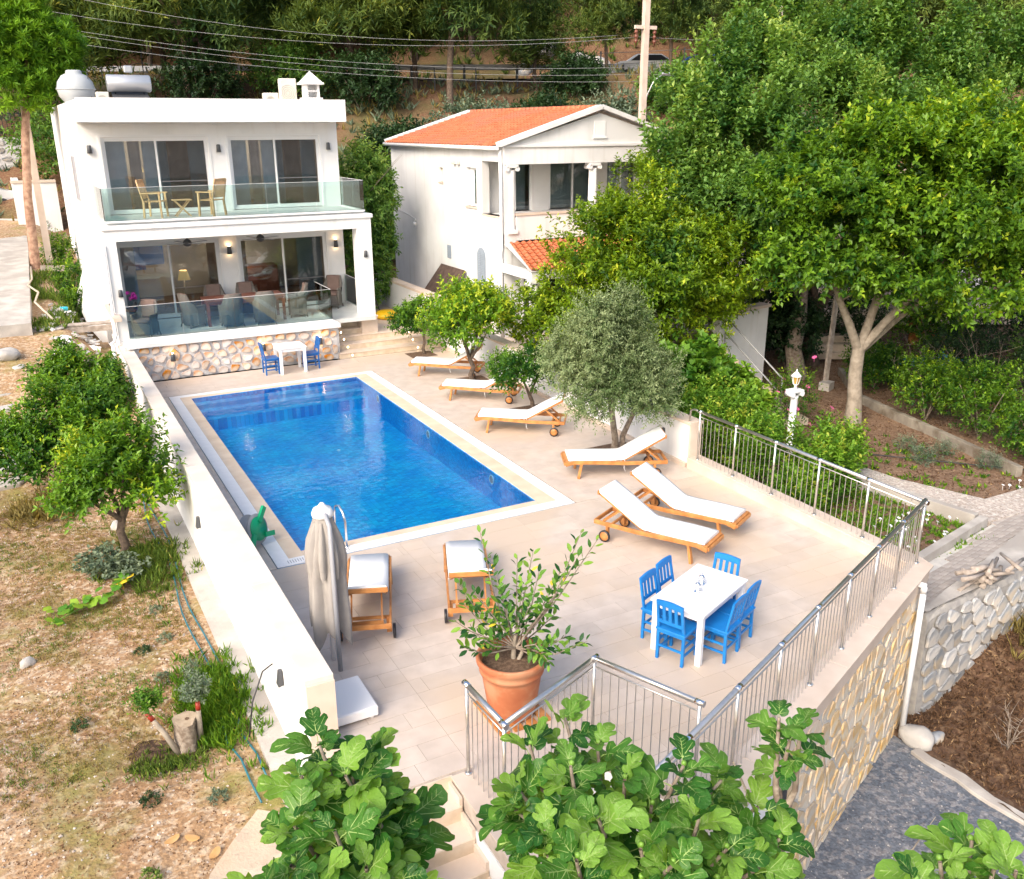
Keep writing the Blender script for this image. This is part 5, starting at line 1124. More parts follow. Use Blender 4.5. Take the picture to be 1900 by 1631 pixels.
# citrus left of the boundary wall
tree('citrus_tree', 'dark-stemmed citrus tree on the dry ground, nearest to the folded parasol', 'citrus trees in the dry garden', (-2.42, 3.0, -.85), (-2.4, 3.05, -.1), [(-2.9, 2.7, .5), (-2.0, 2.8, .6), (-2.5, 3.4, .9), (-2.3, 2.6, .9)], .085, [(-2.45, 3.1, .75, .62, .65, .45), (-2.9, 3.0, .55, .40, .45, .3), (-1.98, 2.9, .72, .48, .5, .4), (-2.5, 2.8, 1.15, .36, .4, .35), (-2.0, 3.2, 1.25, .3, .3, .3), (-3.2, 2.8, .40, .24, .25, .2), (-1.8, 2.6, .42, .28, .3, .25), (-2.9, 3.4, .95, .32, .32, .3)], 760, 10, .135, .062, 'citrus', 41, spr=.34, up=.6, lump=.4, bark='barkd', tintbase=.45, inner=.3)
tree('citrus_tree', 'wide dark green citrus tree in the dry garden, middle of the row along the wall', 'citrus trees in the dry garden', (-2.9, 7.0, -.8), (-2.9, 7.0, -.1), [(-3.6, 6.8, .7), (-2.3, 7.2, .8), (-2.9, 7.6, 1.1)], .09, [(-2.9, 7.0, .45, .75, .75, .6), (-3.6, 6.9, .3, .55, .55, .45), (-2.3, 7.2, .5, .6, .6, .5), (-3.3, 7.4, .95, .4, .4, .35), (-2.4, 6.9, 1.0, .4, .4, .35), (-3.8, 6.4, -.1, .38, .38, .3), (-4.1, 7.2, .55, .3, .3, .28), (-1.95, 7.6, .95, .32, .32, .4), (-2.7, 6.4, .2, .4, .4, .4), (-4.2, 6.8, .2, .22, .22, .2)], 1150, 10, .15, .07, 'citrus', 42, spr=.36, up=.6, lump=.4, bark='barkd', tintbase=.36, inner=.3)
tree('citrus_tree', 'farther citrus tree in the dry garden beside the timber plank bridge', 'citrus trees in the dry garden', (-2.5, 10.6, -.4), (-2.5, 10.6, .3), [(-3.1, 10.5, 1.0), (-1.9, 10.8, 1.0)], .08, [(-2.5, 10.6, .75, .6, .6, .42), (-3.0, 10.4, .75, .38, .38, .3), (-1.95, 10.8, .55, .42, .42, .35), (-2.7, 10.9, 1.1, .3, .3, .26), (-2.2, 10.3, .4, .4, .4, .35)], 620, 9, .15, .07, 'citrus', 43, spr=.34, up=.6, lump=.4, bark='barkd', tintbase=.4, inner=.35)
# tall tree between the houses
tree('walkway_tree', 'slim leafy tree in the walkway gap between the villa and gabled house', None, (7.2, 17.0, .4), (7.25, 17.1, 2.0), [(7.0, 17.1, 3.6), (7.6, 17.2, 4.6), (7.3, 17.1, 5.4)], .07, [(7.3, 17.2, 5.0, .8, .8, .8), (7.0, 17.0, 4.1, .75, .7, .7), (7.7, 17.1, 3.9, .7, .7, .7), (7.3, 17.1, 3.0, .75, .7, .65), (7.9, 17.3, 4.7, .5, .5, .5), (7.0, 17.0, 2.3, .55, .5, .5), (7.7, 16.9, 2.7, .55, .5, .5), (7.5, 16.9, 1.6, .55, .5, .45), (7.2, 16.7, 1.1, .4, .4, .35)], 1500, 10, .19, .08, 'mulb', 51, spr=.34, up=.1, flat=.35, bark='bark', tintbase=.45)
# big trees on the right
LA = blob(11.5, 6.6, 2.3, 2.5, 14, np.random.default_rng(2), .42, .95)+[(9.5, 8.0, 1.3, 1.1, 1.1, 1.0), (13.3, 5.3, 2.9, 1.0, 1.0, .7), (10.2, 6.4, .9, 1.0, 1.0, .9), (11.4, 7.0, 4.4, 1.2, 1.2, .8), (10.9, 5.6, 1.4, .9, .9, .8)]
LA = [l for l in LA if not (l[0] > 12.2 and l[2] < 1.9)]
tree('laurel_tree', 'broad dense yellow-green laurel tree hiding the gabled house front', 'large trees on the right', (11.6, 6.9, -.6), (11.5, 6.8, 1.0), [(10.0, 7.2, 2.6), (13.0, 5.6, 2.8), (11.4, 6.8, 4.2), (12.0, 7.6, 3.2)], .2, LA, 10500, 9, .16, .08, 'laurel', 61, gap=.30, gs=3.0, spr=.32, up=.55, lump=.4, tintbase=.48, inner=.72)
FRL = [(15.6, .9, 4.6, 1.5, 1.5, 1.3), (13.7, 2.0, 4.3, 1.2, 1.2, 1.1), (13.3, 2.9, 5.2, .9, .9, .8), (15.0, 1.6, 5.7, 1.2, 1.2, .9), (17.0, .4, 5.3, 1.3, 1.3, 1.1), (18.0, -.2, 4.2, 1.4, 1.3, 1.2), (14.6, 1.4, 3.3, 1.0, 1.0, .8), (16.3, .2, 3.2, 1.2, 1.1, .8), (17.7, .5, 6.2, 1.0, 1.0, .8), (13.0, 2.5, 3.6, .8, .8, .7), (19.2, .2, 5.5, 1.2, 1.2, 1.1), (16.3, 1.4, 6.3, .9, .9, .6), (14.4, 2.2, 6.1, .6, .6, .5), (18.8, -1.0, 3.0, 1.0, 1.0, .8), (12.7, 2.6, 4.6, .5, .5, .5)]
tree('hibiscus_tree', 'big bright green tree with a pale forked trunk in the lower garden', 'large trees on the right', (15.0, 2.1, -.75), (15.0, 2.2, 1.2), [(13.6, 2.4, 3.8), (16.8, 1.0, 4.0), (15.2, 1.6, 5.0), (15.9, 1.9, 4.6), (18.6, .3, 3.8)], .2, FRL, 10500, 9, .18, .10, 'hib', 62, gap=.32, gs=2.7, spr=.36, up=.4, lump=.42, tintbase=.42, inner=.7, bark='barklt')
MU = [(20.5, 12.0, 5.2, 3.0, 2.8, 2.4), (17.5, 13.5, 4.8, 2.2, 2.2, 2.0), (16.0, 14.0, 3.7, 1.6, 1.6, 1.4), (18.6, 13.8, 7.3, 1.6, 1.6, 1.5), (20.6, 12.8, 8.4, 1.6, 1.6, 1.3), (22.8, 11.2, 7.6, 2.0, 2.0, 1.6), (25.5, 9.6, 6.8, 2.2, 2.2, 1.6), (28.4, 8.0, 6.2, 2.0, 2.0, 1.7), (23.5, 10.0, 4.8, 2.0, 2.0, 1.6), (18.0, 11.6, 2.6, 1.6, 1.6, 1.4), (20.5, 9.5, 3.0, 1.8, 1.6, 1.5), (24.0, 8.5, 3.0, 1.8, 1.8, 1.4), (30.5, 7.5, 5.4, 1.6, 1.6, 1.3)]
def spires(lobes, g, n, h=1.0):
    out = []
    for _ in range(n):
        l = lobes[g.integers(len(lobes))]; a = g.random()*6.28; q = g.random()**.5*.8
        out.append((l[0]+l[3]*q*cos(a), l[1]+l[4]*q*sin(a), l[2]+l[5]*sqrt(1-q*q)+h*.35, .22, .22, h*g.uniform(.5, 1)))
    return out
MUL = [(12.45,7.43,6.14,0.8,0.76,0.68),(12.71,6.86,5.04,0.87,0.83,0.74),(14.58,8.43,6.99,1.0,0.95,0.85),(13.94,7.07,5.71,1.26,1.2,1.07),(16.66,8.81,7.76,1.2,1.14,1.02),(15.06,6.63,6.12,1.41,1.34,1.2),(19.11,8.96,8.43,1.41,1.34,1.2),(18.06,7.71,6.84,1.76,1.67,1.5),(21.71,8.73,8.33,1.55,1.47,1.32),(20.58,7.5,6.69,1.66,1.58,1.41),(23.34,7.41,7.18,1.55,1.47,1.32),(23.76,6.74,6.04,1.38,1.31,1.17),(27.18,7.91,7.56,1.66,1.58,1.41),(17.78,9.99,9.22,0.75,0.71,0.64),(20.96,9.52,9.31,0.95,0.9,0.81),(14.0,5.53,4.93,1.14,1.08,0.97),(11.38,5.41,4.1,0.61,0.58,0.52)]
MU = MUL+[(24.0, 8.5, 3.0, 1.8, 1.8, 1.4)]
MU += spires(MU, np.random.default_rng(3), 60, 1.5)
MU = [(a+(.5 if b > 7 and a < 15 else 0), b, c-.45-(.4 if a < 15 else 0), *r) for a, b, c, *r in MU]
tree('mulberry_tree', 'tall dark green mulberry with upright shoots behind the laurel tree', 'large trees on the right', (16.9, 6.0, -.6), (16.9, 6.2, 2.0), [(12.9, 8.6, 4.6), (15.5, 8.5, 7.0), (20, 6, 6.5), (17, 7.5, 5)], .26, MU, 17500, 9, .19, .11, 'mulb', 63, gap=.30, gs=2.0, spr=.55, up=.9, jit=.35, lump=.28, tintbase=.42, inner=.6)
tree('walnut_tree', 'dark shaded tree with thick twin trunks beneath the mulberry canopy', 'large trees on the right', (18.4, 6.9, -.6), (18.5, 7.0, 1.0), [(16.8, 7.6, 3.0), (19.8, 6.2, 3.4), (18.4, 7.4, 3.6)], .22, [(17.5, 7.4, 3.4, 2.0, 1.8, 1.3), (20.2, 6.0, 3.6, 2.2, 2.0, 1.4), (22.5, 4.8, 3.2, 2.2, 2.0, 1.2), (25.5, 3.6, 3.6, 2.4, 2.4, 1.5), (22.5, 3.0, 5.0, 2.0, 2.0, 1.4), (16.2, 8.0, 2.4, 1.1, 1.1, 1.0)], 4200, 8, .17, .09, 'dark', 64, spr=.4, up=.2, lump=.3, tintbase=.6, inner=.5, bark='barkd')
# dense shrubs and hedge
def shrub(name, label, x, y, z, r, h, leaf, n, L, W, seed, group=None, shoots=0, **kw):
    g = np.random.default_rng(seed); t = thing(name, label, 'shrub', (x, y, z), 0, group)
    st = MB()
    for k in range(6):
        a = k*1.1; st.tube([(0, 0, -.05), (r*.3*cos(a), r*.3*sin(a), h*.4), (r*.6*cos(a), r*.6*sin(a), h*.75)], [.02, .015, .006], 5, caps=False)
    st.build('stems', M['bark'], t, kind='stuff')
    lb = [(0, 0, h*.5, r*.8, r*.8, h*.45)]+[(r*.5*cos(k*1.3), r*.5*sin(k*1.3), h*(.35+.4*g.random()), r*.5, r*.5, h*.32) for k in range(6)]
    if shoots: lb = [(0, 0, h*.28, r*.8, r*.8, h*.25)]+[(r*.85*cos(k*2.4)*(k/shoots)**.5, r*.85*sin(k*2.4)*(k/shoots)**.5, h*g.uniform(.45, .72), .13, .13, h*.33) for k in range(shoots)]
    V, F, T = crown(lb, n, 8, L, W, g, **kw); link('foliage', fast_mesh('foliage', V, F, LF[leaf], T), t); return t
for i, (x, y, r, h, lab) in enumerate(((9.1, .9, .85, 1.9, 'bright shrub just behind the railing, nearest the end of the white wall'), (9.6, -.3, .85, 1.6, 'bright shrub behind the second railing post'), (10.0, 1.7, .95, 1.8, 'tall shrub in the row beside the white lamp column'), (10.3, -1.3, .8, 1.25, 'low yellow-green shrub behind the middle of the garden railing'), (11.5, -.6, .6, 1.1, 'loose shrub farther from the railing, at the end of the shrub row'), (8.95, -1.9, .6, .9, 'small shrub close under the garden railing near the flower bed'))):
    shrub('garden_shrub', lab, x, y, -.72, r, h, 'shrub', 520 if r > .7 else 300, .12, .06, 70+i, 'shrubs along the garden railing', 13, spr=.28, up=1.1, out=.3, jit=.25, tintbase=.5)
shrub('fig_bush', 'large-leaved fig bush behind the low white wall end, beside the olive', 10.3, 3.2, -.5, 1.15, 2.1, 'shrub', 360, .24, .2, 80, None, spr=.3, tintbase=.3)
shrub('fig_bush', 'large-leaved fig bush in front of the veranda stairs', 11.5, 2.7, -.6, .8, 1.3, 'shrub', 220, .22, .18, 81, None, spr=.3, tintbase=.4)
shrub('rose_bush', 'bush with pink blossoms behind the white lamp column', 13.2, 2.6, -.7, .6, 1.3, 'hib', 260, .08, .04, 82, None)
for i, (x, y, z, r, h, lab) in enumerate(((16.6, 1.2, -.65, .95, 1.7, 'clipped dark hedge bush behind the low stone kerb, nearest the pale tree'), (16.5, -.4, -.65, 1.0, 1.7, 'clipped dark hedge bush behind the kerb, middle of the three'), (16.2, -2.1, -.65, .85, 1.3, 'yellowish hedge bush behind the kerb beside the terracotta box'), (19.2, 2.2, -.6, 1.2, 1.9, 'wide dark bush behind the hedge row'), (19.6, -.5, -.6, 1.3, 2.0, 'olive-green bush at the right edge behind the hedge'))):
    shrub('hedge_bush', lab, x, y, z, r, h, 'hib' if i < 3 else 'dark', 700, .10, .05, 90+i, 'hedge bushes in the lower garden', tintbase=.35, spr=.2)
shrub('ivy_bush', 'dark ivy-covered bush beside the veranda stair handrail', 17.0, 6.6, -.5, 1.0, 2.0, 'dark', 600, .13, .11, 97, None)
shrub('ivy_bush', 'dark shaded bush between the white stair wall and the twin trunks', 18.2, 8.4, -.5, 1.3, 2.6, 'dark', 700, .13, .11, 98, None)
for x, y, z, r, h, lf, lab in ((15.0, 26.5, 1.4, 2.3, 3.8, 'olive', 'silvery bush behind the orange roof, left of the ridge'), (12.0, 26.0, 1.2, 1.8, 3.2, 'olive', 'silvery bush filling the gap behind the two houses'), (17.6, 31.0, 2.2, 2.5, 4.2, 'greyv', 'dark olive bush high behind the orange roof'), (10.3, 27.0, 1.2, 1.5, 3.4, 'laurel', 'yellow-tipped bush behind the slim walkway tree'), (20.5, 30.0, 2.4, 2.4, 3.6, 'mulb', 'green oleander behind the roof ridge'), (9.8, 22.8, .6, 1.5, 3.2, 'mulb', 'dark green bush at the back corner of the gabled house'), (10.5, 39, 4.6, 2.2, 3.2, 'greyv', 'grey-green bush behind the villa chimney'), (24.5, 29.5, 2.6, 1.8, 4.0, 'laurel', 'yellow-green frond bush beside the concrete pole'), (15, 33.5, 3.6, 2.2, 2.8, 'greyv', 'pale olive bush on the slope under the road')):
    shrub('slope_bush', lab, x, y, z, r, h, lf, 900, .17, .07, int(x*10), 'bushes behind the houses', spr=.4, up=.6)
for i, (d, tt, r, h, lf, lab) in enumerate(((42, -3.5, 2.0, 3.0, 'mulb', 'dark bush on the slope just right of the villa roof'), (45, -5.5, 1.8, 2.6, 'dark', 'shaded bush on the slope behind the villa chimney'), (46, -1.5, 2.2, 3.2, 'greyv', 'grey-green bush upslope of the walkway tree'), (48, 1.5, 2.0, 2.6, 'dark', 'dark bush under the small pines left of the orange ridge'), (49, 5, 2.0, 2.4, 'greyv', 'silvery bush above the middle of the orange roof'), (51, 8.5, 1.8, 2.2, 'mulb', 'green bush above the right part of the orange ridge'), (52, -8, 2.2, 3.0, 'dark', 'dark bush behind the solar drum'), (53, -12, 2.2, 3.0, 'mulb', 'dark bush behind the water tank'), (50, -16, 2.2, 3.4, 'dark', 'dark bush left of the water tank'), (46, 11, 2.0, 3.0, 'mulb', 'green bush right beside the concrete utility pole'), (45, -21, 2.4, 3.6, 'mulb', 'bush behind the green young pine'), (54, 3.5, 1.8, 2.0, 'dark', 'low dark bush under the guard rail'))):
    x, y, _ = along(d, tt, 0); shrub('hill_bush', lab, x, y, hill_h(x, y)-.2, r, h, lf, 620, .26, .12, 820+i, 'bushes on the slope below the road', spr=.5, up=.6)
for x, y, z, lab in ((-1.9, 21.5, .6, 'leafy bush against the villa side wall near the pine trunk'), (-2.0, 24.5, 1.2, 'flowering bush beside the villa side wall, far along the drive'), (-2.1, 19.2, .4, 'small bush in the lower bed beside the villa side wall')):
    shrub('side_bush', lab, x, y, z, .55, 1.5 if y > 20 else 1.0, 'hib', 260, .12, .06, int(y*7), 'bushes beside the villa')
# pine by the drive
PB = (-2.83, 23.6, 2.0)
t = thing('umbrella_pine', 'bright green young pine with a long bare trunk beside the concrete drive', 'tree', PB)
MB().tube([(0, 0, -.3), (0, 0, 0), (.12, 0, 2.2), (.36, 0, 4.2), (.62, 0, 5.6), (.9, 0, 7.2)], [.22, .17, .145, .135, .11, .06], 10, caps=False).build('trunk', M['barkp'], t)
def needles(lobes, n, k, L, W, g, up=.6, tb=.4):
    return crown(lobes, n, k, L, W, g, spr=.12, up=up, out=.8, jit=.3, inner=.55, tintbase=tb, droop=0, lump=.25)
g = np.random.default_rng(8)
PL_ = [(1.1, 0, 7.0, 1.3, 1.3, 1.3), (.3, 0, 6.6, 1.1, 1.1, 1.2), (1.8, .1, 6.9, .8, .9, 1.0), (.9, 0, 8.1, 1.0, 1.0, .9), (-.3, 0, 7.2, 1.1, 1.1, 1.2), (.3, .3, 8.4, .8, .8, .7), (1.3, 0, 5.8, .9, .9, .6), (.2, 0, 5.6, .9, .9, .6)]
V, F, T = needles(PL_, 2600, 16, .30, .055, g, tb=.5); link('crown', fast_mesh('crown', V, F, LF['pinel'], T), t)
# hillside pines: four crowns shared among many trees
PINES = []
for k in range(4):
    g = np.random.default_rng(200+k); lb = []
    for j in range(13):
        a = 2.4*j; q = (1.0+1.6*g.random())*(1-.35*j/13); lb.append((q*cos(a), q*sin(a), 2.6+j*.36+g.random()*.6, 1.5*g.uniform(.7, 1.1), 1.5*g.uniform(.7, 1.1), .75*g.uniform(.7, 1.2)))
    V, F, T = crown(lb, 2300, 9, .42, .075, g, spr=.45, up=.6, out=.7, jit=.5, inner=.4, tintbase=.36, droop=0, lump=.45)
    cm = fast_mesh('crown', V, F, LF['pine'], T)
    tm = limbs((0, 0, -.8), [(l[0]*.9, l[1]*.9, l[2]) for l in lb[::3]], .17, g, (.1, .1, 2.9)).mesh('trunk', M['barkd'])
    PINES.append((cm, tm))
def pine(x, y, z, s, k, lab, rot):
    t = thing('pine_tree', lab, 'tree', (x, y, z), rot, 'pine trees on the hillside'); t.scale = (s, s, s*random.uniform(.85, 1.15)); link('crown', PINES[k][0], t); link('trunk', PINES[k][1], t)
g = np.random.default_rng(77); k = 0
NL = ['pine below the road at the left edge, behind the green young pine', 'pine below the road left of the water tank', 'pine below the road directly behind the water tank', 'pine below the road behind the solar drum', 'pine below the road right of the solar drum', 'pine below the road above the middle of the villa roof', 'pine below the road left of the villa chimney', 'pine below the road right of the villa chimney',
 'small pine below the road above the left end of the orange ridge', 'small pine below the road above the middle of the orange ridge', 'small pine below the road left of the concrete utility pole', 'small pine below the road directly behind the utility pole', 'pine below the road right of the street lamp', 'pine below the road behind the tallest mulberry shoots', 'pine below the road behind the mulberry crown, right of the thin pole', 'pine below the road over the gap right of the mulberry top', 'pine below the road above the bright hibiscus crown', 'pine below the road near the right edge above the bright crown', 'pine below the road at the right edge of the hill', 'last pine below the road beyond the right edge']
NEAR = [(47, -25.5), (50, -22), (54, -19), (50, -16.5), (56, -13.0), (55, -9.0), (57, -5.5), (53, -3.2), (57, 1.5), (57, 5.6), (58, 9.5), (55, 13.5), (58, 17.5), (57, 22), (54, 27), (58, 31), (56, 36), (52, 41), (57, 45), (50, 46)]
FAR = [(d, tt) for d in (68.5, 74, 81, 89) for tt in np.arange(-46, 62, 5.0 if d < 78 else 5.8)]
for i, (d, tt) in enumerate(NEAR+FAR):
    near = i < len(NEAR); 
    if not near:
        d += g.uniform(-1.8, 1.8); tt += g.uniform(-1.8, 1.8)
        if d < 71 and 3 < tt < 11: continue
    x, y, _ = along(d, tt, 0)
    if near:
        s = g.uniform(.95, 1.3)
        if 0 < tt < 20: s = .72
    else: s = g.uniform(1.2, 1.9)
    px = 950+1684*tt/d; cols = ['the left edge', 'the green young pine', 'the water tank', 'the solar drum', 'the middle of the villa roof', 'the villa chimney', 'the gap between the houses', 'the left half of the orange roof', 'the orange ridge', 'the utility pole', 'the left shoulder of the mulberry', 'the mulberry top', 'the thin timber pole', 'the bright crown', 'the right end of the bright crown', 'the right edge']
    side = cols[int(min(15, max(0, (px+60)/2020*16)))]
    rowt = 'just above the hillside road' if d < 71.5 else ('in the second row above the road' if d < 78 else ('high on the hill' if d < 85 else 'on the top ridge'))
    pine(x, y, hill_h(x, y)-.1, s, i % 4, NL[i] if near else 'pine %s, over %s' % (rowt, side), g.random()*6.28)
# ------------------------------------------------- fig trees: every leaf an object
def objleaf(name, cols, trans=.35, rough=.45, vein=None):
    m = leafmat(name, cols[0], cols[-1], trans, rough); N = m.node_tree.nodes; L = m.node_tree.links
    ramp = next(n for n in N if n.type == 'VALTORGB'); oi = N.new('ShaderNodeObjectInfo'); L.new(oi.outputs['Random'], ramp.inputs[0])
    if len(cols) == 3: e = ramp.color_ramp.elements.new(.45); e.color = (*cols[1], 1)
    g = N.new('ShaderNodeTexCoord'); n = N.new('ShaderNodeTexNoise'); n.inputs['Scale'].default_value = 9; L.new(g.outputs['Object'], n.inputs['Vector'])
    b = N['Principled BSDF']; bp = N.new('ShaderNodeBump'); bp.inputs['Strength'].default_value = .5; bp.inputs['Distance'].default_value = .02; L.new(n.outputs[0], bp.inputs['Height']); L.new(bp.outputs[0], b.inputs['Normal'])
    return m
MF = objleaf('fig_leaf_blade', [(.03, .13, .02), (.08, .23, .03), (.21, .40, .06)], .42, .36)
MV = mk('fig_vein', (.27, .40, .11), rough=.6)
MRL = objleaf('rubber_leaf_blade', [(.018, .085, .022), (.075, .21, .03), (.20, .38, .05)], .3, .25)
MY = mk('yellow_leaf', (.75, .50, .02), (.8, .6, .05), 9, .5)
half = [(.0, .03), (.10, -.07), (.26, -.06), (.40, .05), (.44, .20), (.37, .30), (.42, .42), (.53, .56), (.52, .72), (.41, .80), (.30, .70), (.26, .66), (.31, .80), (.28, .98), (.14, 1.09)]
def fig_mesh(k):
    R = random.Random(k); deep = R.uniform(.55, 1.0); wd = R.uniform(.85, 1.1)
    hp = [(x*wd*(deep if i in (5, 10, 11) else 1), y) for i, (x, y) in enumerate(half)]
    out = hp+[(0, 1.08)]+[(-x*R.uniform(.92, 1.05), y) for x, y in reversed(hp[1:])]
    curl, fold, wav = R.uniform(-.2, .8), R.uniform(-.15, .7), R.uniform(.03, .085); ph = R.random()*6
    def z(x, y, e=0): return fold*abs(x)*.6-curl*(y-.2)**2-.25*x*x+e*wav*sin(9*y+ph+(3 if x > 0 else 0))
    n = len(out); c = (0, .36); vs = [(c[0], c[1], z(*c))]
    for f in (.45, .8): vs += [(c[0]+(x-c[0])*f, c[1]+(y-c[1])*f, z(c[0]+(x-c[0])*f, c[1]+(y-c[1])*f, f*.6)) for x, y in out]
    vs += [(x, y, z(x, y, 1)) for x, y in out]
    fs = [(0, 1+i, 1+(i+1) % n) for i in range(n)]+[(1+r*n+i, 1+(r+1)*n+i, 1+(r+1)*n+(i+1) % n, 1+r*n+(i+1) % n) for r in (0, 1) for i in range(n)]
    mb = MB().add(vs, fs, 0, True)
    def vein(p, q, w):
        d = Vector((q[0]-p[0], q[1]-p[1])).normalized(); s_ = Vector((-d.y, d.x))*w; P = []
        for t in (0, .33, .66, 1):
            x, y = p[0]+(q[0]-p[0])*t, p[1]+(q[1]-p[1])*t; k_ = 1-.7*t
            P += [(x-s_.x*k_, y-s_.y*k_, z(x-s_.x*k_, y, t*.5)+.011), (x+s_.x*k_, y+s_.y*k_, z(x+s_.x*k_, y, t*.5)+.011)]
        mb.add(P, [(2*i, 2*i+1, 2*i+3, 2*i+2) for i in range(3)], 1, True)
    vein((0, .02), (0, 1.0), .017)
    for s_ in (-1, 1):
        vein((0, .03), (s_*.42*wd, .66), .015); vein((0, .03), (s_*.32*wd, .12), .012)
        for y in (.35, .5, .65, .8): vein((0, y), (s_*.17, y+.13), .008)
    mb.tube([(0, .03, z(0, 0)), (0, -.18, -.03), (0, -.38, -.14)], [.014, .016, .02], 5, 1, caps=False)
    return mb.mesh('leaf', [MF, MV])
FIGM = [fig_mesh(k) for k in range(8)]
def rub_mesh(k, m):
    R = random.Random(k+50); w = R.uniform(.20, .25); vs = []; c = R.uniform(-.2, .35)
    for i, (y, ww) in enumerate(((0, .05), (.2, .7), (.5, 1.0), (.8, .65), (1.0, .03))):
        for s_ in (-1, 0, 1): vs.append((s_*w*ww, y, .22*abs(s_)*w*ww-c*(y-.1)**2))
    return MB().add(vs, [(3*i+j, 3*i+j+1, 3*i+4+j, 3*i+3+j) for i in range(4) for j in (0, 1)], 0, True).tube([(0, .02, 0), (0, -.14, -.04)], .012, 4, caps=False).mesh('leaf', m)
RUBM = [rub_mesh(k, MRL) for k in range(6)]; YELM = [rub_mesh(k, MY) for k in range(2)]
def put_leaf(me, parent, base, D, Nn, L):
    D = Vector(D).normalized(); X = D.cross(Vector(Nn)).normalized(); Z = X.cross(D)
    o = bpy.data.objects.new('leaf', me); COL.objects.link(o); o.parent = parent
    mt = Matrix((X, D, Z)).transposed().to_4x4(); mt.translation = Vector(base); o.matrix_basis = mt @ Matrix.Scale(L, 4); return o
def fig_tree(label, base, fork, tips, size, seed, nl=(8, 12), figs=True, bare=()):
    g = np.random.default_rng(seed); t = thing('fig_tree', label, 'tree', base, 0, 'fig trees in front of the deck'); B = Vector(base); F_ = Vector(fork)-B
    tr = MB(); tr.tube([(0, 0, -.2), F_*.4+Vector((.05, .03, 0)), F_], [.09, .075, .06], 9, caps=False); tr.build('trunk', M['bark'], t)
    for tp in tips:
        q = Vector(tp)-B; mid = F_+(q-F_)*.5+Vector((g.normal()*.08, g.normal()*.08, -.12))
        MB().tube([F_-(F_.normalized()*.1), mid, q], [.035, .024, .012], 7, caps=False).build('branch', M['bark'], t)
        ax = ((q-mid).normalized()+Vector((0, 0, .8))).normalized(); s1 = ax.orthogonal().normalized(); s2 = ax.cross(s1); n = int(g.integers(*nl))
        for i in range(n):
            a = 2.4*i+g.random(); e = i/n
            lat = s1*cos(a)+s2*sin(a); D = lat*(1.0-.55*e)+ax*(.05+.75*e)+Vector((0, 0, -.15+.2*g.normal()))
            L = size*(1.0-.45*e)*g.uniform(.6, 1.2); b = q+ax*(.02-.30*(1-e))+lat*.0; D.normalize()
            put_leaf(FIGM[g.integers(8)], t, b+D*L*.36, D, ax*.9+Vector((-.15+g.normal()*.3, -.3+g.normal()*.3, .9)), L)
        if figs and g.random() < .7:
            MB().lathe([(.002, 0), (.016, .012), (.021, .03), (.017, .045), (.003, .052)], 9).build('fig', mk_fig, t, q+s1*.04+Vector((0, 0, -.03)))
    for pth in bare: MB().tube([Vector(p)-B for p in pth], [.014, .010, .007, .003][:len(pth)] if len(pth) <= 4 else .008, 6, caps=False).build('bare_twig', M['barklt'], t)
    return t
mk_fig = mk('green_fig', (.12, .26, .03), (.18, .34, .05), 20, .5)
FIGL = [(-1.94,-7.95,2.35),(-1.56,-8.09,2.2),(-1.2,-7.94,2.17),(-2.14,-8.21,2.32),(-1.85,-8.27,2.25),(-1.5,-8.38,2.15),(-1.15,-8.28,1.98),(-2.27,-8.45,2.15),(-2.06,-8.67,2.19),(-1.75,-8.62,2.11),(-1.41,-8.63,1.93),(-2.36,-8.68,2.05),(-2.21,-8.88,2.07),(-1.94,-8.91,2.04),(-1.65,-8.9,1.85),(-1.2,-8.52,1.89),(-2.56,-8.71,2.02),(-1.78,-8.09,1.9),(-1.61,-8.49,1.72)]
FIGR = [(-0.21,-8.44,2.25),(-0.56,-8.51,2.18),(-0.07,-8.68,2.12),(-0.08,-9.05,2.07),(-0.45,-8.91,2.23),(-0.77,-8.7,2.02),(0.01,-9.26,1.96),(0.31,-9.22,2.16),(0.65,-9.26,1.93),(0.8,-9.5,1.81),(0.18,-9.57,2.03),(-0.48,-9.31,2.11),(-0.81,-9.16,2.04),(-0.92,-8.78,1.93),(-0.31,-9.57,1.98),(-0.78,-9.52,2.06),(0.31,-9.72,1.82),(0.77,-9.76,1.74),(-0.19,-9.76,1.95),(-1.04,-9.2,1.91),(0.49,-9.86,1.7),(-0.1,-8.89,1.84),(0.61,-9.2,1.71),(-0.4,-8.52,1.76),(-0.39,-9.69,1.85),(0.16,-9.81,1.69)]
SPR = [(1.06,-9.4,2.44),(1.04,-9.54,2.34),(1.19,-9.49,2.37)]
FIGB = [(1.14,-10.73,2.21),(1.5,-10.69,2.18),(1.53,-10.85,2.13),(1.13,-10.86,2.16),(1.54,-10.97,2.16),(0.84,-10.8,2.24)]
RUB = [(0.95,-4.7,2.05),(1.06,-4.75,1.73),(1.91,-5.41,2.13),(1.83,-5.48,1.86),(1.29,-4.99,1.75),(1.44,-5.24,1.64),(0.52,-4.99,1.62),(0.63,-5.19,1.56),(1.15,-4.84,1.32),(1.71,-5.28,1.6),(1.46,-5.82,1.09),(1.62,-6.02,1.09),(0.3,-5.33,1.37),(0.35,-5.47,1.09),(0.62,-5.05,1.0),(1.62,-5.31,1.07),(1.26,-5.37,1.34),(0.96,-5.34,1.33),(1.3,-5.68,0.93),(1.21,-5.89,0.86),(0.97,-4.99,1.01),(0.58,-5.01,1.34),(1.56,-4.9,1.75),(2.05,-5.53,2.04),(1.26,-5.18,1.53)]
FIGR = [(max(x, -.84)+.04, y, z) for x, y, z in FIGR]
FIGL = [(x-.38*max(0, min(1, (x+1.75)/.4)), y-.05*max(0, min(1, (x+1.75)/.4)), z) for x, y, z in FIGL]
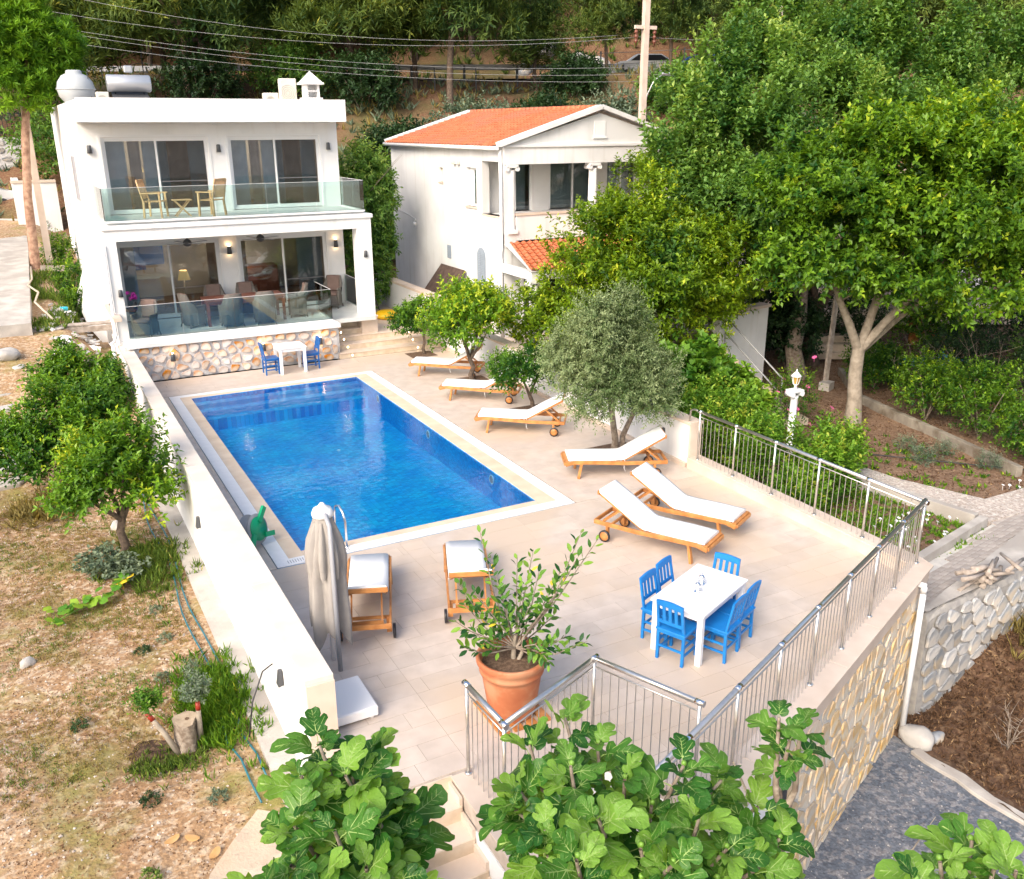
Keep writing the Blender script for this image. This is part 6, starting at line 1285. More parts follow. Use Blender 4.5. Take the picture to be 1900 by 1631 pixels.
fig_tree('fig tree with large lobed leaves in front of the descending stairs', (-1.75, -8.55, -.9), (-1.75, -8.45, 1.2), FIGL, .285, 301)
fig_tree('widest fig tree, in front of the stair railing and stairwell', (-.1, -9.25, -2.55), (-.1, -9.2, 1.0), FIGR, .285, 302)
fig_tree('small fig shoot with leaves rising against the front railing, bare twigs below', (1.0, -9.55, -2.5), (1.02, -9.55, 1.75), SPR, .24, 303, (5, 8), False,
         bare=([(1.02, -9.55, 1.2), (1.3, -9.4, 1.6), (1.55, -9.2, 1.75), (1.7, -9.0, 1.95)], [(1.02, -9.55, 1.0), (1.5, -9.5, 1.15), (1.9, -9.4, 1.3), (2.15, -9.3, 1.2)], [(1.02, -9.55, 1.3), (.85, -9.4, 1.8), (.75, -9.3, 2.1)], [(1.5, -9.5, 1.15), (1.7, -9.35, 1.6), (1.75, -9.25, 1.85)], [(1.02, -9.55, .9), (1.7, -9.8, .95), (2.2, -9.85, 1.1), (2.5, -9.8, 1.25)]))
fig_tree('fig tree at the driveway corner, only its top shoots in view', (1.35, -11.2, -2.55), (1.35, -11.0, 1.2), FIGB, .26, 304, (7, 10))
# potted rubber plant
t = thing('terracotta_pot', 'large terracotta pot holding a rubber plant in the corner of the stair railing', 'plant pot', (.98, -5.42, .03))
MB().lathe([(.26, 0), (.275, .02), (.345, .5), (.355, .56), (.375, .565), (.38, .60), (.37, .61), (.385, .66), (.41, .69), (.415, .74), (.405, .76), (.37, .755), (.355, .70), (.34, .66)], 36, cap=False).build('pot_body', M['terracotta'], t)
MB().lathe([(.35, .655), (.2, .68), (.05, .69), (.0, .69)], 24, cap=False).build('soil', M['soil'], t)
t = thing('pot_stand', 'slatted wooden board under the large terracotta pot', 'pot stand', (.98, -5.42, 0))
for k in range(4): MB().box((-.27+.18*k, 0, .016), (.12, .72, .026)).build('slat', M['teak'], t)
g = np.random.default_rng(9); RB = Vector((1.0, -5.42, .70)); t = thing('rubber_plant', 'leggy glossy-leaved rubber plant growing out of the terracotta pot', 'plant', RB)
MB().tube([(0, 0, -.06), (.02, .02, .14), (.05, .03, .3)], [.035, .028, .02], 8, caps=False).tube([(.03, -.02, -.06), (.09, -.05, .1), (.12, -.04, .3)], [.03, .022, .015], 8, caps=False).build('trunk', M['barklt'], t)
nleaf = 0
for tp in RUB:
    q = Vector(tp)-RB; f0 = Vector((.04, .0, .15)); mid = f0+(q-f0)*.5+Vector((g.normal()*.05, g.normal()*.05, -.08 if q.z > .2 else .12))
    MB().tube([f0, mid, q], [.012, .008, .004], 6, caps=False).build('branch', M['bark'], t)
    for i in range(22):
        e = i/22; w_ = .30+.70*e; p = (f0*(1-w_)**2+mid*2*w_*(1-w_)+q*w_*w_); ax = (q-mid).normalized(); s1 = ax.orthogonal().normalized(); s2 = ax.cross(s1); a = 2.4*i+g.random()
        lat = s1*cos(a)+s2*sin(a); D = lat*(1-.5*e)+ax*.55+Vector((0, 0, .25*g.normal())); L = g.uniform(.08, .135)
        put_leaf(RUBM[g.integers(6)] if g.random() > .03 else YELM[g.integers(2)], t, p+D.normalized()*.03, D, Vector((g.normal()*.3-.1, g.normal()*.3-.25, 1)), L)
# =================================================================== DRY GARDEN ON THE LEFT
def scatter(name, n, fn, h, L, W, leaf, seed, k=6, label=None, cat=None, up=1.0, lat=.5, kind='stuff'):
    """tufts of blades where fn gives (x,y,z)"""
    g = np.random.default_rng(seed); P = []
    while len(P) < n:
        q = fn(g)
        if q is not None: P.append(q)
    P = np.array(P); m = n*k; C = np.repeat(P, k, 0)+g.normal(size=(m, 3))*np.array([.03, .03, 0]); D = rdir(m, g)*lat; D[:, 2] = np.abs(D[:, 2])+up
    V, F, T = leaves(C, D, rdir(m, g), L*(.5+g.random(m)), W*np.ones(m), np.clip(g.normal(.5, .22, m), 0, 1), droop=.25)
    o = link(name, fast_mesh(name, V, F, LF[leaf], T), kind=kind); tag(o, label, cat); return o
def fld(x0, x1, y0, y1, h, cl=0, cs=1.3, thr=.0):
    def f(g):
        x, y = g.uniform(x0, x1), g.uniform(y0, y1)
        if cl and NZ.noise(Vector((x*cs, y*cs, cl))) < thr: return None
        return (x, y, h(x, y)-.005)
    return f
scatter('dry_grass', 3300, fld(-6.5, -1.75, -3.6, 6.5, left_h, 2.0, .7, -.05), 0, .035, .007, 'dry', 401, 12)
scatter('grass', 1900, fld(-6.5, -1.7, -3.2, 6.0, left_h, 9.0, .8, .03), 0, .04, .007, 'grass', 402, 9)
scatter('grass', 520, lambda g: (lambda x, y: (x, y, left_h(x, y)))(-1.95+g.normal()*.22, -2.4+g.normal()*.5), 0, .14, .013, 'shrub', 403, 9, lat=.9)
scatter('grass', 420, lambda g: (lambda x, y: (x, y, left_h(x, y)))(-2.15+g.normal()*.3, 2.3+g.normal()*.5), 0, .14, .011, 'grass', 404, 9, lat=.9)
scatter('grass', 160, lambda g: (lambda x, y: (x, y, left_h(x, y)))(-2.6+g.normal()*.25, -3.25+g.normal()*.2), 0, .09, .01, 'grass', 405, 8, lat=.9)
scatter('dry_grass', 900, fld(-4.6, -1.9, 14.5, 24, left_h, 1.0, .8, -.1), 0, .2, .02, 'grass', 406)
scatter('fallen_litter', 11000, fld(-6.5, -1.7, -8, 9, left_h), 0, .026, .018, 'litter', 407, 3, up=0, lat=1)
scatter('dry_brush', 260, lambda g: (lambda x, y: (x, y, left_h(x, y)+.02))(-3.6+g.normal()*.35, 5.9+g.normal()*.35), 0, .2, .01, 'dry', 408, 9, lat=1.2, up=.5)
def weed(x, y, s, leaf, lab, seed, n=40):
    z = left_h(x, y); g = np.random.default_rng(seed); V, F, T = crown([(0, 0, s*.3, s, s, s*.5)], n, 6, s*.4, s*.2, g, spr=s*.4, up=.5); o = link('weed', fast_mesh('weed', V, F, LF[leaf], T), None, (x, y, z)); tag(o, lab, 'weed', 'small weeds on the dry soil')
for i, (px, lf, lab) in enumerate((((-2.27, -.35), 'greyv', 'small grey-green weed near the hoses, upper of two'), ((-2.6, -.6), 'dark', 'dark scraggly weed left of the grey-green one'), ((-2.45, -1.5), 'greyv', 'grey weed between the grass and the pruned stump'), ((-3.55, -2.1), 'dark', 'dark low weed far to the left of the stump'), ((-2.25, -4.3), 'greyv', 'tiny weed on the bare sandy soil below the stump'), ((-3.1, -5.2), 'grass', 'feathery green weed on pale sand at the bottom'), ((-2.95, -4.0), 'dark', 'dark weed just below the stump hollow'), ((-2.25, .6), 'greyv', 'small weed close to the squash plant'))):
    weed(*px, .10, lf, lab, 430+i)
g = np.random.default_rng(12); t = thing('leafy_weed', 'broad blue-green weed patch under the nearest citrus tree', 'weed', (-2.85, 2.35, left_h(-2.85, 2.35)))
V, F, T = crown([(0, 0, .15, .35, .35, .18), (.3, -.3, .1, .3, .3, .15)], 160, 7, .1, .07, g, spr=.15); link('foliage', fast_mesh('foliage', V, F, LF['greyv'], T), t)
# squash vine: each leaf a part
t = thing('squash_vine', 'trailing squash vine with lobed leaves, yellow at its tip', 'plant', (0, 0, 0)); g = np.random.default_rng(14); sq = []
mS = [objleaf('squash_blade', [(.07, .22, .02), (.14, .34, .03), (.28, .46, .04)], .35, .5), MY]
def sqmesh(k, m):
    R = random.Random(k); n = 15; vs = [(0, .45, .06)]
    for i in range(n):
        a = 2*pi*i/n; r = .5*(1+.10*cos(5*a))*R.uniform(.92, 1.06)*(1-.25*(cos(a+pi/2) > .93)); vs.append((r*cos(a), .45+r*sin(a), .0+R.uniform(-.05, .05)))
    return MB().add(vs, [(0, 1+i, 1+(i+1) % n) for i in range(n)], 0, True).tube([(0, .05, 0), (0, -.1, -.3), (0, -.1, -.8)], .025, 5, caps=False).mesh('leaf', m)
SQ = [sqmesh(k, mS[0]) for k in range(4)]; SQY = sqmesh(9, MY)
path = [(-3.75, .85), (-3.4, 1.1), (-3.1, 1.25), (-2.85, 1.5), (-2.6, 1.75)]
MB().tube([(x, y, left_h(x, y)+.05) for x, y in path], .012, 6).build('vine', M['hose'] if 0 else mk('vine_stem', (.16, .26, .05)), t)
for i in range(34):
    e = i/33; k = min(3, int(e*4)); f = e*4-k; x = path[k][0]+(path[k+1][0]-path[k][0])*f+g.normal()*.09; y = path[k][1]+(path[k+1][1]-path[k][1])*f+g.normal()*.1
    put_leaf(SQY if i in (31, 33) else SQ[g.integers(4)], t, (x, y, left_h(x, y)+.12+.06*g.random()), (g.normal()*.6, -.7+g.normal()*.5, .1), (g.normal()*.35, -.3+g.normal()*.3, 1), g.uniform(.11, .2))
# pruned stump with two painted shoots
def tuft(name, parent, c, r, n, leaf, L, W, seed):
    g = np.random.default_rng(seed); V, F, T = crown([(*c, r, r, r*1.1)], n, 7, L, W, g, spr=r*.8, up=.9, inner=.1); link(name, fast_mesh(name, V, F, LF[leaf], T), parent)
ST = (-2.36, -2.95); zS = left_h(*ST)
t = thing('tree_stump', 'sawn tree stump with two cut shoots painted red at their ends', 'stump', (*ST, zS))
b = MB(); n = 16; vs = []
for z, r in ((-.1, .19), (.12, .15), (.34, .13), (.46, .14)):
    for j in range(n): a = 2*pi*j/n; q = r*(1+.13*sin(3*a)+.08*sin(5*a+1)); vs.append((q*cos(a), q*sin(a), z+(.02*sin(a) if z > .4 else 0)))
b.add(vs, [(i*n+j, i*n+(j+1) % n, (i+1)*n+(j+1) % n, (i+1)*n+j) for i in range(3) for j in range(n)], 0, True); b.build('stump_body', M['bark'], t)
MB().add([v for v in vs[3*n:]]+[(0, 0, .45)], [(j, (j+1) % n, n) for j in range(n)]).build('cut_face', mk('cut_wood', (.30, .235, .165), (.42, .34, .25), 12, .8), t); MB().lathe([(.028, 0), (.026, .004)], 9).build('heart_hole', M['soil'], t, (.02, .0, .455))
RP = mk('red_wound_paint', (.30, .03, .015), rough=.5)
for a, c, s_ in (((-.08, -.12, 0), (-.42, .1, .62), 501), ((.14, -.04, 0), (.17, -.02, .66), 502)):
    A, C_ = Vector(a), Vector(c); MB().tube([A+Vector((0, 0, -.1)), A+(C_-A)*.5, A+(C_-A)*.84], [.04, .035, .03], 8).build('shoot', M['barklt'], t); MB().tube([A+(C_-A)*.84, C_], [.032, .03], 8).build('painted_tip', RP, t)
    tuft('sprout', t, tuple(C_+Vector((0, .05, .12))), .15, 90, 'greyv' if s_ == 502 else 'shrub', .06, .03, s_)
tuft('sprout', t, (.2, .25, .95), .10, 40, 'greyv', .05, .015, 503)
ds = MB(); vs = [(ST[0]-.28, ST[1]-.03, left_h(ST[0]-.28, ST[1]-.03)+.035)]
for rr_ in (.5, 1.0):
    for j in range(20):
        a = 2*pi*j/20; q = rr_*(1+.13*sin(3*a+1)+.08*sin(7*a)); x, y = ST[0]-.22+.52*q*cos(a), ST[1]-.05+.42*q*sin(a); vs.append((x, y, left_h(x, y)+(.035 if rr_ < .9 else .0)))
ds.add(vs, [(0, 1+j, 1+(j+1) % 20) for j in range(20)]+[(1+j, 21+j, 21+(j+1) % 20, 1+(j+1) % 20) for j in range(20)], 0, True); struct('dug_soil', ds, M['bank'])
# rocks
def rock(x, y, z, sx, sy, sz, lab, m='rock', grp=None, seed=0, name='rock'):
    b = bmesh.new(); bmesh.ops.create_icosphere(b, subdivisions=3, radius=1); R = random.Random(seed+int(x*100)); off = Vector((R.random()*9, R.random()*9, 0))
    for v in b.verts: v.co *= 1+.28*NZ.noise(v.co*1.1+off)+.1*NZ.noise(v.co*2.7+off); v.co = Vector((v.co.x*sx, v.co.y*sy, v.co.z*sz))
    me = bpy.data.meshes.new(name); b.to_mesh(me); b.free(); me.materials.append(M[m]); [setattr(p, 'use_smooth', True) for p in me.polygons]
    return link(name, me, None, (x, y, z+sz*.55), R.random()*3, label=lab, cat='rock', group=grp)
rock(-3.54, 5.95, left_h(-3.5, 5.9), .2, .14, .13, 'smooth grey boulder beside the dry brush left of the citrus trees', name='boulder')
rock(-2.45, 4.4, left_h(-2.4, 4.4), .14, .1, .09, 'pale rounded rock behind the nearest citrus trunk'); rock(-4.1, -.15, left_h(-4, 0)-.03, .11, .07, .1, 'white pointed rock at the left edge of the dry ground')
rock(7.72, -6.0, -2.5, .27, .2, .18, 'white-grey boulder at the foot of the ochre wall and drain pipe', name='boulder'); rock(8.0, -6.15, -2.48, .16, .1, .09, 'small brown rock touching the white boulder at the wall foot', 'stoneC')
pb = MB(); g = np.random.default_rng(31)
for k in range(2600):
    x, y = g.uniform(-6, -1.65), g.uniform(-8.5, 8); s_ = g.uniform(.006, .02)*(1.6 if g.random() < .06 else 1); z = left_h(x, y); a = g.random()*3
    pb.add([(x+s_*cos(a), y+s_*sin(a), z), (x-s_*sin(a), y+s_*cos(a), z), (x-s_*cos(a), y-s_*sin(a), z), (x+s_*sin(a), y-s_*cos(a), z), (x+s_*.2, y, z+s_*.9), (x-s_*.3, y+s_*.2, z+s_*.7)], [(0, 1, 4), (1, 5, 4), (1, 2, 5), (2, 3, 5), (3, 4, 5), (3, 0, 4)])
pb.build('pebbles', M['pebblepath'], kind='stuff')
pb = MB()
for k in range(1100):
    x, y = g.uniform(-1, 7.4), g.uniform(-11.5, -5.9)
    if (x-WO[0])*NV[0]+(y-WO[1])*NV[1] < .05: continue
    s_ = g.uniform(.006, .016); z = -2.49+nz(x, y, 2, .02); pb.add([(x+s_, y, z), (x, y+s_, z), (x-s_, y, z), (x, y-s_, z), (x, y, z+s_*1.2)], [(0, 1, 4), (1, 2, 4), (2, 3, 4), (3, 0, 4)])
pb.build('gravel_chips', M['rock'], kind='stuff')
# big fallen leaves
for i, (x, y, r, m, lab) in enumerate(((-2.82, -4.75, .4, 'squash', 'curled brown leaf on the sand below the stump hollow'), (-2.62, -4.82, 2.4, 'squash', 'second curled brown leaf beside the first on the sand'), (-2.95, -5.9, 1.2, 'squash', 'yellow-green fallen fig leaf at the bottom edge of the sand'), (-2.45, -5.15, .9, 'squash', 'narrow orange fallen leaf near the concrete slab edge'))):
    b = MB(); n = 10; vs = [(0, 0, .02)]+[(.09*cos(2*pi*j/n)*(1 if i != 2 else 1.1+.25*cos(10*pi*j/n)), .05*sin(2*pi*j/n)*(1.5 if i == 2 else 1), .012+.02*cos(2*pi*j/n)**2) for j in range(n)]
    o = b.add(vs, [(0, 1+j, 1+(j+1) % n) for j in range(n)], 0, True).build('fallen_leaf', MY if i == 2 else mk('tan_leaf', (.5, .28, .10), (.6, .36, .16), 9, .7), None, (x, y, left_h(x, y)+.01), r); tag(o, lab, 'leaf', 'large fallen leaves on the sand')
# blue-green hoses along the footing
for i, (dx, lab) in enumerate(((0, 'blue-green garden hose running along the wall footing, closest to the wall'), (-.13, 'blue-green garden hose beside its twin on the dry soil'))):
    pts = []
    for k in range(26):
        y = 9-k*.53 if i == 0 else 6.4-k*.44
        pts.append((-1.72+dx+.05*sin(k*.7+i)-.06*(k > 18)*(i)+ (.10 if y < -3.6 else 0), y, left_h(-1.8, y)+.03))
    o = MB().tube(pts, .013, 7).build('garden_hose', M['hose']); tag(o, lab, 'hose', 'hoses along the boundary wall')
o = MB().tube([(-1.28, -3.25, .12), (-1.42, -3.3, .08), (-1.6, -3.4, -.25), (-1.7, -3.5, -.66)], .01, 6).build('black_cable', M['black']); tag(o, 'black cable hanging out of a hole in the white wall', 'cable')
d = MB().add([(-1.62, -4.9, -.70), (-1.3, -4.85, -.70), (-1.28, -5.15, -.70), (-1.66, -5.2, -.70), (-1.62, -4.9, -.76), (-1.3, -4.85, -.76), (-1.28, -5.15, -.76), (-1.66, -5.2, -.76)], [(0, 3, 2, 1), (0, 1, 5, 4), (1, 2, 6, 5), (2, 3, 7, 6), (3, 0, 4, 7)]); d = d.build('drain_cover', M['concrete']); tag(d, 'small grey drain surround where the hose ends at the wall', 'drain'); MB().lathe([(.05, 0), (.05, .01)], 12).build('drain_hole', M['black'], d, (-1.43, -5.0, -.70))
struct('concrete_apron', MB().prism([(-2.75, -5.9), (-2.55, -5.45), (-2.25, -5.1), (-1.9, -4.75), (-1.6, -5.0), (-1.3, -5.2), (-1.3, -11), (-3.2, -11), (-3.0, -6.8)], -.85, -.725), M['dirt_ramp'])
bw = thing('planter_corner', 'small white broken corner of masonry beside the left fig tree', 'wall'); MB().bx(-1.95, -1.35, -6.02, -5.9, -.75, -.42).bx(-1.95, -1.85, -6.6, -6.02, -.75, -.42).build('wall_body', M['plaster2'], bw)
# plank bridge
t = thing('plank_bridge', 'weathered timber planks spanning from the concrete drive to the villa corner', 'planks')
MB().bar((-4.8, 14.6, 1.30), (-1.0, 15.2, 1.16), .34, .05).build('plank', M['wood_old'], t, bevel=.005); MB().bar((-4.8, 14.38, 1.20), (-.95, 14.95, 1.05), .05, .16).build('plank', M['wood_old'], t, bevel=.005); MB().bar((-1.25, 15.32, 1.2), (-.95, 15.1, 1.2), .16, .06).build('plank', M['wood_old'], t)
for (y, z, lab) in ((22.8, 1.85, 'short timber board edging the bed beside the pine trunk'), (25.5, 2.2, 'timber board edging the middle bed along the villa side'),):
    t = thing('bed_board', lab, 'board'); MB().bar((-2.7, y, z), (-1.6, y+.15, z-.1), .06, .2).build('plank', M['wood_old'], t)
# drive
dr = MB(); dr.add([(-9, 13.9, 1.5), (-3.3, 14.3, 1.5), (-2.95, 26.5, 2.15), (-2.75, 38, 2.95), (-12, 38, 2.95), (-9, 13.9, .0), (-3.3, 14.3, .0), (-2.95, 26.5, .5), (-2.75, 38, 1.0), (-12, 26, 2.15)], [(0, 1, 2, 9), (9, 2, 3, 4), (0, 5, 6, 1), (1, 6, 7, 2), (2, 7, 8, 3)]); struct('concrete_drive', dr, M['concrete'])
cbl = MB().tube([(-3.0, 22.3, 1.98), (-3.05, 20.2, 1.85), (-3.2, 19.3, 1.8), (-2.95, 18.0, 1.75), (-3.1, 16.8, 1.65), (-2.7, 15.2, 1.35)], .03, 6).build('drive_cable', M['rope']); tag(cbl, 'thick cream cable lying along the edge of the concrete drive', 'cable')
# stone debris beside the bridge
t = thing('debris_pile', 'pile of pale broken stone slabs beside the plank bridge', 'rubble', (0, 0, 0)); g = np.random.default_rng(19)
for k in range(90):
    x, y = g.uniform(-3.0, -1.75), g.uniform(11.8, 18.2); s_ = g.uniform(.08, .24); z = left_h(x, y)+.03+g.random()*.08; a = g.random()*3; n = 6
    pl = [(s_*cos(2*pi*j/n)*g.uniform(.6, 1.1), s_*.6*sin(2*pi*j/n)*g.uniform(.6, 1.1)) for j in range(n)]
    MB().prism(pl, -.02, .02).build('slab_fragment', M['white_marble'] if k % 3 == 0 else M['rock'], t, (x, y, z)).rotation_euler = (g.normal()*.2, g.normal()*.2, a)
o = MB().lathe([(.1, 0), (.12, .14), (.11, .15)], 14).build('paint_tub', mk('blue_tub', (.02, .45, .6)), None, (-2.35, 17.2, left_h(-2.35, 17.2)+.08)); tag(o, 'small blue and green tub on the broken stone slabs', 'tub')
# rough stone steps at the left edge
t = thing('rough_steps', 'rough stone slab steps climbing at the left edge of the garden', 'steps')
for k in range(8):
    y = 7.7+k*.62; z = -.62+k*.17; n = 9; g = np.random.default_rng(600+k)
    pl = [((.85+g.uniform(-.12, .12))*cos(2*pi*j/n), (.42+g.uniform(-.06, .06))*sin(2*pi*j/n)) for j in range(n)]
    MB().prism(pl, -.16, 0).build('step_slab', M['rock'] if k % 2 else M['concrete'], t, (-4.62-.02*k, y, z), bevel=.02)
for i, (x, y, z, s_) in enumerate(((-4.0, 12.9, .9, .35), (-4.5, 13.2, 1.0, .4), (-3.75, 12.4, .65, .22), (-4.9, 12.6, 1.0, .4))): rock(x, y, z, s_, s_*.8, s_*.5, ['pale rough rock beside the top of the stone steps', 'large pale rock above the stone steps', 'small pale rock right of the stone steps', 'broad pale rock at the left edge above the steps'][i], grp='rocks above the rough steps')
# pipe / wire at left
# =================================================================== FAR LEFT GATE
t = thing('boundary_stone_wall', 'brown rubble wall topped by black fence at the end of the drive', 'wall'); W0_ = (-9, 38.6)
MB().bx(-9, -2.0, 38.6, 39.0, 2.6, 6.1).build('wall_core', M['mortar'], t); stone_wall(t, 7, 3.4, .55, .36, M['stoneC'], (-9, 38.6, 2.65), 0, th=.05, gap=.9, seed=41)
t = thing('iron_fence', 'black iron fence standing on the brown rubble wall', 'fence')
for z in (6.3, 7.2): MB().bar((-9, 38.8, z), (-1.2, 38.8, z), .05).build('fence_rail', M['black'], t)
for k in range(40): MB().bar((-8.9+k*.19, 38.8, 6.1), (-8.9+k*.19, 38.8, 7.4), .03).build('fence_bar', M['black'], t)
t = thing('drive_gate', 'black slatted metal gate at the end of the concrete drive', 'gate')
MB().bx(-7.4, -3.6, 38.3, 38.36, 3.0, 3.3).build('gate_panel', M['black'], t)
for k in range(20): MB().bx(-7.4+k*.19, -7.3+k*.19, 38.3, 38.35, 3.3, 4.9).build('gate_bar', M['black'], t)
t = thing('white_garden_wall', 'white rendered wall between the rubble wall and the villa back corner', 'wall'); MB().bx(-3.1, -1.4, 32, 32.3, 1.5, 4.3).bx(-3.1, -2.8, 32.3, 38, 1.5, 4.3).build('wall_body', M['plaster'], t); MB().bx(-3.15, -1.4, 31.95, 32.35, 4.3, 4.4).build('coping', M['stone_cap'], t)
# =================================================================== RIGHT GARDEN
ow = thing('old_stone_wall', 'old grey rubble retaining wall with a rough cement top right of the oblique wall', 'wall')
A = Vector((8.16, -5.56)); Bp = Vector((14.5, -3.9)); dd = (Bp-A).normalized(); nn = Vector((dd.y, -dd.x)); L_ = (Bp-A).length; rzw = atan2(dd.y, dd.x)
vs = []; N_ = 26; g = np.random.default_rng(44)
for i in range(N_+1):
    s_ = L_*i/N_; jit = g.uniform(-.04, .04)
    ow_ = .03+.5*min(1, s_/L_*2.2)
    for o_, z in ((-.1, -2.8), (ow_+.02, -2.8), (ow_+jit*.5, -.72+g.uniform(-.05, .04)), (ow_-.05+jit*.5, -.62+g.uniform(-.04, .03)), (.0, -.60+g.uniform(-.04, .04)), (-.1, -.66)): p = A+dd*s_+nn*o_; vs.append((p.x, p.y, z))
MB().add(vs, [(6*i+j, 6*(i+1)+j, 6*(i+1)+(j+1) % 6, 6*i+(j+1) % 6) for i in range(N_) for j in range(6)]+[(0, 1, 2, 3, 4, 5)]).build('wall_core', M['mortar3'], ow); tp_ = MB(); tp_.add([(*(A+dd*(L_*i/24)+nn*o_), -.575+.012*NZ.noise(Vector((i*.9, o_*5, 0)))) for i in range(25) for o_ in (-.12, .0, .03+.5*min(1, i/24*2.2)-.06)], [(3*i+j, 3*i+j+1, 3*i+4+j, 3*i+3+j) for i in range(24) for j in (0, 1)], 0, True).build('cement_top', M['concrete'], ow)
P0 = A+nn*.04; Q0 = A+dd*L_*.455+nn*.54; rubble(ow, L_*.46, 2.1, .34, .27, M['stoneC'], (P0.x, P0.y, -2.78), atan2(Q0.y-P0.y, Q0.x-P0.x), th=.04, inset=.012, seed=51); Q1 = A+dd*L_*.455+nn*.54; rubble(ow, L_*.54, 2.1, .34, .27, M['stoneC'], (Q1.x, Q1.y, -2.78), rzw, th=.04, inset=.012, seed=52)
# path bricks
tl2 = []; poly = [(8.25, -5.4), (14.4, -3.75), (13.6, -3.4), (12.2, -3.8), (8.25, -4.62)]
ang = radians(10); 
for r in range(26):
    for c in range(44):
        x = 8.0+c*.215+(.105 if r % 2 else 0); y = -5.9+r*.11; cx, cy = 8+(x-8)*cos(ang)-(y+5.4)*sin(ang), -5.4+(x-8)*sin(ang)+(y+5.4)*cos(ang)
        q = [(cx+dx*cos(ang)-dy*sin(ang), cy+dx*sin(ang)+dy*cos(ang)) for dx, dy in ((-.104, -.052), (.104, -.052), (.104, .052), (-.104, .052))]
        inside = all((poly[(i+1) % 5][0]-poly[i][0])*(cy-poly[i][1])-(poly[(i+1) % 5][1]-poly[i][1])*(cx-poly[i][0]) > .03 for i in range(5))
        if inside: tl2.append(q)
pa = struct('garden_path', MB().prism(poly, -.9, -.672), M['mortar2']); M['paver'] = mk('grey_paver', (.33, .29, .26), (.42, .38, .35), 6, .85, .3, 40, rand=.12)
pieces(pa, 'paving_brick', tl2, -.655, .02, M['paver'], 300)
struct('pebble_path', MB().prism([(12.2, -3.75), (14.2, -3.8), (15.6, -3.5), (14.6, -3.0), (13.1, -3.0), (12.5, -1.4), (12.2, 1.5), (11.6, 1.5), (11.55, -1.2)], -.9, -.63), M['pebblepath'])
def kerb(name, a, b, w_, z0, z1, lab):
    t = thing(name, lab, 'kerb'); A_ = Vector(a); B_ = Vector(b); n = max(1, int((B_-A_).length/1.1))
    for i in range(n):
        p = A_+(B_-A_)*i/n; q = A_+(B_-A_)*(i+1)/n-(B_-A_).normalized()*.006; MB().bar((*p, (z0+z1)/2), (*q, (z0+z1)/2), w_, z1-z0).build('kerb_stone', M['oldkerb'] if name == 'stone_kerb' else M['concrete'], t, bevel=.008)
kerb('bed_kerb', (8.3, -4.55), (12.05, -3.72), .16, -.8, -.50, 'grey concrete kerb along the front of the white flower bed'); kerb('bed_kerb', (12.0, -3.6), (11.4, .2), .16, -.8, -.50, 'grey concrete kerb on the far side of the white flower bed')
kerb('stone_kerb', (16.5, 3.3), (15.1, -2.4), .16, -.8, -.50, 'low stone kerb in front of the clipped hedge bushes'); kerb('stone_kerb', (16.5, 3.3), (18.3, 5.6), .16, -.8, -.50, 'low stone kerb receding past the pale tree trunk')
def fl(x0, x1, y0, y1): return fld(x0, x1, y0, y1, right_h)
scatter('fallen_litter', 12000, fl(8.5, 26, -4.3, 8), 0, .045, .026, 'litterd', 409, 3, up=.1, lat=1)
scatter('ground_cover', 900, fl(8.4, 11.8, -4.2, -.5), 0, .09, .03, 'shrub', 410, 6, lat=1.1, up=.6); scatter('ground_cover', 500, fl(8.4, 15, -3, 4), 0, .1, .04, 'hib', 411, 6, lat=1.1, up=.6)
scatter('leaf_litter', 17000, fld(7.8, 15, -13, -5.0, bank_h), 0, .08, .022, 'litterd', 412, 3, up=.15, lat=1)
scatter('dry_grass', 260, lambda g: (lambda x, y: (x, y, bank_h(x, y)))(11.0+g.normal()*.35, -6.2+g.normal()*.3), 0, .35, .012, 'dry', 413, 8, lat=.7)
# white flowers
g = np.random.default_rng(61); mw = mk('white_petals', (.8, .8, .8)); mp = mk('pink_petals', (.65, .12, .30)); mm = mk('violet_petals', (.40, .02, .35))
def flower(x, y, z, m, r, lab, grp, n=8):
    b = MB(); nx, ny = g.normal()*.3, -.4+g.normal()*.2; ax = Vector((nx, ny, 1)).normalized(); s1 = ax.orthogonal().normalized(); s2 = ax.cross(s1)
    for j in range(n): a = 2*pi*j/n; d = s1*cos(a)+s2*sin(a); e = s1*cos(a+.35)+s2*sin(a+.35); f_ = s1*cos(a-.35)+s2*sin(a-.35); b.add([Vector((0, 0, 0)), f_*r*.7, d*r+ax*.1*r, e*r*.7], [(0, 1, 2, 3)])
    b.tube([(0, 0, 0), (0, 0, -.12)], .004, 4, caps=False); o = b.build('flower', m, None, (x, y, z)); tag(o, lab, 'flower', grp)
for k in range(46):
    x, y = (g.uniform(9.9, 11.9), g.uniform(-3.9, -2.6)) if k < 36 else (g.uniform(14, 15), g.uniform(-3.4, -2.6)); flower(x, y, right_h(x, y)+g.uniform(.06, .14), mw, .038, 'small white daisy in the kerbed flower bed' if k < 36 else 'small white daisy on the litter beyond the path', 'white daisies in the flower bed' if k < 36 else 'white daisies beyond the path')
for k in range(16): flower(13.2+g.normal()*.35, 2.5+g.normal()*.3, .1+g.normal()*.35, mp, .07, 'pink blossom on the bush behind the lamp column', 'pink blossoms behind the lamp column')
for k in range(7): flower(16.2+g.normal()*.2, -2.9+g.normal()*.2, -.35+g.normal()*.1, mm, .06, 'violet blossom at the right edge of the litter', 'violet blossoms at the right edge')
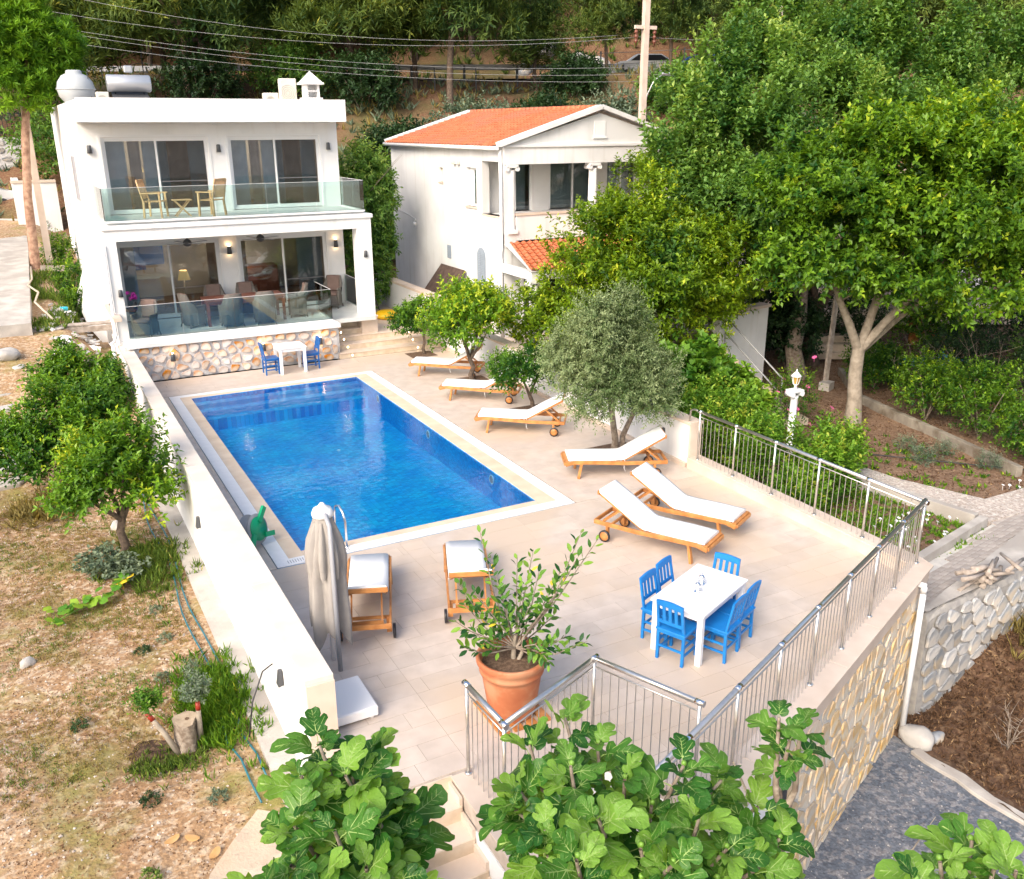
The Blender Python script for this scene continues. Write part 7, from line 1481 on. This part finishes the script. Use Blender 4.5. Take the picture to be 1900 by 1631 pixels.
for i, (x, y) in enumerate(((14.2, -.2), (14.6, -.9), (13.9, -.9), (14.9, -1.8))):
    g2 = np.random.default_rng(640+i); t = thing('spurge_plant', ['blue-green spurge plant nearest the pale tree', 'blue-green spurge plant in the middle of the leaf litter', 'small blue-green spurge plant by the drip hose', 'blue-green spurge plant nearest the stone kerb end'][i], 'plant', (x, y, -.7), 0, 'spurge plants in the litter')
    V, F, T = crown([(0, 0, .12, .2, .2, .15)], 70, 9, .07, .018, g2, spr=.2, up=.8); link('foliage', fast_mesh('foliage', V, F, LF['greyv'], T), t)
o = MB().tube([(11.6, 1.8, -.66), (12.8, .6, -.68), (14.1, -.9, -.66), (15.8, -2.7, -.67), (17, -3.5, -.66)], .014, 5).build('drip_hose', M['black']); tag(o, 'thin black irrigation hose across the leaf litter', 'hose')
# lamp on a column
t = thing('column_lamp', 'white carriage lamp on a white column with scroll capital among the shrubs', 'lamp', (11.8, 1.1, -.55)); t.scale = (.82, .82, .9)
MB().lathe([(.16, 0), (.16, .1), (.11, .14), (.10, 1.3), (.12, 1.36)], 14).build('column', M['whitepaint'], t); cp_ = MB().box((0, 0, 1.5), (.4, .3, .05))
for s_ in (-1, 1): cp_.tube([(s_*.17, -.14, 1.42), (s_*.17, .14, 1.42)], .07, 12)
cp_.build('capital', M['whitepaint'], t); MB().lathe([(.05, 1.53), (.03, 1.6), (.05, 1.64), (.08, 1.67)], 10).build('lamp_foot', M['whitepaint'], t)
ln_ = MB().lathe([(.07, 1.68), (.12, 1.86)], 6, cap=False).build('lamp_glass', mk('amber_glass', (.5, .32, .08), rough=.2), t); f_ = MB()
for k in range(6): a = k*pi/3; f_.bar((.072*cos(a), .072*sin(a), 1.67), (.125*cos(a), .125*sin(a), 1.87), .014)
f_.lathe([(.155, 1.87), (.12, 1.9), (.05, 1.97), (.02, 2.0), (.03, 2.02), (.0, 2.06)], 12); f_.build('lamp_frame', M['whitepaint'], t)
t = thing('path_lamp', 'black carriage lamp on the old stone wall at the right edge', 'lamp', (12.3, -4.75, -.6)); MB().lathe([(.09, 0), (.06, .06), (.05, .2)], 6).build('lamp_foot', M['black'], t); MB().lathe([(.05, .2), (.08, .38)], 6, cap=False).build('lamp_glass', M['clear'], t); MB().lathe([(.1, .38), (.05, .45), (.01, .5)], 6).build('lamp_cap', M['black'], t)
# log pile
g = np.random.default_rng(71)
t = thing('log_pile', 'pile of grey driftwood logs on top of the old stone wall', 'log pile', (9.9, -5.35, -.60))
for k in range(22):
    a = g.uniform(-.9, .9)+.3; L = g.uniform(.35, .8); c = Vector((g.normal()*.32, g.normal()*.1, .05+g.random()*.28)); d = Vector((cos(a), sin(a), g.normal()*.25))*L/2; r = g.uniform(.02, .05)
    MB().tube([c-d, c+Vector((0, 0, g.normal()*.03)), c+d], [r, r*.95, r*.7], 7).build('log', M['wood_old'], t)
# bare shrubs on the bank
def twigs(name, lab, base, n, h, seed, m='barklt', grp=None, spread=.5):
    g = np.random.default_rng(seed); t = thing(name, lab, 'bare shrub', base, 0, grp); b = MB()
    for k in range(n):
        p = Vector((0, 0, -.05)); d = Vector((g.normal()*spread, g.normal()*spread, 1)).normalized(); pts = [p]; r = .016
        for j in range(4): p = p+d*h/4*g.uniform(.7, 1.2); d = (d+Vector((g.normal(), g.normal(), g.normal()*.3))*.25).normalized(); pts.append(p)
        b.tube(pts, [.014, .011, .008, .005, .002], 5, caps=False)
        for j in (1, 2, 3):
            for q in range(2): e = pts[j]+Vector((g.normal(), g.normal(), .5+g.random()))*h*.16; b.tube([pts[j], (pts[j]+e)/2+Vector((g.normal(), g.normal(), 0))*.02, e], [.006, .004, .001], 4, caps=False)
    b.build('twigs', M[m], t, kind='stuff')
twigs('bare_shrub', 'leafless pale shrub on the brown litter bank at the right edge', (9.2, -7.4, -2.1), 8, 1.3, 81); twigs('bare_shrub', 'leafless brown shrub on the litter bank below the old wall', (8.6, -6.9, -2.3), 5, .8, 82, 'bark')
twigs('dry_bush', 'tangled leafless grey bush between the pale tree and the hedge', (18.2, 2.9, -.6), 16, 2.0, 83, 'barklt', None, .8)
# veranda corner stairs at the right
t = thing('veranda_stairs', 'beige stairs with a grey handrail in front of the white stair wall', 'stairs')
for k in range(8):
    MB().box((13.15-k*.10, 2.75+k*.34, -.62+k*.19), (1.3, .38, .19), radians(-14)).build('step_slab', M['riser'], t, bevel=.008)
for z_ in (0, -.42): MB().tube([(13.3, 3.0, .42+z_), (13.25, 5.2, 1.62+z_)], .022, 7).build('handrail', M['grey'], t)
for p_, q_ in (((13.3, 3.0, -.6), (13.3, 3.0, .42)), ((13.25, 5.2, .7), (13.25, 5.2, 1.62))): MB().tube([p_, q_], .025, 7).build('post', M['grey'], t)
t = thing('stair_wall', 'white rendered wall with a tiled ledge beside the veranda stairs', 'wall'); MB().box((14.15, 5.62, .5), (2.1, .25, 2.3), radians(10)).build('wall_body', M['plaster'], t); MB().box((14.15, 5.62, 1.69), (2.2, .36, .08), radians(10)).build('coping', M['stone_cap'], t)
t = thing('porch_steps', 'beige steps of the shaded porch behind the leaning timber prop', 'steps')
for k in range(3): MB().box((19.4, 6.9+k*.4, -.5+k*.2), (3.0, .45, .2), radians(-28)).build('step_slab', M['riser'], t)
t = thing('garden_house', 'shaded white veranda house half hidden behind the big trees', 'house'); MB().box((27, 14, 1.6), (12, .4, 4.8), radians(-28)).build('wall', M['plaster'], t); MB().box((24.8, 11.2, -.1), (11, 5, .5), radians(-28)).build('veranda_floor', M['stone_cap'], t)
MB().box((25.6, 12.4, 4.2), (12.6, 4.5, .25), radians(-28)).build('roof', M['rooftile'], t)
for k in range(4): MB().tube([(21.0+k*2.9, 10.8-k*1.54, .1), (21.0+k*2.9, 10.8-k*1.54, 4.1)], .14, 10).build('column', M['plaster'], t)
t = thing('far_wall', 'sunlit beige wall showing under the tree canopy at the right edge', 'wall'); MB().box((36, 12, 1.4), (10, .4, 3.2), radians(-28)).build('wall_body', M['stone_cap'], t)
t = thing('wooden_bench', 'brown wooden bench deep under the trees at the right', 'bench', (23.2, 6.5, -.45)); MB().box((0, 0, .42), (1.5, .4, .05)).build('seat', M['teak'], t); MB().box((0, .2, .75), (1.5, .05, .3)).build('backrest', M['teak'], t)
for s_ in (-1, 1): MB().box((s_*.6, 0, .2), (.06, .36, .4)).build('leg', M['teak'], t)
t = thing('leaning_post', 'old timber prop leaning beside the pale tree trunk', 'post', (16.6, 4.6, -.7)); MB().bar((0, 0, 0), (.35, .25, 2.6), .14, .08).build('prop', M['wood_old'], t); MB().box((-.05, -.1, .1), (.4, .3, .3), .4).build('block', M['concrete'], t)
t = thing('tarpaulin', 'crumpled bright blue tarpaulin on the ground among the bushes', 'tarpaulin', (21.2, 4.6, -.55)); b = bmesh.new(); bmesh.ops.create_grid(b, x_segments=16, y_segments=10, size=1)
for v in b.verts: v.co = Vector((v.co.x*1.1, v.co.y*.6, .12+.16*NZ.noise(v.co*3)+.1*NZ.noise(v.co*7)))
me = bpy.data.meshes.new('sheet'); b.to_mesh(me); b.free(); me.materials.append(mk('blue_tarp', (.01, .16, .38), (.05, .35, .5), 4, .35)); link('sheet', me, t)
t = thing('terracotta_planter', 'square terracotta planter at the right end of the hedge kerb', 'planter', (16.4, -3.3, -.65)); MB().box((0, 0, .2), (.5, .5, .4)).build('planter_box', M['terracotta'], t, bevel=.02); MB().box((0, 0, .38), (.56, .56, .06)).build('rim', M['terracotta'], t, bevel=.01)
# =================================================================== POLES, WIRES, ROAD
t = thing('utility_pole', 'pale concrete utility pole with crossarm and street lamp behind the orange roof', 'utility pole', (21.93, 21.4, 2.0))
MB().bar((0, 0, 0), (.0, 0, 11.6), .26, .22).build('pole', M['stone_cap'], t); MB().bar((-.55, 0, 8.5), (.55, 0, 8.5), .14, .14).build('crossarm', M['stone_cap'], t)
for x in (-.48, .48):
    MB().lathe([(.02, 0), (.09, -.1), (.09, -.14), (.03, -.18), (.09, -.28), (.09, -.32), (.03, -.36), (.09, -.46), (.09, -.5), (.03, -.55), (.02, -.7)], 10).build('insulator', M['redwood'], t, (x, 0, 8.42))
MB().tube([(.05, 0, 4.9), (.15, -.1, 5.8), (.4, -.25, 6.4), (.75, -.4, 6.6)], .03, 7).build('lamp_arm', M['silver'], t); MB().box((.85, -.45, 6.65), (.4, .18, .1), -.3).build('lamp_head', M['silver'], t, bevel=.03)
t = thing('concrete_pole', 'pale concrete pole behind the green pine at the left edge', 'utility pole', (-2.35, 24.04, 1.8)); MB().bar((0, 0, 0), (0, 0, 10.6), .22, .2).build('pole', M['stone_cap'], t)
t = thing('timber_pole', 'thin pole rising behind the mulberry shoots at the top of the picture', 'utility pole', (32.5, 24.5, 3.0)); MB().tube([(0, 0, 0), (0, 0, 14)], .1, 8).build('pole', M['wood_old'], t)
def wire(a, b, sag, lab):
    pts = [(a[0]+(b[0]-a[0])*k/16, a[1]+(b[1]-a[1])*k/16, a[2]+(b[2]-a[2])*k/16-sag*4*(k/16)*(1-k/16)) for k in range(17)]
    o = MB().tube(pts, .008, 4).build('power_line', M['grey']); tag(o, lab, 'power line', 'power lines across the hillside')
for a, b, s_, lab in (((-2.35, 33.6, 11.5), (22.2, 22.2, 10.2), .9, 'topmost power line on the left, ending at the pole crossarm'), ((-2.4, 33.5, 10.9), (21.9, 21.8, 8.95), .7, 'second power line crossing above the villa roof'),
                      ((-2.42, 33.45, 10.75), (21.9, 21.75, 8.65), .7, 'third power line crossing above the villa roof'), ((-2.5, 33.3, 10.35), (21.85, 21.7, 8.35), .6, 'lowest power line crossing just above the villa roof'),
                      ((.1, 32.4, 11.75), (20.9, 22.0, 10.2), .8, 'upper power line leaving the top edge of the picture'), ((22.2, 22.2, 10.2), (41, 16.5, 10.9), .4, 'power line running right from the crossarm over the mulberry'), ((22, 21.8, 8.7), (41, 16.5, 8.8), .4, 'lower power line running right behind the mulberry shoots')):
    wire(a, b, s_, lab)
tt_ = 0; t = thing('guard_rail', 'grey steel guard rail along the hillside road', 'guard rail')
for k in range(30):
    a = along(59.2, -38+k*3.2, 9.9); b = along(59.2, -38+(k+1)*3.2-.02, 9.9); MB().bar(a, b, .06, .3).build('rail_beam', M['greyalu'], t); MB().bar((a[0], a[1], 9.0), (a[0], a[1], 10.0), .12).build('post', M['darkgrey'], t)
t = thing('mesh_fence', 'low dark mesh fence with thin posts below the hillside road', 'fence')
for k in range(36):
    tt = -38+k*2.4; d = 56.5; z = hill_h(*along(d, tt, 0)[:2]); p = along(d, tt, z-.1); MB().bar(p, (p[0], p[1], z+1.3), .06).build('post', M['darkgrey'], t)
    q = along(d, tt+2.4, hill_h(*along(d, tt+2.4, 0)[:2]))
    MB().tube([(p[0], p[1], z+1.2), (q[0], q[1], q[2]+1.2)], .02, 4).tube([(p[0], p[1], z+.6), (q[0], q[1], q[2]+.6)], .02, 4).build('rail_wire', M['darkgrey'], t)
def car(loc, rz, m, lab, cat='car'):
    t = thing('parked_car' if loc[2] < 8 else 'passing_car', lab, cat, loc, rz); b = MB()
    prof = [(-2.1, .35), (-2.15, .75), (-1.9, 1.0), (-1.35, 1.05), (-.75, 1.45), (.75, 1.45), (1.4, 1.05), (2.0, .9), (2.15, .6), (2.1, .35)]
    n = len(prof); b.add([(x, -.82 if z < 1.2 else -.68, z) for x, z in prof]+[(x, .82 if z < 1.2 else .68, z) for x, z in prof], [tuple(reversed(range(n))), tuple(range(n, 2*n))]+[(i, (i+1) % n, n+(i+1) % n, n+i) for i in range(n)])
    b.tf(Matrix.Identity(4)); b.build('body', m, t, bevel=.04)
    for s_ in (-1, 1):
        MB().add([(-1.2, .84*s_, 1.06), (1.25, .84*s_, 1.06), (.7, .72*s_, 1.39), (-.72, .72*s_, 1.39)], [(0, 1, 2, 3)]).build('window', M['black'], t)
        for x in (-1.3, 1.35): w_ = MB().lathe([(.3, -.1), (.32, -.06), (.32, .06), (.3, .1)], 14).build('wheel', M['black'], t, (x, .78*s_, .32)); w_.rotation_euler = (pi/2, 0, 0)
    for s_ in (-1, 1): MB().box((-2.13, .6*s_, .78), (.06, .3, .16)).build('tail_light', RP, t)
car(along(61.5, 8.6, 9.27), -radians(28)+.05, M['whitepaint'], 'white car with red tail lights on the hillside road, behind the pine trunk')
car(along(62.5, 12.2, 9.27), -radians(28), M['bluedk'], 'dark blue car following the white one on the hillside road')
car((-5.0, 36.2, 2.85), .1, M['silver'], 'silver car parked before the gate at the left edge, mostly outside the picture')
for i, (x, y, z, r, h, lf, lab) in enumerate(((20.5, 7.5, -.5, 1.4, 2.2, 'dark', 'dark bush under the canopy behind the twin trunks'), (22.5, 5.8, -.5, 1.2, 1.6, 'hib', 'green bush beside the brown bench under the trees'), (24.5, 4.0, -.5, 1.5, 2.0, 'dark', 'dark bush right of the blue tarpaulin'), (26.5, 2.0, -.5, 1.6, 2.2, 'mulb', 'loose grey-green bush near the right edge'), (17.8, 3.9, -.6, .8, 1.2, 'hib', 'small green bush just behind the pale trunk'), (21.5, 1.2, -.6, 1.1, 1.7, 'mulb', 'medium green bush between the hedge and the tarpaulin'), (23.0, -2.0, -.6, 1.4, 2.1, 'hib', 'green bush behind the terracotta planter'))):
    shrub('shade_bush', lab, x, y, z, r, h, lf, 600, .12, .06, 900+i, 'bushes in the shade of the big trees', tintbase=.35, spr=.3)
twigs('dry_bush', 'second leafless brown bush hanging over the hedge row', (18.6, 1.0, -.4), 14, 2.4, 84, 'bark', None, .9)
# rock outcrop above the road
for k in range(16):
    g = np.random.default_rng(700+k); tt = 1+k*1.25; x, y, _ = along(67.6+g.random()*2.2, tt, 0); s_ = g.uniform(.5, 1.2); rock(x, y, hill_h(x, y)-.6, s_*1.2, s_, s_*.8, 'pale rock %s of the outcrop above the hillside road' % ['at the left end', 'left of the middle', 'near the middle', 'right of the middle', 'behind the white car', 'at the right end'][min(5, k//3)], 'stoneC', 'rock outcrop above the road', 70+k)
for k, (d, tt) in enumerate(((44, -7.5), (46, -6.5), (43, -4.8), (48, 12), (50, 14), (47, 16))):
    x, y, _ = along(d, tt, 0); rock(x, y, hill_h(x, y)-.1, .6, .5, .35, ['grey rock on the brown slope right of the villa roof', 'second grey rock on the slope right of the villa roof', 'low rock on the slope behind the walkway tree', 'pale rock on the slope above the orange ridge', 'small pale rock beside the stones above the ridge', 'pale rock near the concrete pole on the slope'][k], grp='rocks on the slope', seed=k)
g = np.random.default_rng(5)
def hf(d0, d1, t0, t1):
    def f(g): d, tt = g.uniform(d0, d1), g.uniform(t0, t1); x, y, _ = along(d, tt, 0); return (x, y, hill_h(x, y)-.02)
    return f
scatter('dry_grass', 1000, hf(40, 59, -26, 34), 0, .45, .05, 'dry', 414, 5, lat=.7); scatter('undergrowth', 1800, hf(38, 59, -30, 45), 0, .4, .09, 'greyv', 415, 7, lat=1.0)
scatter('undergrowth', 3500, hf(66, 100, -50, 70), 0, .5, .10, 'pine', 416, 8, lat=1.0)
